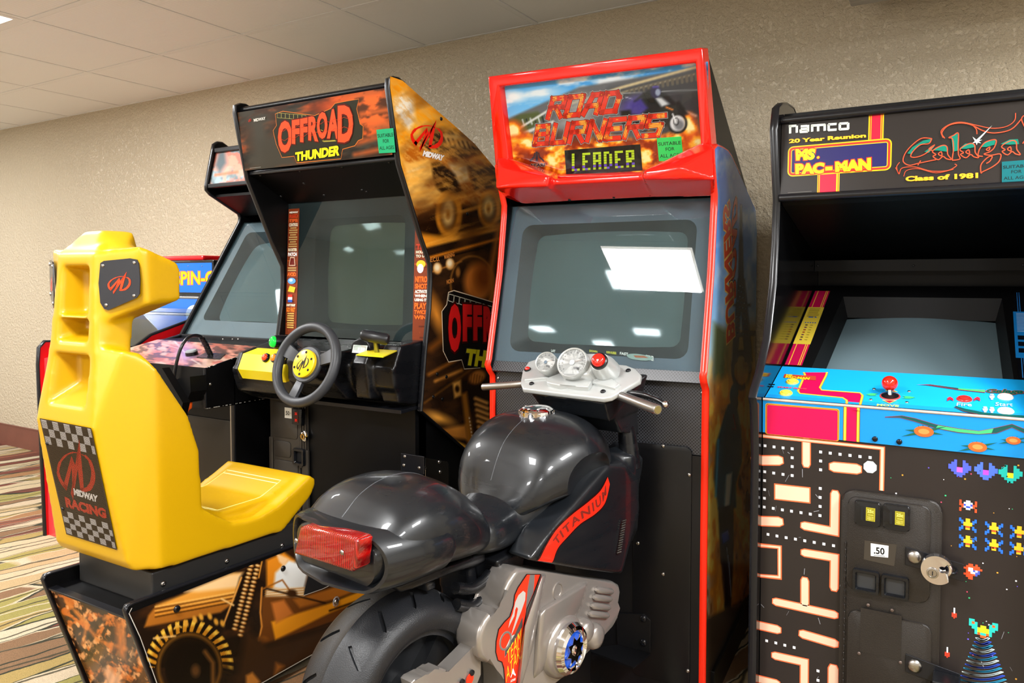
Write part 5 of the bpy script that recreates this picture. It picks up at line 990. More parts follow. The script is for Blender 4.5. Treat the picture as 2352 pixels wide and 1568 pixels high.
# maze front
z = Art(FG, gm, (0, .003, 0), (1, 0, 0), (0, 0, 1)); z.rect(.0205, FLOOR+.005, GW-.0205, .8175, '2a2523'); z.up()
def Dz(x, y): return z.uv(1720+x/2.666, 980+y/2.666)
SA, SB = 'f06a3e', 'e9bfa4'
bars = []
def bar(*P, w_=.027):
    """orange-edged salmon bar along a path noted in enlarged photo positions"""
    bars.append(([Dz(*p) for p in P], w_))
bar((40, 205), (185, 205)); bar((352, 80), (352, 228), w_=.022); bar((520, 245), (662, 258)); bar((40, 575), (185, 580)); bar((528, 410), (524, 640), (340, 605), w_=.023); bar((340, 770), (525, 800), (522, 985), w_=.022)
bar((343, 940), (343, 1080), w_=.022); bar((165, 1070), (525, 1150), w_=.022); bar((40, 1210), (175, 1240), w_=.024); bar((330, 1268), (525, 1325), w_=.024); bar((160, 1400), (340, 1440), (338, 1700), w_=.022); bar((30, 1535), (170, 1570), w_=.022); bar((518, 1480), (515, 1800), w_=.027)
bar((100, 1710), (250, 1760)); bar((60, 1900), (300, 1960)); bar((400, 1900), (400, 2100))
def offp(P, w_):
    P = [V3((*p, 0)) for p in P]; L1_, L2_ = [], []
    for i, p in enumerate(P):
        d1 = (P[i]-P[i-1]).normalized() if i else None; d2 = (P[i+1]-P[i]).normalized() if i < len(P)-1 else None
        d = ((d1 or d2)+(d2 or d1)).normalized(); n_ = V3((-d.y, d.x, 0)); kk = 1/max(.5, n_.dot(V3((-(d2 or d1).y, (d2 or d1).x, 0))))
        ext = -d*w_*.42 if i == 0 else (d*w_*.42 if i == len(P)-1 else V3())
        if i in (0, len(P)-1):
            c = p+ext*0; L1_.append((p+n_*w_/2)[:2]); L2_.append((p-n_*w_/2)[:2])
            cap = [(p+ext+n_*w_*.3)[:2], (p+ext-n_*w_*.3)[:2]]
            if i == 0: st_ = cap
            else: en_ = cap
        else: L1_.append((p+n_*w_/2*kk)[:2]); L2_.append((p-n_*w_/2*kk)[:2])
    return L1_+en_+L2_[::-1]+st_[::-1]
for P, w_ in bars: z.poly(offp(P, w_), SA)
z.up()
for P, w_ in bars: z.poly(offp(P, w_-.0055), SB)
def frm(x0, y0, x1, y1, t_, solid=False):
    P = [Dz(x0, y0), Dz(x1, y0+(x1-x0)*.11), Dz(x1, y1+(x1-x0)*.11), Dz(x0, y1)]; z.poly(P, SA); c = (sum(p[0] for p in P)/4, sum(p[1] for p in P)/4)
    def sh(t__): return [(p[0]+math.copysign(t__, c[0]-p[0]), p[1]+math.copysign(t__, c[1]-p[1])) for p in P]
    z.up().poly(sh(.003), SB); 
    if not solid: z.up().poly(sh(.008), SA); z.up().poly(sh(.0105), '2a2523')
frm(155, 345, 378, 445, 0, True); frm(40, 708, 202, 918, 0)
yt_ = z.uv(1742, 1001)[1]; xr = Dz(820, 130)[0]
z.up(); z.poly([(.0205, .812), (xr+.005, .812), (xr+.005, Dz(820, 390)[1]), (xr-.006, Dz(820, 390)[1]), (xr-.006, .803), (.0205, .803)], SA); z.up().poly([(.0205, .810), (xr+.0025, .810), (xr+.0025, Dz(820, 390)[1]), (xr-.0035, Dz(820, 390)[1]), (xr-.0035, .805), (.0205, .805)], SB); z.up()
dots = [(100, 115), (155, 122), (210, 128), (266, 133), (266, 188), (266, 242), (266, 297), (210, 290), (153, 282), (98, 274), (97, 328), (97, 383), (96, 436), (95, 490), (150, 498), (206, 507), (262, 515), (320, 524), (377, 533), (436, 542), (437, 486), (437, 431), (438, 376), (440, 262), (440, 208), (440, 153), (499, 160), (559, 167), (620, 174), (681, 181), (743, 187), (62, 648), (118, 657), (173, 667), (229, 677), (286, 686), (343, 696), (401, 706), (460, 716), (519, 726), (55, 1296), (110, 1308), (166, 1321), (221, 1335), (278, 1349), (424, 1492), (424, 1550), (424, 1610)]
for x, y in dots: u = Dz(x, y); z.poly([(u[0]-.0034, u[1]-.0034), (u[0]+.0034, u[1]-.0034), (u[0]+.0034, u[1]+.0034), (u[0]-.0034, u[1]+.0034)], 'd9dbe2')
z.ell(*Dz(743, 245), .0155, .0155, 'b9bfc3', 8, rot=.39)
random.seed(9)
sp8 = {'a': ['..a..a..', '.aa..aa.', 'aaa..aaa', 'aaabbaaa', '.aabbaa.', '..aaaa..', '...aa...'], 'b': ['b..cc..b', 'bb.cc.bb', '.bcccca.', '..cccc..', '.b.dd.b.', 'bb.cc.bb', 'b......b']}
for x, y, pal in ((1290, 255, {'a': '4a5ad8', 'b': 'e85ac8'}), (1450, 272, {'a': '4a6ae0', 'b': 'a84ad8'}), (1600, 290, {'a': '22b0a8', 'b': 'e8d02a'})): u = Dz(x, y); z.sprite(sp8['a'], pal, u[0]-.022, u[1]+.02, .0056)
for x, y in ((1340, 600), (1500, 625), (1655, 648), (1340, 705), (1500, 727), (1652, 750)): u = Dz(x, y); z.sprite(sp8['b'], {'a': '2a6ad8', 'b': '2a6ad8', 'c': 'f0b42a', 'd': 'e0502c'}, u[0]-.017, u[1]+.015, .0043)
u = Dz(1342, 490); z.sprite(['r..ww..r', 'r.wwww.r', 'rrbwwbrr', '.rwbbwr.', 'r..ww..r', 'r......r'], {'r': 'e0502c', 'w': 'e8e8f0', 'b': '2a4ad0'}, u[0]-.017, u[1]+.015, .0043)
u = Dz(1375, 890); z.sprite(['..rr.r..', '.rrrrrr.', 'rrwwrrrr', '.rwwbwb.', '.rrwwbb.', 'rrrrrb..', '.rrr....', '..rr....'], {'r': 'e0502c', 'w': 'f0e8e8', 'b': '4a5ab8'}, u[0]-.019, u[1]+.019, .0045)
for x, y in ((1258, 1140), (1215, 1380)): u = Dz(x, y); z.rect(u[0]-.0015, u[1], u[0]+.0015, u[1]+.013, 'e8eef4'); z.rect(u[0]-.005, u[1]-.009, u[0]-.002, u[1]+.001, 'd8402c'); z.rect(u[0]-.0015, u[1]-.012, u[0]+.0015, u[1], 'd8402c'); z.rect(u[0]+.002, u[1]-.009, u[0]+.005, u[1]+.001, 'd8402c')
u = Dz(1435, 1250); z.sprite(['cc......cc', 'crc....crc', 'ccc.yy.ccc', '.ccyyyycc.', '..cyyyyc..', '..crccrc..', '....rr....'], {'c': '2ab8b0', 'y': 'e8d82a', 'r': 'e0602c'}, u[0]-.028, u[1]+.024, .0056)
for r_ in range(16):                                      # fan of blocky arcs
    y = 1285+r_*24; hw = 30+r_*8; n_ = 9+r_
    for i_ in range(-n_, n_+1):
        xx = i_/n_; u = Dz(1432+xx*hw*1.15, y+20-xx*xx*(14+r_)); z.rect(u[0]-.0022-.0009, u[1]-.0011, u[0]+.0022+.0009, u[1]+.0011, ('d4ecf4', '3a5ad8', '36a8d8')[r_ % 3])
for k_ in range(60): u = Dz(random.uniform(860, 1680), random.uniform(230, 1560)); s_ = random.choice((.0009, .0013, .0016)); z.rect(u[0]-s_, u[1]-s_, u[0]+s_, u[1]+s_, random.choice(['e8e8f0', 'd89a3a', '6a5ad8', '3ab87a', 'd84a6a']))
for k_ in range(34):
    x, y = random.uniform(80, 1600), random.uniform(120, 1560); a_ = random.uniform(-.6, .6); l_ = random.uniform(8, 50); z.line([Dz(x, y), Dz(x+l_*math.cos(a_*4), y+l_*math.sin(a_*4))], random.choice((.0005, .0008, .0014)), '8d8f96')
z.up(); z.done(name='front_graphic')
# coin door
DM = mat('brown_black_wrinkle_paint', '221e1b', .36, bump=(700, .7, .001))
cd = bpy.data.objects.new('coin_door', None); COL.objects.link(cd); cd.parent = gm
def fz_(px, py, y=0.): p = FG.Y(px, py, y); return p.x, p.z
def panel(nm, q0, q1, y, t_, r_, m, par, bev=.003):
    (xa, za), (xb, zb) = fz_(*q0, y-t_), fz_(*q1, y-t_); bm = bmesh.new(); extr(bm, [(x, y, zz_) for x, zz_ in rrect(xa, zb, xb, za, r_, 6)], (0, -t_, 0), bev, 3); return obj(nm, bm, m, par, 40)
panel('door_frame', (1934, 1122), (2152, 1700), .0025, .012, .028, DM, cd, .005)
panel('upper_door', (1948, 1138), (2134, 1388), -.009, .006, .02, DM, cd, .003); panel('lower_door', (1948, 1398), (2134, 1690), -.009, .006, .02, DM, cd, .003)
bm = bmesh.new()
for k_ in range(30): box(bm, (fz_(1941, 1300)[0], -.016, .56-k_*.017), (fz_(1945, 1300)[0], -.011, .573-k_*.017), .0015, seg=1)
obj('hinge', bm, DM, cd)
for (qa, qb) in (((1963, 1148), (2021, 1212)), ((2029, 1156), (2089, 1222))):
    o_ = panel('coin_slot', qa, qb, -.0145, .012, .005, PLAST, cd, .004); cx_, cz_ = fz_((qa[0]+qb[0])/2, (qa[1]+qb[1])/2, -.027)
    bm = bmesh.new(); box(bm, (cx_-.014, -.0275, cz_-.016), (cx_-.009, -.0262, cz_+.017)); obj('slot', bm, DARK, o_)
    aa = Art(FG, o_, (cx_-.003, -.0268, cz_-.016), (1, 0, 0), (0, 0, 1)); aa.rect(0, 0, .020, .032, 'a39a2c'); aa.up().rect(.0015, .0015, .0185, .0305, '8c8424'); aa.up(); aa.text('25c', .003, .020, .0105, 'e8e06a', bold=.03, width=.014); aa.rect(.005, .014, .016, .0152, 'd8d05a'); aa.text('PUSH TO', .0035, .0075, .0045, 'e8e06a', width=.013); aa.text('REJECT', .0035, .0035, .0045, 'e8e06a', width=.013); aa.done(name='price_window')
for (qa, qb) in (((1959, 1303), (2019, 1366)), ((2025, 1316), (2087, 1380))):
    (xa, za), (xb, zb) = fz_(*qa, -.02), fz_(*qb, -.02); ringbox('coin_return', xa, zb, xb, za, -.0145, .013, .009, PLAST, cd, mat('grey_flap', '2e3033', .4))
aa = Art(FG, cd, (0, -.0156, 0), (1, 0, 0), (0, 0, 1), m=INKM); q_ = [aa.uv(*p) for p in ((1984, 1284), (2054, 1300), (2060, 1250), (1986, 1240))]; aa.poly(q_, '3a342c'); aa.up(2)
q_ = [(2000, 1276), (2040, 1280), (2041, 1253), (2000, 1247)]; aa.ppoly(q_, 'f0f0ee'); aa.up(); aa.quad_text('.50', [(2007, 1271), (2032, 1274), (2032, 1258), (2007, 1255)], '141414', bold=.03); aa.pline([(2007, 1274), (2033, 1277)], .0012, '141414'); aa.done(name='price_label')
(xa, za), (xb, zb) = fz_(1977, 1395, -.016), fz_(2069, 1517, -.016); bm = bmesh.new()
extr(bm, [(x, -.0145, zz_) for x, zz_ in rrect(xa, zb, xb, za, .001, 2)], (0, -.002, 0)); cvp = obj('blanking_plate', bm, DM, cd)
for px, py in ((1994, 1389), (2049, 1401), (1973, 1500), (2068, 1521)): screw(cd, FG.Y(px, py, -.016), (0, -1, 0), .0042, mat('dull_rivet', '6b5d56', .45, metal=.6), 'rivet')
for (qa, qb, qs, nm) in (((2080, 1256), (2213, 1313), (2100, 1279), 'hasp'), ((2080, 1502), (2205, 1600), (2101, 1529), 'hasp')):
    (xa, za), (xb, zb) = fz_(*qa, -.02), fz_(*qb, -.02); bm = bmesh.new(); extr(bm, [(xa, -.016, za), (xa, -.016, za-.042), (xb, -.016, zb if nm == 'x' else za-.058), (xb, -.016, za-.018)], (0, -.003, 0), .0008); o_ = obj(nm, bm, TMOLD, cd)
    bm = bmesh.new(); lathe(bm, [(0, .0155), (.003, .015), (.006, .010), (.007, 0)], FG.Y(*qs, -.019), (0, -1, 0), 24); obj('carriage_bolt', bm, STEEL, o_, 50)
    if qa[1] > 1400:
        bm = bmesh.new(); xm = fz_(2144, 1540)[0]; box(bm, (xm, -.075, za-.30), (xb, -.0185, za-.022), .003); obj('lock_shroud', bm, PLAST, o_)
    else:
        bm = bmesh.new(); tube(bm, [(xb-.022+.009*math.cos(t), -.02-.022*math.sin(t), za-.036) for t in np.linspace(0, math.pi, 9)], .003, 10); obj('staple', bm, TMOLD, o_, 60)
# round padlock
pc = FG.Y(2153, 1303, -.045); FP = Fr(-.48, 2.0, 0)
pk = bpy.data.objects.new('padlock', None); COL.objects.link(pk); pk.matrix_world = FG.M; tag(pk, 'round steel disc padlock hanging from the hasp of the coin door', 'padlock')
bm = bmesh.new(); r_ = .032; nseg = 40
prof = [(a_, -.011, .8) for a_ in ()]; o1 = []
for t in range(48, 348, 6): o1.append((r_*math.cos(R(t-20)), r_*math.sin(R(t-20))))
i1_ = [(.0125*math.cos(R(t))+.0105, .0125*math.sin(R(t))+.0035) for t in range(330, 40, -18)]
pts = [(pc.x+x, pc.y, pc.z+zz_) for x, zz_ in o1+i1_]; extr(bm, pts, (0, -.021, 0), .005, 3); bd_ = obj('body', bm, mat('polished_steel', 'd2d2d6', .16, metal=1), pk, 35)
bm = bmesh.new(); lathe(bm, [(0, .0125), (.003, .012), (.0035, .009), (.002, .008), (.002, 0)], (pc.x-.0085, pc.y-.021, pc.z-.007), (0, -1, 0), 24); cy = obj('cylinder', bm, STEEL, pk, 40)
bm = bmesh.new(); box(bm, (pc.x-.0095, pc.y-.0245, pc.z-.012), (pc.x-.0075, pc.y-.0228, pc.z-.003)); obj('keyhole', bm, DARK, cy)
bm = bmesh.new(); tube(bm, [(pc.x+.006+.0195*math.cos(R(t)), pc.y-.0105, pc.z+.003+.0195*math.sin(R(t))) for t in range(-48, 60, 9)], .0045, 12); obj('shackle', bm, CHROME, pk, 60)
# ================================================================== the hunting machine left of the driving machine
FH = Fr(-3.1, 2.0, 0)
hm = FH.root('hunting_arcade_machine', 'black arcade machine with a slanted screen and a cable looping over its marbled control box', 'arcade machine')
HPp = [yz(FH.X(*q, 0)) for q in ((505, 329), (495, 328), (487, 333), (485, 345), (470, 425), (470, 436), (480, 447), (544, 490), (548, 500), (546, 512), (413, 768))]
HP = HPp+[(HPp[-1][0]-.02, .95), (-.07, .9), (-.07, FLOOR)]; HB = [(.8, FLOOR), (.85, .5), (.85, 1.4), (.72, 1.72)]
for x0 in (0, .68):
    bm = bmesh.new(); prism(bm, HP+HB, x0+.001, x0+.019); obj('side_panel', bm, SATIN, hm); bm = bmesh.new(); edging(bm, [HB[-1]]+HP, x0, x0+.02, .006); obj('edge_molding', bm, TMOLD, hm, 50)
bm = bmesh.new(); prism(bm, [(-.065, FLOOR), (-.065, .74), (.8, .74), (.8, FLOOR)], .02, .70); prism(bm, [(.8, .7), (.8, 1.4), (.68, 1.72), (.45, HP[1][1]-.02), (.45, HP[1][1]-.04), (.64, 1.7), (.77, 1.4), (.77, .7)], .02, .68)
a_, b_ = HP[6], HP[7]; prism(bm, [(a_[0]+.02, a_[1]), (a_[0]+.02, a_[1]-.012), (b_[0]+.02, b_[1]-.012), (b_[0]+.02, b_[1])], .02, .68); obj('body', bm, SATIN, hm)
m0, m1 = V3((.02, HP[4][0]+.012, HP[4][1]+.004)), V3((.02, HP[3][0]+.012, HP[3][1]-.012)); ha = Art(FH, hm, m0, (1, 0, 0), m1-m0, m=INKM); mh = (m1-m0).length
def fh(p):
    p.mix(np.ones(len(p.X)), '8fa6ad'); p.noise(.05, .4, .6, '5c6a6e', .9, (1, 1), 71); p.noise(.035, .42, .52, 'd96a55', 1., (1, 1), 72); p.noise(.06, .5, .6, 'f09a80', .8, (1, 1), 73); p.poly([(500, 350), (518, 340), (522, 375), (505, 400), (492, 380)], '47545a', 6, .9); p.line([(495, 402), (545, 395)], 5, 'e8622c', 3, .8)
ha.grid([((0, v), (.66, v)) for v in np.linspace(0, mh, 40)], 160, fh); ha.done(name='marquee')
bm = bmesh.new(); box(bm, (.02, m1.y-.012, m1.z-.002), (.68, m1.y+.03, m1.z+.02), .004); obj('top_rail', bm, TMOLD, hm); bm = bmesh.new(); box(bm, (.02, m0.y-.012, m0.z-.02), (.68, m0.y+.03, m0.z), .004); obj('marquee_ledge', bm, TMOLD, hm)
h0 = V3((.02, HPp[-1][0]+.012, HPp[-1][1])); h1 = V3((.02, HPp[-2][0]+.02, HPp[-2][1])); HV = (h1-h0).normalized(); HN = V3((1, 0, 0)).cross(HV); HL = (h1-h0).length
def hp(x, v, d=0.): return h0+V3((x, 0, 0))+HV*v-HN*d
o_ = [(0, 0), (.66, 0), (.66, HL), (0, HL)]; inn = rrect(.045, .085, .615, HL-.05, .03); inn2 = rrect(.075, .115, .585, HL-.09, .04)
bm = bmesh.new(); A = [bm.verts.new(hp(x, v, .006)) for x, v in o_]; B = [bm.verts.new(hp(x, v, .012)) for x, v in inn]; al = A+B; rc = bmesh.new(); B2_ = [rc.verts.new(v.co) for v in B]; C2_ = [rc.verts.new(hp(x, v, .07)) for x, v in inn2]
for i in range(len(B)): rc.faces.new((B2_[i], B2_[(i+1) % len(B)], C2_[(i+1) % len(B)], C2_[i]))
obj('screen_recess', rc, MATS['dark_blue_black_plastic'], hm, 30)
for f_ in tessellate_polygon([[V3((x, v, 0)) for x, v in o_], [V3((x, v, 0)) for x, v in inn]]): bm.faces.new([al[i] for i in f_])
obj('screen_bezel', bm, mat('grey_blue_textured_plastic', '59636b', .45, bump=(900, .4, .0008), var=(10, .2)), hm, 30)
crt('picture_tube', hp, .07, .59, .11, HL-.08, .07, .03, hm, mat('pale_picture_tube', '4e6063', .05, coat=.4)); bm = bmesh.new(); extr(bm, [hp(x, v, .001) for x, v in o_], HN*.003); obj('cover_glass', bm, ACRYL, hm)
bm = bmesh.new(); box(bm, (.02, h0.y-.02, h0.z-.018), (.68, h0.y+.02, h0.z+.004), .003); br_ = obj('bottom_rail', bm, TMOLD, hm)
for px in (452, 512, 534, 547): screw(br_, FH.Y(px, 779, h0.y-.02), (0, -1, 0), .004, STEEL)
# control box
bm = bmesh.new(); prism(bm, [(-.20, .735), (-.20, .883), (.09, .942), (.20, .945), (.20, .73), (.0, .728)], -.0, .70, .002); cb = obj('control_box', bm, SATIN, hm)
ct = Art(FH, cb, (0, -.198, .8843), (1, 0, 0), (0, .29, .059), m=INK)
def fct(p):
    p.mix(np.ones(len(p.X)), 'a05a4a'); p.noise(.03, .4, .6, 'c98a78', .9, (1, 2.5), 81, 10); p.noise(.06, .5, .6, '5a3a34', .9, (1, 3), 82, 5); p.noise(.04, .52, .64, 'b9a08c', .8, (1, 2), 84); p.ell(430, 812, 24, 20, '8a78b0', 10, 0, .6); p.line([(402, 785), (430, 815)], 1.6, 'd0c6c0', 1); p.line([(440, 825), (462, 838)], 1.5, 'd8d0c8', 1); p.line([(372, 790), (410, 800), (420, 830)], 1.5, 'c4a090', 1)
    for k in range(8): p.ell(505+k*13, 806+6*math.sin(k*2.3), 9, 3, '3c2a28', 2, 10, .8)
ct.grid([((.003, v), (.697, v)) for v in np.linspace(.002, .285, 60)], 170, fct); ct.done(name='control_box_graphic')
bm = bmesh.new(); tube(bm, [(.699, -.199, .738), (.699, -.199, .882)], .006, 10); tube(bm, [(.699, -.199, .883), (.699, .09, .942)], .002, 6); obj('corner_trim', bm, TMOLD, cb, 50)
CHIP = mat('chipped_paint', 'd8d4cc', .6); random.seed(21); bm = bmesh.new()
for k_ in range(60):
    t_ = random.random(); r_ = random.uniform(.001, .0035); e_ = random.choice((0, 0, 0, 1, 2))
    p = (V3((.7005, -.2+.29*t_, .736)), V3((.7005, -.2+.29*t_, .884+.058*t_)), V3((.7005, -.2, .736+.147*t_)))[e_]; box(bm, p-V3((.0008, r_, r_*.4)), p+V3((.0006, r_, r_*.4)))
o = obj('paint_chips', bm, CHIP, cb); o['kind'] = 'stuff'
p = FH.X(483, 882, .70); screw(cb, p, (1, 0, 0), .006, STEEL)
def onb(px, py): return FH.pl(px, py, (0, -.198, .8843), V3((0, -.059, .29)).normalized())
bn = V3((0, -.2, .98)); p = onb(441, 815); bm = bmesh.new(); lathe(bm, [(0, .022), (.016, .022), (.02, .02), (.021, 0)], p, bn, 28); obj('puck_button', bm, mat('grey_puck', '8d9394', .4), hm, 40); bm = bmesh.new(); lathe(bm, [(.0, .024), (.014, .0235)], p, bn, 28); obj('puck_ring', bm, PLAST, hm, 40)
bm = bmesh.new(); extr(bm, [onb(*q) for q in ((452, 822), (505, 826), (518, 814), (472, 810))], (0, 0, .003)); obj('cable_plate', bm, PLAST, hm)
P = [FH.Y(399, 872, -.215), FH.Y(404, 840, -.215), FH.Y(415, 800, -.20), FH.Y(430, 777, -.17), FH.Y(447, 770, -.13), FH.Y(462, 774, -.10), FH.Y(472, 790, -.08)]; P.append(onb(484, 816))
bm = bmesh.new(); tube(bm, spline(P, 8), .0062, 12); obj('gun_cable', bm, mat('black_cable', '1a1a1c', .25), hm, 80)
bm = bmesh.new(); tube(bm, spline([P[-1]+V3((0, 0, 0)), P[-1].lerp(P[-2], .5), P[-2], P[-3]], 6), [.011+.001*math.sin(k*2.5) for k in range(19)], 12); obj('taped_sleeve', bm, mat('black_tape', '0f0f10', .18), hm, 60)
# holster on the front of the box and the toy gun in it
bm = bmesh.new(); Q_ = [FH.Y(*q, -.27) for q in ((395, 872), (436, 865), (438, 900), (428, 925), (400, 900))]; Qb = [V3((p.x, -.203, p.z)) for p in Q_]
hull(bm, [Q_[0], Q_[1], Q_[2], Q_[3]]+Qb); ho = obj('holster', bm, SATIN, hm); bm = bmesh.new(); Q_ = [FH.Y(*q, -.30) for q in ((372, 845), (420, 925), (412, 960), (380, 905))]; extr(bm, Q_, (.0, .03, 0)); obj('holster_plate', bm, SATIN, ho)
tg = FH.root('toy_gun', 'orange tip of the toy gun held in the black holster beside the yellow seat', 'toy gun'); OR = mat('orange_plastic', 'f2601a', .3)
bm = bmesh.new(); a_ = FH.Y(434, 926, -.24); b_ = FH.Y(426, 950, -.25); tube(bm, [a_+V3((0, 0, .03)), a_, a_.lerp(b_, .35), a_.lerp(b_, .6), b_], [.010, .012, .015, .008, .006], 14); obj('muzzle', bm, OR, tg, 60); bm = bmesh.new(); tube(bm, [a_+V3((-.02, 0, .01)), b_+V3((-.012, 0, .012))], .009, 12); obj('barrel', bm, OR, tg, 60)
dq_ = FH.Y(428, 967, -.066), FH.Y(535, 1100, -.066)
bm = bmesh.new(); extr(bm, [(x, -.0655, z_) for x, z_ in rrect(.25, .15, dq_[1].x, FH.Y(530, 966, -.066).z, .012)], (0, -.004, 0), .0015); obj('coin_door', bm, mat('satin_bronze_black', '2e2a24', .3, metal=.3), hm, 40)
bm = bmesh.new(); box(bm, (.672, -.072, FLOOR), (.682, -.064, .73), .002); obj('door_trim', bm, STEEL, hm)
# ================================================================== the red redemption machine at the far left
FS = Fr(-3.84, 1.96, 0)
rm = FS.root('spinning_prize_machine', 'low red prize machine with a blue header panel, half hidden behind the yellow seat', 'arcade machine')
e0, e1 = yz(FS.X(348, 770, .66)), yz(FS.X(411, 740, .66)); sl = (e1[1]-e0[1])/(e1[0]-e0[0]); 
RP = [(0, FLOOR), (-.008, .5), (-.012, .80), (-.006, .88), (.02, .908), (.07, .905), (e0[0], e0[1]), (.49, e0[1]+sl*(.49-e0[0])-.03), (.5, 1.30), (.86, 1.30), (.86, FLOOR)]
REDC = mat('red_laminate', 'd2151c', .22)
for x0 in (0, .64):
    bm = bmesh.new(); prism(bm, RP, x0+.001, x0+.019); obj('side_panel', bm, REDC, rm); bm = bmesh.new(); edging(bm, RP[:9][::-1], x0-.001, x0+.021, .008); obj('edge_molding', bm, TMOLD, rm, 50)
bm = bmesh.new(); prism(bm, [(.012, FLOOR), (.012, .83), (.1, .84), (.49, .9), (.52, 1.2), (.84, 1.25), (.84, FLOOR)], .02, .64); obj('body', bm, mat('pinkish_red_panel', 'cf3a3e', .2), rm)
bm = bmesh.new(); prism(bm, [(.05, .895), (.46, e0[1]+sl*(.46-e0[0])-.01), (.46, e0[1]+sl*(.46-e0[0])-.016), (.05, .889)], .02, .64); obj('playfield_glass', bm, TINT, rm)
bm = bmesh.new(); prism(bm, [(.06, .86), (.46, 1.0), (.46, .99), (.06, .85)], .02, .64); obj('playfield', bm, mat('dark_playfield', '3c3a34', .4), rm)
zt, zb_ = FS.Y(450, 600, .49).z, FS.Y(450, 677, .49).z
bm = bmesh.new(); box(bm, (.0, .485, zb_-.008), (.66, .56, zt+.006), .006); hd_ = obj('header_box', bm, PLAST, rm)
sa_ = Art(FS, hd_, (.012, .4845, zb_+.012), (1, 0, 0), (0, 0, 1)); hh = zt-zb_-.02; sa_.rect(0, 0, .636, hh, '1a62d8'); sa_.up()
q_ = [sa_.uv(*p) for p in ((421, 652), (487, 650))]; sa_.quad_text('SPIN-O', [(401, 655), (497, 652), (497, 622), (401, 623)], 'f2b81a', bold=.03, edge=('e0441c', .03)); sa_.done(name='header_sign')
for px in (432, 464): screw(hd_, FS.Y(px, 611, .484), (0, -1, 0), .003, STEEL)
bm = bmesh.new(); box(bm, (.12, .5, zt+.006), (.56, .7, zt+.03), .01); obj('top_cap', bm, REDC, rm); 
a = Art(FS, rm, (.02, .478, .98), (1, 0, 0), (0, 0, 1)); a.rect(0, 0, .62, zb_-.99, '2a66c8'); a.up(); a.ell(.50, .05, .07, .05, 'e8ecf2'); a.up().text('2', .50, .02, .08, 'f0b81a', bold=.03); a.done(name='back_panel')
bm = bmesh.new(); box(bm, (0, .475, zb_-.02), (.66, .49, zb_-.008), .003); obj('header_trim', bm, STEEL, rm)
# ================================================================== the yellow seat on its base
FQ = Fr(-2.0, 1.1, 0)
ys = FQ.root('racing_seat', 'yellow moulded racing seat on a black pedestal and orange printed base, facing the steering wheel', 'seat')
# base: side panels, rear panel, top
bq = [yz(FQ.X(*q, .2)) for q in ((292, 1390), (299, 1417), (323, 1489), (347.5, 1551))]; rz = lambda z: bq[1][0]+(bq[1][1]-z)*(bq[3][0]-bq[1][0])/(bq[1][1]-bq[3][1])
BS = [(bq[0][0]+.02, .392), (bq[0][0]+.004, .390), (bq[0][0]-.002, .38), (bq[0][0]+.002, .365), (rz(.0), .0), (.92, .0), (.92, .30), (.80, .33), (.62, .378)]
for x0 in (-.2, .182):
    bm = bmesh.new(); prism(bm, BS, x0+.001, x0+.017); obj('side_panel', bm, SATIN, ys); bm = bmesh.new(); edging(bm, BS[5:]+BS[:5], x0, x0+.018, .003, closed=True); obj('edge_molding', bm, TMOLD, ys, 50)
bm = bmesh.new(); prism(bm, [(BS[3][0]+.012, .352), (.90, .345), (.90, .0), (rz(0)+.012, .0)], -.183, .183); prism(bm, [(.15, .0), (.9, .0), (.9, FLOOR), (.15, FLOOR)], -.15, .15); obj('base', bm, SATIN, ys)
bm = bmesh.new(); box(bm, (-.183, BS[3][0]+.006, .349), (.183, BS[3][0]+.03, .3545), .001); obj('ledge_trim', bm, TMOLD, ys)
rp = Art(FQ, ys, (-.183, rz(0)+.0115, 0), (1, 0, 0), (0, BS[3][0]-rz(0), .352)); rl = math.hypot(BS[3][0]-rz(0), .352)
def frp(p):
    p.mix(np.ones(len(p.X)), '3a2212'); p.noise(.02, .4, .65, '6d4a22', .9, (1, 1), 91, 40); p.noise(.035, .50, .62, 'd9762a', .95, (1.2, 2.2), 92, 35); p.noise(.06, .55, .66, 'f6b070', .9, (1, 1.6), 93, 60); p.noise(.03, .55, .7, '1c120c', .8, (2.5, 1), 94, 30)
    p.line([(175, 1405), (225, 1470), (290, 1490)], 7, 'd87a2c', 4, .8); p.line([(150, 1380), (200, 1430), (190, 1480)], 6, 'e08a3a', 4, .8); p.line([(240, 1420), (280, 1400), (285, 1490)], 8, 'e88e42', 5, .8); p.poly([(235, 1535), (250, 1530), (310, 1600), (255, 1600)], 'e8a878', 5, .9); p.poly([(262, 1420), (283, 1428), (290, 1520), (270, 1500)], 'c8702c', 6, .8)
    for k in range(7): p.line([(200+k*18, 1600), (262+k*16, 1440)], 4, '5a4c3a', 5, .35)
rp.grid([((0, v), (.366, v)) for v in np.linspace(0, rl, 130)], 130, frp); rp.done(name='rear_artwork')
sd = Art(FQ, ys, (.2, 0, 0), (0, 1, 0), (0, 0, 1)); Z_ = lambda *P: [(x/2.76, 1000+y/2.76) for x, y in P]
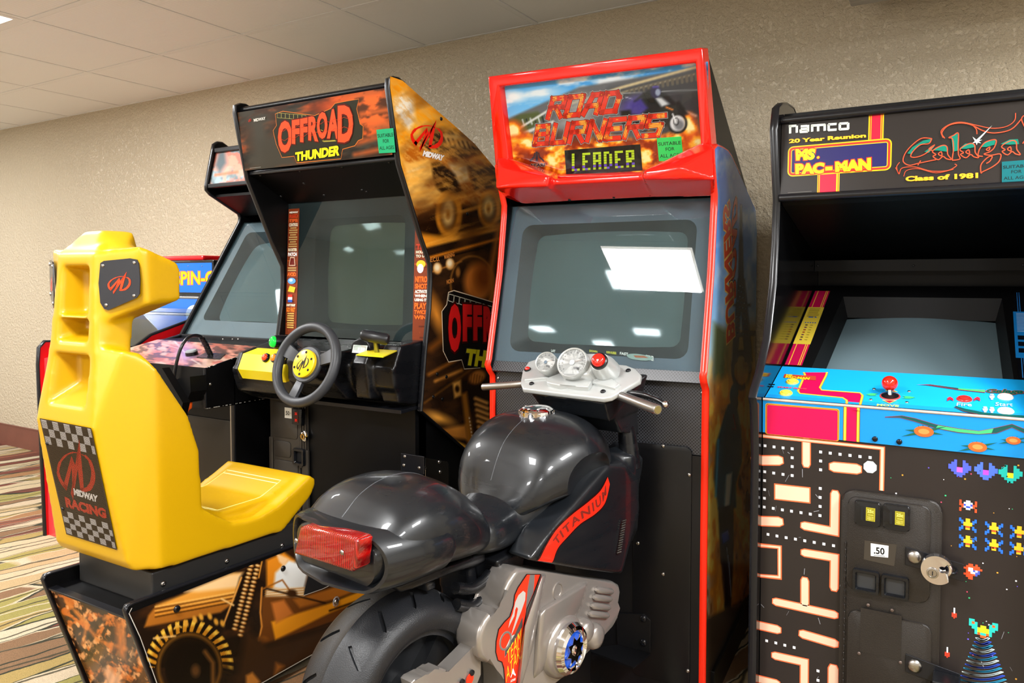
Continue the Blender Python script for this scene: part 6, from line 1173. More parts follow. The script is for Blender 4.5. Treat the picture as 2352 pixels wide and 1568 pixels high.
def fsd(p):
    p.mix(np.ones(len(p.X)), '1f130c'); p.noise(.012, .5, .75, '4e2c12', .8, (1, 2), 101, -18)
    p.poly(Z_((915, 1215), (940, 1140), (985, 1085), (1200, 1000), (1560, 860), (1550, 1010), (1400, 1120)), 'b06a22', 3); p.poly(Z_((990, 1075), (1180, 1000), (1480, 870), (1550, 870), (1530, 1000), (1300, 1060)), 'e39a3a', 4)
    for k, c in enumerate(('f6b95a', '5a3210', 'f3ad48', '4a280c', 'e89a34', '3a2008')): p.line(Z_((985, 1085+k*13), (1530, 985+k*12)), 3.2 if k % 2 == 0 else 2.4, c, 1.6)
    p.poly(Z_((1170, 990), (1450, 880), (1545, 870), (1520, 960), (1260, 990)), 'f2c88e', 5); p.poly(Z_((1590, 800), (1680, 780), (1640, 900), (1560, 1230), (1430, 1230), (1520, 900)), '1a0f08', 4)
    for x0, x1, n in ((1592, 1488, 17), (1635, 1525, 18)):
        for k in range(n):
            t = k/(n-1); x, y = x0+(x1-x0)*t, 825+t*(400 if x0 < 1600 else 440); q = Z_((x, y))[0]; p.ell(q[0], q[1], 6, 3.4, 'c87a2a', 1.4, 12); p.ell(q[0]-1, q[1]-.8, 4, 1.6, 'fbdf9e', 1.2, 12)
    p.line(Z_((1530, 900), (1420, 1190)), 4, 'e8a048', 1.5); p.line(Z_((1405, 1035), (1480, 1075)), 4, 'f6c67a', 1.5); p.line(Z_((1660, 800), (1640, 900)), 3, 'e89a3a', 1.5)
    p.poly(Z_((1690, 790), (1800, 740), (1870, 790), (1860, 900), (1800, 990), (1690, 960)), 'e58a1e', 4); p.poly(Z_((1745, 870), (1830, 790), (1960, 830), (1930, 960), (1900, 1000), (1735, 965)), 'eef0ee', 4); p.poly(Z_((1750, 745), (1830, 780), (1800, 830), (1770, 800)), 'f8c890', 3)
    p.poly(Z_((1690, 970), (1930, 960), (1930, 1040), (1680, 1030)), 'f4dcb4', 3)
    for k in range(5): p.line(Z_((1680, 985+k*14), (1930, 965+k*16)), 1.8, 'c8802c', 1)
    p.poly(Z_((1660, 1020), (1880, 1020), (2098, 1090), (2500, 960), (2500, 1150), (2090, 1200), (1740, 1300), (1650, 1330)), '6a3a12', 4)
    p.poly(Z_((1720, 1180), (2098, 1060), (2450, 920), (2450, 980), (2100, 1120), (1745, 1295)), 'f09a1a', 3); p.poly(Z_((1720, 1060), (1800, 1040), (1860, 1130), (1750, 1190)), 'c8722c', 4); p.poly(Z_((1860, 1040), (2120, 960), (2400, 930), (2120, 1040), (1900, 1090)), 'b0661e', 4); p.line(Z_((2090, 1110), (2400, 1000)), 4, '2a1608', 2); p.line(Z_((1750, 1310), (2120, 1180), (2400, 1080)), 5, '2c180a', 2)
    p.line(Z_((1660, 965), (1650, 1120), (1660, 1210), (1640, 1300)), 4, 'd88a34', 1.5); p.line(Z_((1670, 970), (1790, 915), (1850, 1000)), 3.5, '9c5c1c', 1.4); p.line(Z_((1690, 970), (2060, 1060)), 4, '2a1609', 1.5); p.ell(*Z_((1850, 1000))[0], 12, 9, '3a200c', 3); p.ell(*Z_((1665, 1290))[0], 12, 7, '8a4e18', 3)
    p.poly(Z_((1560, 1230), (1700, 1330), (2100, 1210), (2100, 1330), (1700, 1568), (1500, 1568)), '3c2412', 12); p.poly(Z_((1750, 1440), (1800, 1460), (1740, 1520)), 'a86424', 6); p.poly(Z_((1560, 1520), (1600, 1500), (1650, 1560), (1560, 1640)), 'd08432', 4)
    c = Z_((1200, 1470))[0]; ang = np.degrees(np.arctan2(-(p.Y-c[1]), p.X-c[0])); rr = np.hypot((p.X-c[0])/96, (p.Y-c[1])/103)
    arc = np.clip((ang+10)/20, 0, 1)*np.clip((190-ang)/10, 0, 1); tread = (rr > .80)*(rr < 1.06)
    p.mix(arc*np.clip((1.03-rr)*30, 0, 1), '1a0f07'); k_ = (.5+.5*np.sin(np.radians(ang)*34+rr*8)); up_ = np.clip((150-np.abs(ang-125))/40, 0, 1)
    p.mix(arc*tread*np.clip((k_-.35)*5, 0, 1)*up_, 'c98520'); p.mix(arc*np.clip((rr-.90)*12, 0, 1)*np.clip((1.08-rr)*14, 0, 1)*np.clip((k_-.5)*6, 0, 1), 'fbd04e'); p.ring(c[0], c[1], 96*.74, 103*.74, 7, '8a5a1c', 4, .8); p.ell(c[0]+4, c[1]+4, 96*.62, 103*.62, '120b07', 4)
    p.line(Z_((1300, 1370), (1350, 1440), (1350, 1568)), 8, '9c6428', 5, .8); p.ell(*Z_((1240, 1490))[0], 10, 14, '5a3a1c', 5); p.line(Z_((975, 1285), (1110, 1270)), 4, 'f2c070', 2); p.line(Z_((1105, 1225), (1120, 1200), (1150, 1215)), 3.5, 'e8b04a', 1.2)
    for x, y in ((1180, 1190), (1235, 1165), (1275, 1150), (1330, 1145), (1370, 1180), (1410, 1190)): q = Z_((x, y))[0]; p.ell(q[0], q[1], 5, 8, 'e8a63a', 2, -20)
sd.grid([((rz(z)+.004 if z < .365 else bq[0][0]+.004, z), (.90, z)) for z in np.linspace(.006, .372, 150)], 400, fsd)
sd.up(2).ppoly([(697, 1366), (711, 1309), (824, 1296), (830, 1314), (790, 1326), (735, 1352)], '26272a'); sd.up().pline([(697, 1367), (740, 1352), (795, 1326), (832, 1314)], .002, 'd8d4cc')
sd.line([(bq[0][0]+.012, .383), (bq[0][0]+.004, .372), (rz(.3)+.006, .3), (rz(.0)+.006, .003)], .0022, 'c9c4ba'); sd.line([(rz(0), .004), (.9, .004)], .003, 'c9c4ba'); sd.done(name='side_artwork')
for px, py, r_, m_ in ((406, 1398, .010, PLAST), (650, 1305, .009, PLAST), (836, 1354, .010, STEEL), (772, 1381, .010, STEEL)): screw(ys, FQ.X(px, py, .201), (1, 0, 0), r_, m_, 'bolt')
bm = bmesh.new(); p = FQ.X(772, 1381, .201); tube(bm, [p+V3((0, .013*math.cos(t), .015*math.sin(t))) for t in np.linspace(0, 5.6, 10)], .003, 8); obj('clear_tie', bm, mat('clear_plastic', 'dfe3e6', .1, trans=.8), ys, 60)
bm = bmesh.new(); box(bm, (-.17, .10, .35), (.17, .60, .44), .004); pd = obj('pedestal', bm, mat('dark_powder_coat', '2b2a29', .4, bump=(900, .2, .0004)), ys)
for px, py in ((375, 1340), (521, 1288), (648, 1252)): screw(pd, FQ.X(px, py, .17), (1, 0, 0), .008, STEEL, 'bolt')
# seat shell
def mir(P): return P+[(-x, y, z) for x, y, z in P]
sideP = [(.14, .45), (.14, .58), (.24, .58), (.285, .545), (.34, .512), (.42, .505), (.50, .522), (.58, .558), (.635, .585), (.655, .57), (.655, .545), (.635, .515), (.52, .437)]
pan = [(.10, .44), (.10, .6), (.26, .57), (.34, .535), (.50, .535), (.60, .575), (.64, .585), (.655, .565), (.64, .52), (.52, .437)]
parts = [mir([(.133, -.025, .835), (.168, .036, .485), (.172, .05, .462), (.2, .11, .452), (.2, .24, .45), (.2, .232, .74), (.2, .2, .84), (.2, .15, .915), (.2, .105, .985), (.105, .005, 1.04), (.165, .04, 1.03), (.175, .08, 1.02)]),
         mir([(.112, -.002, 1.0), (.085, .018, 1.275), (.08, .04, 1.30), (.12, .09, 1.0), (.115, .12, 1.28)]),
         mir([(.07, .02, 1.27), (.035, .065, 1.338), (.075, .13, 1.336), (.08, .15, 1.25), (.15, .06, 1.28)]),
         lambda b: [prism(b, sideP, .135, .2), prism(b, sideP, -.2, -.135), prism(b, pan, -.15, .15)]]
for s_ in (1, -1): parts.append([(s_*x, y, z) for x, y, z in ((.082, .018, 1.28), (.088, .014, 1.09), (.2, .066, 1.292), (.2, .075, 1.15), (.206, .085, 1.145), (.206, .085, 1.285), (.198, .18, 1.25), (.198, .185, 1.155), (.08, .12, 1.29), (.08, .12, 1.10))])
cuts = [[(s_*.068, -.03, z) for s_ in (1, -1) for z in (1.115, 1.25)]+[(s_*.05, .075, z) for s_ in (1, -1) for z in (1.118, 1.236)],
        [(s_*.075, -.04, z) for s_ in (1, -1) for z in (1.035, 1.108)]+[(s_*.055, .08, z) for s_ in (1, -1) for z in (1.07, 1.106)],
        [(s_*.095, -.06, z) for s_ in (1, -1) for z in (.855, 1.018)]+[(s_*.065, .06, z) for s_ in (1, -1) for z in (.93, 1.012)],
        [(x, y, z) for x in (.0, .07) for y in (-.05, .4) for z in (1.082, 1.106)]]
sh = fused('shell', parts, ys, YEL, .006, 9, cuts)
from mathutils.bvhtree import BVHTree
def drop(o, pts, d, off=.0):
    dg = bpy.context.evaluated_depsgraph_get(); bv = BVHTree.FromObject(o, dg); out = []
    for p in pts:
        h = bv.ray_cast(V3(p), V3(d)); out.append((h[0]-V3(d)*off) if h[0] else V3(p))
    return out
SEAM = mat('worn_lit_seam', 'f7ef8a', .35)  # paler yellow puts the light on the embossed ridges into the worn lines
for P in ([(-.145, .3, .8), (-.12, .60, .8)], [(-.125, .3, .8), (-.10, .58, .8)]) and ([(-.14, .30+.02*k, .8) for k in range(15)], [(.12, .30+.02*k, .8) for k in range(15)], [(-.14+.02*k, .585-.0*k, .8) for k in range(14)], [(-.14+.02*k, .57, .8) for k in range(14)], [(-.14+.02*k, .345, .8) for k in range(14)], [(-.14+.02*k, .33, .8) for k in range(14)]):
    bm = bmesh.new(); tube(bm, drop(sh, P, (0, 0, -1), -.0005), .0016, 6); obj('seam', bm, SEAM, sh, 60)
# name plates on the head wings
for s_ in (1, -1):
    n_ = V3((s_*.40, -.917, .0)).normalized(); u_ = V3((.917, s_*.40, 0)).normalized(); c_ = V3((s_*.142, .041, 1.197)); w_ = V3((0, 0, 1))
    if s_ > 0: pp = [FQ.pl(px, py, c_+n_*.006, n_) for px, py in ((232, 604), (240, 599), (300, 593), (316, 596), (320, 604), (323, 640), (322, 675), (315, 684), (250, 712), (241, 709), (232, 695), (228, 650))]
    else: pp = [V3((-p.x, p.y, p.z)) for p in keep]
    keep = pp; bm = bmesh.new(); extr(bm, pp if s_ > 0 else pp[::-1], n_*.003); hp_ = obj('name_plate', bm, mat('smoked_plate', '23242a', .15), ys)
    a = Art(FQ, hp_, c_+n_*.0095, u_, w_); logo_swoosh(a, *( a.uv(274, 649) if s_ > 0 else (-.005, .0)), .062, 'f2401c', -.12, 1.05); a.done(name='emblem')
    cc = sum(pp, V3())/len(pp)
    for i in (0, 3, 7, 9): screw(hp_, pp[i].lerp(cc, .14)+n_*.003, n_, .0045, STEEL)
# checkered banner on the back
bo = FQ.pl(154, 1223, (0, .037, .485), V3((0, -.345, -.061)).normalized()); n_ = V3((0, -.345, -.061)).normalized()
bo = V3((0, .037, .485))+n_*.003; ck = Art(FQ, ys, bo, (1, 0, 0), V3((0, -.061, .35)))
c4 = [ck.uv(*q) for q in ((154, 1224), (266, 1259), (208, 985), (94, 963))]; cl = lambda x, y: tuple((V3((*c4[0], 0)).lerp(V3((*c4[1], 0)), x).lerp(V3((*c4[3], 0)).lerp(V3((*c4[2], 0)), x), y))[:2])
ck.poly([cl(-.02, -.012), cl(1.02, -.012), cl(1.02, 1.01), cl(-.02, 1.01)], '33291c'); ck.up()
for y0_, y1_ in ((.0, .21), (.79, 1.0)):
    for j in range(4 if y0_ < .5 else 3):
        for i in range(9):
            if (i+j) % 2 == 0:
                h_ = .052 if y0_ < .5 else .07; a_, b_ = i/8.5, min(1, (i+1)/8.5); yy0 = y0_+j*h_; ck.poly([cl(a_, yy0), cl(b_, yy0), cl(b_, yy0+h_), cl(a_, yy0+h_)], 'b5b0ad')
ck.up(); ctr_ = ck.uv(172, 1078); logo_swoosh(ck, ctr_[0], ctr_[1], .185, 'b5301c', -.0, 1.05)
ck.quad_text('MIDWAY', [(171, 1136), (226, 1154), (225, 1138), (168, 1120)], 'dcd6d0', bold=.06, shear=.1); ck.quad_text('RACING', [(153, 1164), (246, 1191), (243, 1168), (149, 1140)], 'b5301c', bold=.06)
ck.up()
for k in range(110): y_ = k/110; ck.poly([cl(0, y_), cl(1, y_), cl(1, y_+.0035), cl(0, y_+.0035)], '2c241a')
ck.done(name='checkered_banner')
for q in ((109, 1018), (145, 1168)): screw(ys, FQ.pl(*q, bo, n_)+n_*.001, n_, .005, TMOLD)
# ================================================================== the ride-on motorcycle
FK = Fr(-.969, 1.95, -8)
mb = FK.root('ride_on_motorcycle', 'gloss black ride-on motorcycle with a red tail light, silver dashboard and silver engine cover', 'motorcycle')
def loft(bm, secs, n=40):
    """secs: (y, half width, z bottom, z widest, z top, exponent upper, exponent lower)"""
    rings = []
    for y, a, zb, zm, zt, eu, el in secs:
        r = []
        for k in range(n):
            t = 2*math.pi*k/n; c, s_ = math.cos(t), math.sin(t); e = eu if s_ > 0 else el
            r.append(bm.verts.new((a*math.copysign(abs(c)**(2/e), c), y, zm+(zt-zm if s_ > 0 else zm-zb)*math.copysign(abs(s_)**(2/e), s_))))
        rings.append(r)
    for A_, B_ in zip(rings, rings[1:]):
        for k in range(n): bm.faces.new((A_[k], A_[(k+1) % n], B_[(k+1) % n], B_[k]))
    bm.faces.new(rings[0][::-1]); bm.faces.new(rings[-1])
def smooth_secs(S, m=5):
    P = np.array(S, float); out = []
    for i in range(len(P)-1):
        a, b, c, d = P[max(0, i-1)], P[i], P[i+1], P[min(len(P)-1, i+2)]
        for k in range(m): t = k/m; out.append(tuple(.5*(2*b+(c-a)*t+(2*a-5*b+4*c-d)*t*t+(3*b-a-3*c+d)*t**3)))
    out.append(tuple(P[-1])); return out
# tail: seat hump
bm = bmesh.new(); loft(bm, smooth_secs([(-.85, .125, .60, .665, .712, 2.9, 2.4), (-.82, .142, .60, .67, .738, 2.8, 2.4), (-.78, .156, .60, .68, .768, 2.7, 2.4), (-.72, .165, .598, .68, .786, 2.6, 2.3), (-.64, .166, .59, .67, .783, 2.4, 2.2), (-.56, .148, .582, .65, .745, 2.2, 2.2), (-.51, .120, .575, .635, .700, 2.2, 2.2), (-.47, .075, .575, .62, .660, 2.2, 2.2)])); hu = obj('seat_hump', bm, BIKE, mb, 60)
bm = bmesh.new(); tube(bm, drop(hu, [(0, -.83+.0125*k, .9) for k in range(28)], (0, 0, -1), -.0001), .0010, 6); obj('seam', bm, mat('mould_seam', '4a4c50', .3), hu, 60)
# tail lamp housing: rounded rim with a recess
def cap_ring(a, h, n=48, p=2.0):
    o = []
    for k in range(n):
        t = 2*math.pi*k/n; c, s_ = math.cos(t), math.sin(t); o.append((math.copysign(max(0, a-h), c)*min(1, abs(c)*6)+h*c, h*s_))
    return o
bm = bmesh.new(); rg = []
for y, a, h in ((-.68, .150, .045), (-.74, .166, .056), (-.82, .158, .061), (-.868, .148, .0615), (-.880, .143, .058), (-.879, .136, .053), (-.868, .130, .048), (-.850, .127, .045), (-.848, .02, .01)): rg.append([bm.verts.new((x*1.06, y+1.9*x*x*(1 if y < -.7 else .5), .666+z_)) for x, z_ in cap_ring(a, h)])
for A_, B_ in zip(rg, rg[1:]):
    for k in range(48): bm.faces.new((A_[k], A_[(k+1) % 48], B_[(k+1) % 48], B_[k]))
bm.faces.new(rg[0]); bm.faces.new(rg[-1]); obj('lamp_housing', bm, BIKE, mb, 50)
q = [FK.Y(px, py, -.895) for px, py in ((673, 1272), (806, 1314), (815, 1305), (822, 1243), (815, 1236), (700, 1206), (688, 1210))]
RL = None
def lens_mat():
    m, N, L, b = nodes('red_ribbed_lens'); tc = N.new('ShaderNodeTexCoord'); w2 = N.new('ShaderNodeTexWave'); w2.bands_direction = 'X'; w2.inputs['Scale'].default_value = 55; w2.inputs['Distortion'].default_value = 1.5
    n = N.new('ShaderNodeTexNoise'); n.inputs['Scale'].default_value = 30; bp = N.new('ShaderNodeBump'); bp.inputs['Strength'].default_value = .8; bp.inputs['Distance'].default_value = .003
    mx = N.new('ShaderNodeMix'); mx.data_type = 'RGBA'; mx.inputs[6].default_value = (*lin('6e0207'), 1); mx.inputs[7].default_value = (*lin('d4140e'), 1)
    L.new(tc.outputs['Object'], w2.inputs['Vector']); L.new(tc.outputs['Object'], n.inputs['Vector']); L.new(w2.outputs['Fac'], bp.inputs['Height']); L.new(bp.outputs[0], b.inputs['Normal'])
    ml = N.new('ShaderNodeMath'); ml.operation = 'MULTIPLY'; L.new(w2.outputs['Fac'], ml.inputs[0]); L.new(n.outputs['Fac'], ml.inputs[1]); L.new(ml.outputs[0], mx.inputs[0]); L.new(mx.outputs[2], b.inputs['Base Color'])
    b.inputs['Roughness'].default_value = .12; b.inputs['Coat Weight'].default_value = 1; b.inputs['Coat Roughness'].default_value = .03; return m
RL = lens_mat(); bm = bmesh.new(); extr(bm, q, (.0, .04, 0), .007, 3); tl = obj('tail_light', bm, RL, mb, 40, 'red ribbed tail light lens')
for px, py in ((681, 1241), (786, 1268)): screw(tl, FK.Y(px, py, -.896), (0, -1, 0), .005, STEEL)
for k in range(3):                                        # cooling louvres low on the tail
    bm = bmesh.new(); tube(bm, [FK.X(912+k*14, 1326-k*3, .135), FK.X(934+k*14, 1304-k*3, .15)], .0035, 8); obj('louvre', bm, TMOLD, mb, 60)
# saddle and tank as one flowing skin
bm = bmesh.new(); loft(bm, smooth_secs([(-.54, .06, .575, .60, .640, 2.2, 2.2), (-.50, .105, .57, .60, .668, 2.4, 2.2), (-.45, .112, .562, .60, .672, 2.5, 2.2), (-.40, .105, .556, .60, .676, 2.4, 2.2), (-.37, .103, .556, .61, .688, 2.4, 2.2), (-.33, .112, .556, .63, .735, 2.4, 2.2), (-.30, .118, .556, .64, .77, 2.3, 2.2), (-.2, .13, .556, .65, .80, 2.2, 2.2), (-.08, .14, .556, .65, .79, 2.2, 2.2), (.02, .13, .556, .65, .74, 2.2, 2.2)])); sd_ = obj('saddle', bm, BIKE, mb, 60)
bm = bmesh.new(); loft(bm, smooth_secs([(-.392, .062, .60, .635, .668, 2.2, 2.), (-.375, .098, .61, .655, .700, 2.3, 2.), (-.345, .135, .625, .675, .762, 2.7, 2.), (-.31, .158, .635, .695, .806, 2.7, 2.1), (-.25, .182, .65, .71, .840, 2.65, 2.2), (-.19, .196, .66, .725, .855, 2.5, 2.3), (-.13, .186, .665, .73, .855, 2.4, 2.3), (-.07, .160, .66, .725, .840, 2.2, 2.3), (-.02, .13, .65, .71, .812, 2.2, 2.2), (.02, .09, .64, .69, .775, 2.2, 2.2), (.04, .04, .64, .68, .74, 2.2, 2.)])); tk = obj('fuel_tank', bm, BIKE, mb, 60)
for s__ in (1, -1):                                       # knee scoop pressed into each flank
    gb = bmesh.new(); bmesh.ops.create_uvsphere(gb, u_segments=40, v_segments=24, radius=1, matrix=Matrix.Translation((s__*.232, -.17, .685)) @ Matrix.Rotation(R(-14), 4, 'X') @ Matrix.Diagonal((.095, .15, .098, 1)))
    me = bpy.data.meshes.new('g'); gb.to_mesh(me); gb.free(); k_ = bpy.data.objects.new('g', me); COL.objects.link(k_); k_.matrix_world = FK.M; bo_ = tk.modifiers.new('b', 'BOOLEAN'); bo_.operation = 'DIFFERENCE'; bo_.object = k_
    bpy.context.view_layer.update(); ev(tk); bpy.data.objects.remove(k_)
tk.data.materials.clear(); tk.data.materials.append(BIKE); tk.data.shade_smooth(); tk.data.set_sharp_from_angle(angle=R(50))
bm = bmesh.new(); tube(bm, drop(tk, [(0, -.37+.0125*k, 1.) for k in range(28)], (0, 0, -1), -.0001), .0010, 6); obj('seam', bm, MATS['mould_seam'], tk, 60)
bm = bmesh.new(); cpn = V3((0, -.12, 1)).normalized(); lathe(bm, [(-.012, .046), (.003, .047), (.011, .046), (.016, .038), (.018, .030), (.0195, .014), (.019, 0)], (0, -.184, .852), cpn, 36); cap = obj('fuel_cap', bm, CHROME, mb, 30)
for k in range(8): t = 2*math.pi*k/8; screw(cap, V3((.034*math.cos(t), -.184+.034*math.sin(t), .8675)), cpn, .0045, CHROME, 'bolt')
bm = bmesh.new()
for k in range(20): t = 2*math.pi*k/20; box(bm, (-.003, .045, -.006), (.003, .0475, .009), M=Matrix.Translation((0, -.184, .852)) @ Matrix.Rotation(t, 4, 'Z'))
obj('knurl', bm, CHROME, cap)
# side fairings
def fx(q, x): p = FK.X(*q, x); return (x, p.y, p.z)
F1 = [fx(q, .172) for q in ((1216, 1287), (1255, 1235), (1310, 1185), (1372, 1150), (1400, 1070), (1440, 1070), (1466, 1110), (1470, 1170), (1448, 1245), (1430, 1318), (1330, 1306))]
F1i = [(.10, y, z_) for x, y, z_ in [fx(q, .15) for q in ((1200, 1280), (1240, 1215), (1300, 1160), (1385, 1045), (1430, 1040), (1476, 1090), (1480, 1180), (1440, 1325))]]
F2 = [(.05, -.36, .56), (.05, .12, .56), (.05, .13, .74), (.05, -.2, .66), (.135, -.32, .60), (.15, .10, .50), (.15, .11, .70)]
Fa = [F1+F1i, F2+[(.12, .12, .45), (.05, .12, .42), (.05, -.3, .50)], [(.13, -.02, .70), (.165, .04, .72), (.16, .11, .70), (.1, .13, .74), (.1, -.02, .74), (.08, .13, .6), (.17, .06, .60)]]
fr_ = fused('side_fairing', Fa, mb, BIKE, .006, 8, flabel='black side fairing with a red slanted stripe')
fused('side_fairing', [[(-x, y, z_) for x, y, z_ in P] for P in Fa], mb, BIKE, .006, 8)
# stripe laid on whatever surface the side shows there
def side_bvh(objs):
    bb = bmesh.new()
    for o in objs: bb.from_mesh(o.data)
    t = BVHTree.FromBMesh(bb); bb.free(); return t
def wrap(a, bv, off=.0012):
    out = []
    for v in a.vs:
        for i in range(len(v)):
            e = v[i][0]-.3; h = bv.ray_cast(V3((.5, v[i][1], v[i][2])), V3((-1, 0, 0)))
            if h[0] and h[0].x > .05: v[i][0] = h[0].x+off+e
            else: v[i][0] = .14+e
    return a
bvs = side_bvh([fr_, sd_, tk]); st = Art(FK, mb, (.3, 0, 0), (0, 1, 0), (0, 0, 1), m=mat('red_vinyl_stripe', 'ffffff', .2, attr=True, coat=.3))
def yzx(px, py, x=.15): p = FK.X(px, py, x); return (p.y, p.z)
up_ = sp2([yzx(*q) for q in ((1219, 1283), (1238, 1245), (1262, 1210), (1295, 1178), (1335, 1147), (1362, 1122), (1378, 1092))], 8); lo_ = sp2([yzx(*q) for q in ((1251, 1287), (1262, 1255), (1285, 1228), (1315, 1198), (1350, 1175), (1372, 1150), (1383, 1108))], 8)
n_ = min(len(up_), len(lo_)); grd = [[(up_[i][0]*(1-t)+lo_[i][0]*t, up_[i][1]*(1-t)+lo_[i][1]*t) for t in np.linspace(0, 1, 7)] for i in range(n_)]
def strip(t0, t1, c, i0=0, i1=None):
    i1 = i1 or n_; pts = []; m_ = 7
    for i in range(i0, i1): pts += [(up_[i][0]*(1-t)+lo_[i][0]*t, up_[i][1]*(1-t)+lo_[i][1]*t) for t in np.linspace(t0, t1, m_)]
    st.add(pts, [(i*m_+j, i*m_+j+1, (i+1)*m_+j+1, (i+1)*m_+j) for i in range(i1-i0-1) for j in range(m_-1)], c)
strip(-.1, 1.1, '2a0d0c'); st.up(3); strip(0, 1, 'ee2c1a'); st.up(3)
word = 'TITANIUM'; vs, fs = glyphs(word, .03, .3, 1.25); L_n = vs[:, 0].max()
s_ = (vs[:, 0]/L_n)*.70+.22; t_ = .75-vs[:, 1]*.75
idx = s_*(n_-1); i0 = np.clip(idx.astype(int), 0, n_-2); f_ = idx-i0; U_, Lo = np.array(up_), np.array(lo_); A_ = U_[i0]*(1-f_[:, None])+U_[i0+1]*f_[:, None]; B_ = Lo[i0]*(1-f_[:, None])+Lo[i0+1]*f_[:, None]
st.add(A_*(1-t_[:, None])+B_*t_[:, None], fs, '7a2a22'); wrap(st, bvs); st.done(name='stripe')
bm = bmesh.new()
for k in range(14): p = FK.X(1433-k*.9, 1196+k*5.6, .178); tube(bm, [p+V3((-.002, -.006, .0)), p+V3((.002, .008, .001))], .0022, 6)
o = obj('vent_coil', bm, STEEL, mb, 60); o['kind'] = 'stuff'
# lower subframe, exhaust-like ribs, fender
parts = [[(x, y, z_) for x in (-.05, .05) for y, z_ in ((-.50, .585), (-.2, .585), (-.12, .3), (-.35, .3), (-.45, .45))], [(x, y, z_) for x in (.03, .105) for y, z_ in ((-.47, .56), (-.36, .565), (-.38, .44), (-.44, .43))], [(x, y, z_) for x in (-.05, .08) for y, z_ in ((-.76, .585), (-.48, .58), (-.48, .555), (-.74, .565))],
         [(x, y, z_) for x in (-.03, .06) for y, z_ in ((-.66, .57), (-.63, .57), (-.62, .53), (-.65, .53))], [(x, y, z_) for x in (-.03, .07) for y, z_ in ((-.535, .57), (-.50, .57), (-.49, .40), (-.51, .40))]]
fused('subframe', parts, mb, PLAST, .006, 5)
for i, P in enumerate((((1046, 1350), (1080, 1352), (1105, 1338), (1125, 1318)), ((1048, 1388), (1082, 1392), (1108, 1375), (1130, 1335)), ((1058, 1424), (1085, 1430), (1112, 1408), (1124, 1372)))):
    bm = bmesh.new(); tube(bm, spline([FK.X(*q, .085) for q in P], 5), .0135, 14); obj('ribbed_pipe', bm, PLAST, mb, 70)
bm = bmesh.new(); tube(bm, [FK.X(*q, .06) for q in ((1070, 1432), (1088, 1462), (1078, 1480))], .009, 10); obj('strut', bm, PLAST, mb, 60)
# rear wheel: tyre with cut grooves, rim, hub, spokes
wy, wz, RT = -.686, .312, .2215
wh = bpy.data.objects.new('rear_wheel', None); COL.objects.link(wh); wh.parent = mb
prof = [(-.070, .146), (-.082, .150), (-.090, .163), (-.092, .178), (-.086, .194), (-.070, .206), (-.045, .2145), (-.02, .2195), (-.0015, .2205), (0, RT), (.0015, .2205), (.02, .2195), (.045, .2145), (.070, .206), (.086, .194), (.092, .178), (.090, .163), (.082, .150), (.070, .146), (.070, .135), (-.070, .135), (-.070, .146)]
bm = bmesh.new(); u_, v_, d_ = basis((1, 0, 0)); rings = [[bm.verts.new(V3((x, wy, wz))+(V3((0, 1, 0))*math.cos(2*math.pi*k/96)+V3((0, 0, 1))*math.sin(2*math.pi*k/96))*r_) for k in range(96)] for x, r_ in prof[:-1]]
for i in range(len(rings)):
    A_, B_ = rings[i], rings[(i+1) % len(rings)]
    for k in range(96): bm.faces.new((A_[k], A_[(k+1) % 96], B_[(k+1) % 96], B_[k]))
ty = obj('tyre', bm, TYRE, wh); gb = bmesh.new()
for k in range(15):
    for s__ in (1, -1):
        t = R(24*k+8+(5 if s__ > 0 else 0)); t2 = t+R(7); 
        def pt(x, r_, tt): return V3((s__*x, wy+r_*math.cos(tt), wz+r_*math.sin(tt)))
        P = []
        for x, tt in ((.022, t), (.028, t-R(1.2)), (.028, t+R(1.2)), (.066, t2-R(1.4)), (.066, t2+R(1.4)), (.073, t2+R(.6))):
            rr_ = np.interp(x, [0, .02, .045, .07, .086], [RT, .2195, .2145, .206, .194]); P += [pt(x, rr_+.01, tt), pt(x, rr_-.006, tt)]
        hull(gb, P)
bmesh.ops.recalc_face_normals(gb, faces=gb.faces); me = bpy.data.meshes.new('g'); gb.to_mesh(me); gb.free(); k_ = bpy.data.objects.new('g', me); COL.objects.link(k_); k_.matrix_world = FK.M
bo_ = ty.modifiers.new('b', 'BOOLEAN'); bo_.operation = 'DIFFERENCE'; bo_.object = k_; bpy.context.view_layer.update(); ev(ty); bpy.data.objects.remove(k_); ty.data.materials.clear(); ty.data.materials.append(TYRE); ty.data.shade_smooth(); ty.data.set_sharp_from_angle(angle=R(38))
bm = bmesh.new(); lathe(bm, [(-.068, .146), (.064, .146), (.064, .137), (.02, .128), (.02, .05), (.045, .048), (.05, .03), (.05, 0)], (0, wy, wz), (1, 0, 0), 64); bm.faces.ensure_lookup_table(); obj('rim', bm, mat('black_rim', '1a1b1d', .3), wh, 35)
for k in range(3):
    t = R(120*k+38); c, s__ = math.cos(t), math.sin(t); bm = bmesh.new()
    def pp_(r_, w__, x): return V3((x, wy+c*r_-s__*w__, wz+s__*r_+c*w__))
    hull(bm, [pp_(.03, w__, x) for w__ in (-.02, .02) for x in (.02, .052)]+[pp_(.138, w__, x) for w__ in (-.034, .034) for x in (.02, .044)]); obj('spoke', bm, MATS['black_rim'], wh)
bm = bmesh.new(); lathe(bm, [(.05, .02), (.075, .019), (.078, .014)], (0, wy, wz), (1, 0, 0), 24); obj('axle', bm, PLAST, wh, 40)
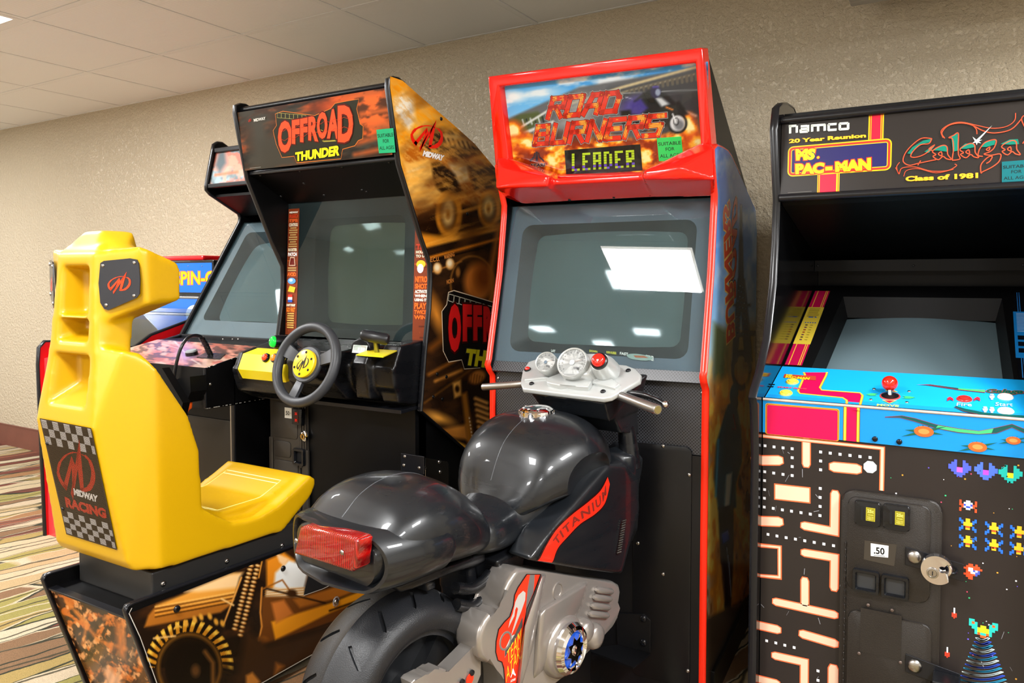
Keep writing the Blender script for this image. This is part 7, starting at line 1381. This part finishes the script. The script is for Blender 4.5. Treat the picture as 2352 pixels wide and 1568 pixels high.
# silver swing-arm cover
sw = [FK.X(*q, .13) for q in ((945, 1568), (953, 1559), (979, 1553), (983, 1544), (998, 1541), (1009, 1532), (1026, 1538), (1028, 1549), (1096, 1471), (1103, 1491), (1102, 1504), (1107, 1547), (1090, 1590), (1040, 1640), (960, 1650))]
bm = bmesh.new(); extr(bm, sw, (-.035, 0, 0), .004, 3); so = obj('swing_arm_cover', bm, SILV2, mb, 40)
for q in ((1083, 1544), (1061, 1565)):
    p = FK.X(*q, .1315); bm = bmesh.new(); lathe(bm, [(0, .012), (.001, .012)], p+V3((0, -.006, -.012)), (1, 0, 0), 20); obj('red_dot', bm, mat('red_dot_vinyl', 'f03418', .3), so); bm = bmesh.new(); lathe(bm, [(0, .0065), (.004, .006), (.005, .003)], p, (1, 0, 0), 16); obj('bolt', bm, TMOLD, so, 40)
# silver engine cover
C8 = lambda *P: [(1080+x/5.445, 1280+y/5.445) for x, y in P]
eo = C8((620, 140), (890, 170), (1500, 270), (1800, 300), (1870, 340), (1890, 420), (1870, 560), (1845, 650), (1870, 740), (1840, 800), (1780, 860), (1600, 1000), (1400, 1250), (1150, 1500), (950, 1700), (450, 1700), (425, 1420), (360, 1345), (220, 1330), (140, 1250), (115, 1130), (118, 1000), (150, 880), (190, 790), (250, 705), (340, 705), (390, 660), (420, 560), (440, 400), (490, 300), (560, 195))
XE = .155
bm = bmesh.new(); extr(bm, [FK.X(*q, XE) for q in eo], (-.075, 0, 0), .011, 4); ec = obj('engine_cover', bm, SILV2, mb, 40)
def raise_(P, h, nm, bev=.006, m=SILV2, par=ec, x0=XE): bm = bmesh.new(); extr(bm, [FK.X(*q, x0+h) for q in P], (-h-.004, 0, 0), bev, 3); return obj(nm, bm, m, par, 45)
ridge = [fx(q, XE-.002) for q in C8((900, 190), (1000, 200), (860, 700), (1240, 480), (1420, 300), (1480, 290), (1380, 640), (1240, 760), (900, 1500), (560, 1650), (700, 760))]
def raised_hull(P, Pt, h, nm):
    bm = bmesh.new(); hull(bm, [FK.X(*q, XE-.004) for q in P]+[FK.X(*q, XE+h) for q in Pt]); o = obj(nm, bm, SILV2, ec); b = o.modifiers.new('b', 'BEVEL'); b.width = .006; b.segments = 3; b.limit_method = 'ANGLE'; ev(o); o.data.shade_smooth(); return o
raised_hull(C8((890, 185), (960, 190), (860, 690), (800, 1100), (640, 1650), (560, 1650), (660, 900), (700, 740)), C8((900, 240), (930, 240), (820, 700), (740, 1150), (620, 1600), (690, 850)), .016, 'ridge')
raised_hull(C8((830, 700), (900, 600), (1240, 480), (1430, 280), (1490, 300), (1400, 620), (1260, 780), (950, 1000), (900, 1450), (760, 1560)), C8((880, 720), (950, 640), (1280, 540), (1450, 340), (1380, 600), (1230, 740), (950, 950), (860, 1400)), .014, 'ridge')
for i, y in enumerate((400, 495, 600, 700)):
    a_, b_ = FK.X(*C8((1570-i*28, y))[0], XE+.004), FK.X(*C8((1780-i*18, y+25))[0], XE+.004); bm = bmesh.new(); tube(bm, [a_, a_.lerp(b_, .1), b_.lerp(a_, .1), b_], [.004, .0085, .0085, .005], 12); obj('cooling_fin', bm, SILV2, ec, 60)
for (x, y), r_ in (((1400, 900), .030), ((1520, 970), .034)):
    p = FK.X(*C8((x, y))[0], XE); bm = bmesh.new(); lathe(bm, [(-.01, r_), (.012, r_*.97), (.022, r_*.8), (.028, r_*.4), (.029, 0)], p, (1, 0, 0), 30); obj('round_boss', bm, SILV2, ec, 60)
for (x, y), r_ in (((1100, 415), .0165), ((440, 1040), .0165)):
    p = FK.X(*C8((x, y))[0], XE+.0012); bm = bmesh.new(); lathe(bm, [(-.002, r_*1.35), (.0012, r_*1.25), (.001, r_), (-.012, r_*.9), (-.013, 0)], p, (1, 0, 0), 28); obj('round_recess', bm, SILV2, ec, 40); bm = bmesh.new(); lathe(bm, [(-.0, r_*.95), (.0005, r_*.95), (.0005, 0)], p-V3((.0035, 0, 0)), (1, 0, 0), 28); obj('recess_floor', bm, mat('dim_grey_plastic', '55524e', .4), ec)
p = FK.X(*C8((1130, 1090))[0], XE); bm = bmesh.new(); lathe(bm, [(-.01, .078), (.012, .076), (.022, .066), (.024, .05)], p, (1, 0, 0), 48); obj('cap_boss', bm, SILV2, ec, 50)
p = p+V3((.02, 0, 0)); bm = bmesh.new(); lathe(bm, [(0, .062), (.012, .063), (.022, .056), (.026, .048), (.022, .043), (.018, .041)], p, (1, 0, 0), 48); cc_ = obj('chrome_cap', bm, CHROME, ec, 28)
bm = bmesh.new(); lathe(bm, [(.0, .042), (.0185, .042), (.019, 0)], p, (1, 0, 0), 40); obj('blue_disc', bm, mat('blue_enamel', '1c54c8', .15, metal=.2), cc_, 30)
bm = bmesh.new(); S_ = []
for k in range(16): r_ = .038 if k % 2 == 0 else .021; S_.append(p+V3((.0185, r_*math.cos(2*math.pi*k/16+.2), r_*math.sin(2*math.pi*k/16+.2))))
extr(bm, S_, (.007, 0, 0), .0015); lathe(bm, [(.018, .014), (.029, .012), (.030, 0)], p, (1, 0, 0), 20); obj('star', bm, CHROME, cc_, 30)
rd = Art(FK, ec, (XE+.0006, 0, 0), (0, 1, 0), (0, 0, 1)); RDp = C8((710, 215), (870, 215), (790, 440), (700, 640), (665, 850), (640, 1050), (620, 1300), (560, 1650), (445, 1650), (425, 1380), (400, 1300), (350, 1280), (325, 1180), (330, 1050), (360, 900), (430, 810), (500, 740), (545, 600), (560, 470), (600, 380))
rd.ppoly(C8((700, 205), (885, 205), (800, 440), (712, 640), (676, 850), (652, 1050), (632, 1300), (572, 1660), (435, 1660), (415, 1390), (393, 1312), (342, 1290), (314, 1180), (318, 1045), (350, 892), (422, 800), (490, 732), (534, 598), (549, 466), (590, 372)), '2a1412'); rd.up().ppoly(RDp, 'f2371e'); rd.up()
rd.ppoly(C8((745, 215), (805, 215), (790, 430), (700, 640), (690, 740), (700, 560), (715, 400)), '6d6866')
rd.ppoly(C8((475, 880), (490, 800), (530, 700), (560, 560), (600, 470), (660, 415), (690, 440), (685, 530), (640, 660), (600, 760), (545, 900), (500, 980), (555, 960), (640, 880), (660, 720), (640, 860), (430, 1250), (430, 1150), (500, 1000), (575, 740), (595, 640), (580, 615), (560, 650), (550, 730), (515, 800)), 'b9b4b0'); rd.up().ppoly(C8((430, 1245), (432, 1165), (560, 950), (655, 735), (650, 860), (540, 1060)), '4c4846'); rd.up()
rd.quad_text('TEAM', C8((465, 1330), (635, 1060), (635, 880), (455, 1180)), 'e8d22a', bold=-.01, shear=.1); rd.quad_text('ATARI', C8((445, 1560), (630, 1230), (632, 1070), (440, 1400)), 'e8d22a', bold=-.01, shear=.1)
rd.ppoly(C8((525, 1390), (535, 1385), (540, 1400), (552, 1440), (566, 1460), (560, 1480), (540, 1460), (525, 1450), (505, 1500), (498, 1495), (515, 1450)), 'f4efe8'); rd.up().quad_text('ATARI', C8((498, 1560), (560, 1530), (562, 1500), (500, 1530)), 'f4efe8', bold=.03); rd.done(name='red_decal')
bm = bmesh.new(); box(bm, (-.11, -.42, FLOOR), (.06, .0, .30), .01); bs = obj('stand', bm, SATIN, mb)
# steering head, dashboard, gauges, grips
parts = [[(x, y, z_) for x, y, z_ in ((-.10, -.08, .885), (.16, -.10, .885), (-.17, .08, .95), (.20, .06, .95), (-.08, -.05, .835), (.15, -.06, .83), (-.1, .08, .84), (.16, .08, .84))], [(x, y, z_) for x in (.02, .15) for y, z_ in ((-.04, .84), (.09, .84), (.10, .77), (-.0, .79))]]
fused('head_cowl', parts, mb, BIKE, .005, 3)
bm = bmesh.new(); tube(bm, [(.13, .05, .86), (.13, .06, .80), (.13, .065, .78), (.14, .07, .68)], [.02, .02, .026, .03], 16); obj('fork_tube', bm, PLAST, mb, 50)
yv = Art(FK, mb, FK.Y(1398, 905, -.02)+V3((.0, 0, 0)), (.25, .97, 0), (0, 0, 1)); yv.ppoly([(1396, 918), (1420, 897), (1434, 905), (1428, 930), (1398, 952)], 'a9b82a'); yv.up().ppoly([(1440, 890), (1473, 872), (1474, 912), (1452, 905)], '7a1f2c'); yv.ppoly([(1424, 898), (1442, 888), (1450, 904), (1434, 906)], '1c1c1a'); yv.done(name='cowl_sticker')
d0, dn = V3((0, -.10, .905)), V3((0, -.42, .90)).normalized()
def dp_(px, py, off=0.): return FK.pl(px, py, d0+dn*off, dn)
ol = [(1200, 892), (1195, 878), (1200, 850), (1213, 830), (1235, 823), (1300, 822), (1440, 838), (1460, 846), (1473, 860), (1470, 872), (1404, 910), (1385, 914)]
bm = bmesh.new(); extr(bm, [dp_(*q) for q in ol], dn*-.016, .005, 3); db = obj('dashboard', bm, SILV, mb, 40, 'silver dashboard plate')
def dfeat(P, h, nm='raised_pad', bev=.004): bm = bmesh.new(); extr(bm, [dp_(*q, h) for q in P], dn*-(h+.006), bev, 3); return obj(nm, bm, SILV, db, 45)
dfeat([(1253, 868), (1285, 856), (1345, 866), (1362, 868), (1350, 888), (1322, 886), (1300, 882), (1285, 884), (1256, 878)], .014); dfeat([(1204, 866), (1245, 862), (1262, 866), (1204, 872)], .006)
dfeat([(1350, 852), (1365, 860), (1405, 868), (1424, 880), (1412, 890), (1385, 884), (1352, 876)], .008)
gn = V3((.15, -.86, .5)).normalized()
gu = V3((0, 0, 1)).cross(gn).normalized(); gv = gn.cross(gu)
def gauge(px, py, yy, r_, nm, num):
    c = FK.Y(px, py, yy); bm = bmesh.new(); lathe(bm, [(-.045, r_*.9), (-.01, r_*1.02), (0, r_), (.003, r_*.97), (.001, r_*.9), (-.002, r_*.89)], c, gn, 44); o = obj(nm, bm, SILV, db, 40)
    bm = bmesh.new(); lathe(bm, [(-.006, r_*.9), (-.002, r_*.9), (-.002, 0)], c, gn, 44); obj('dial', bm, mat('white_dial', 'cfd0ce', .3), o, 30)
    a = Art(FK, o, c-gn*.0018, gu, gv, m=INKM)
    for k in range(num):
        t = R(225-270*k/(num-1)); r0 = .80 if k % 2 == 0 else .84; a.line([(r_*.88*math.cos(t), r_*.88*math.sin(t)), (r_*r0*math.cos(t), r_*r0*math.sin(t))], .0008, '2a2c30')
        if k % 2 == 0: a.text(str(k*10 if num < 25 else k//2), r_*.68*math.cos(t), r_*.68*math.sin(t)-.001, r_*.15, '3a3c40', align=.5)
    a.up(); t = R(20); a.line([(-.003*math.cos(t), -.003*math.sin(t)), (r_*.7*math.cos(t), r_*.7*math.sin(t))], .0007, '8a6a50'); a.text('MPH' if num < 25 else 'RPM', r_*.35, -r_*.42, r_*.2, '5a5c60', bold=.02, align=.5, shear=.2); a.up().ell(0, 0, r_*.16, r_*.16, '5c6a78' if num < 25 else 'c4cbd0'); a.done(name='dial_print')
gauge(1253, 831, -.065, .0315, 'speedometer', 19); gauge(1314, 832, -.075, .0445, 'rev_counter', 29)
bm = bmesh.new(); c = FK.Y(1314, 832, -.075); hull(bm, [c+gu*x+gv*z_-gn*d for x, z_, d in ((-.035, -.03, .01), (.05, -.03, .01), (.062, .02, .02), (.055, .045, .03), (-.02, .04, .03), (-.03, -.05, .05), (.07, -.04, .05), (.07, .04, .07))]); fo = obj('gauge_pod', bm, SILV, db); b = fo.modifiers.new('b', 'BEVEL'); b.width = .008; b.segments = 3; ev(fo); fo.data.shade_smooth()
c = FK.Y(1376, 829, -.075); bm = bmesh.new(); lathe(bm, [(-.07, .036), (-.04, .034), (-.012, .027), (-.004, .025)], c, gn, 30); po = obj('button_pod', bm, SILV, db, 50); bm = bmesh.new(); lathe(bm, [(-.008, .024), (.003, .0235), (.006, .020), (.004, .018)], c, gn, 30); obj('collar', bm, PLAST, po, 40); bm = bmesh.new(); lathe(bm, [(0, .0185), (.011, .018), (.016, .013), (.0175, .007), (.018, 0)], c, gn, 30); obj('button', bm, mat('red_start_lens', 'e01c10', .08, coat=1, emis=('ff1c0c', .25)), po, 60, 'red start button')
p = dp_(1212, 849, .0); bm = bmesh.new(); lathe(bm, [(0, .0105), (.003, .0105), (.005, .009), (.004, .008)], p, dn, 22); o = obj('small_button', bm, PLAST, db, 40); bm = bmesh.new(); lathe(bm, [(.002, .0075), (.007, .007), (.009, .004), (.0095, 0)], p, dn, 20); obj('button', bm, MATS['red_start_lens'], o, 60)
for q in ((1221, 881), (1385, 899), (1443, 851)): screw(db, dp_(*q, .001), dn, .0075, TMOLD)
GR = mat('bare_aluminium', 'a09c98', .3, metal=.9, bump=(200, .1, .0004))
for a_, b_, r_ in ((FK.Y(1205, 881, -.03), FK.Y(1108, 889, -.075), .0105), (FK.Y(1418, 906, -.06), FK.Y(1511, 941, -.14), .0125)):
    d = (b_-a_).normalized(); bm = bmesh.new(); lathe(bm, [(-.03, r_), (.0, r_), ((b_-a_).length-.002, r_*1.02), ((b_-a_).length, r_*.9)], a_, d, 22); g_ = obj('handlebar', bm, GR, mb, 40)
    if r_ > .012: bm = bmesh.new(); lathe(bm, [(0, r_*.8), (.0015, r_*.75)], b_, d, 20); obj('end_cap', bm, mat('olive_end_cap', '6f6238', .4), g_); 
bm = bmesh.new(); tube(bm, spline([FK.Y(1425, 903, -.04), FK.Y(1470, 905, -.06), FK.Y(1505, 915, -.09), FK.Y(1528, 928, -.11)], 5), [.008]*8+[.006]*8, 10); lv = obj('brake_lever', bm, mat('black_lever', '18181a', .2), mb, 60)
bm = bmesh.new(); bmesh.ops.create_uvsphere(bm, u_segments=14, v_segments=10, radius=.0085, matrix=Matrix.Translation(FK.Y(1528, 928, -.11))); obj('lever_ball', bm, CHROME, lv, 60)
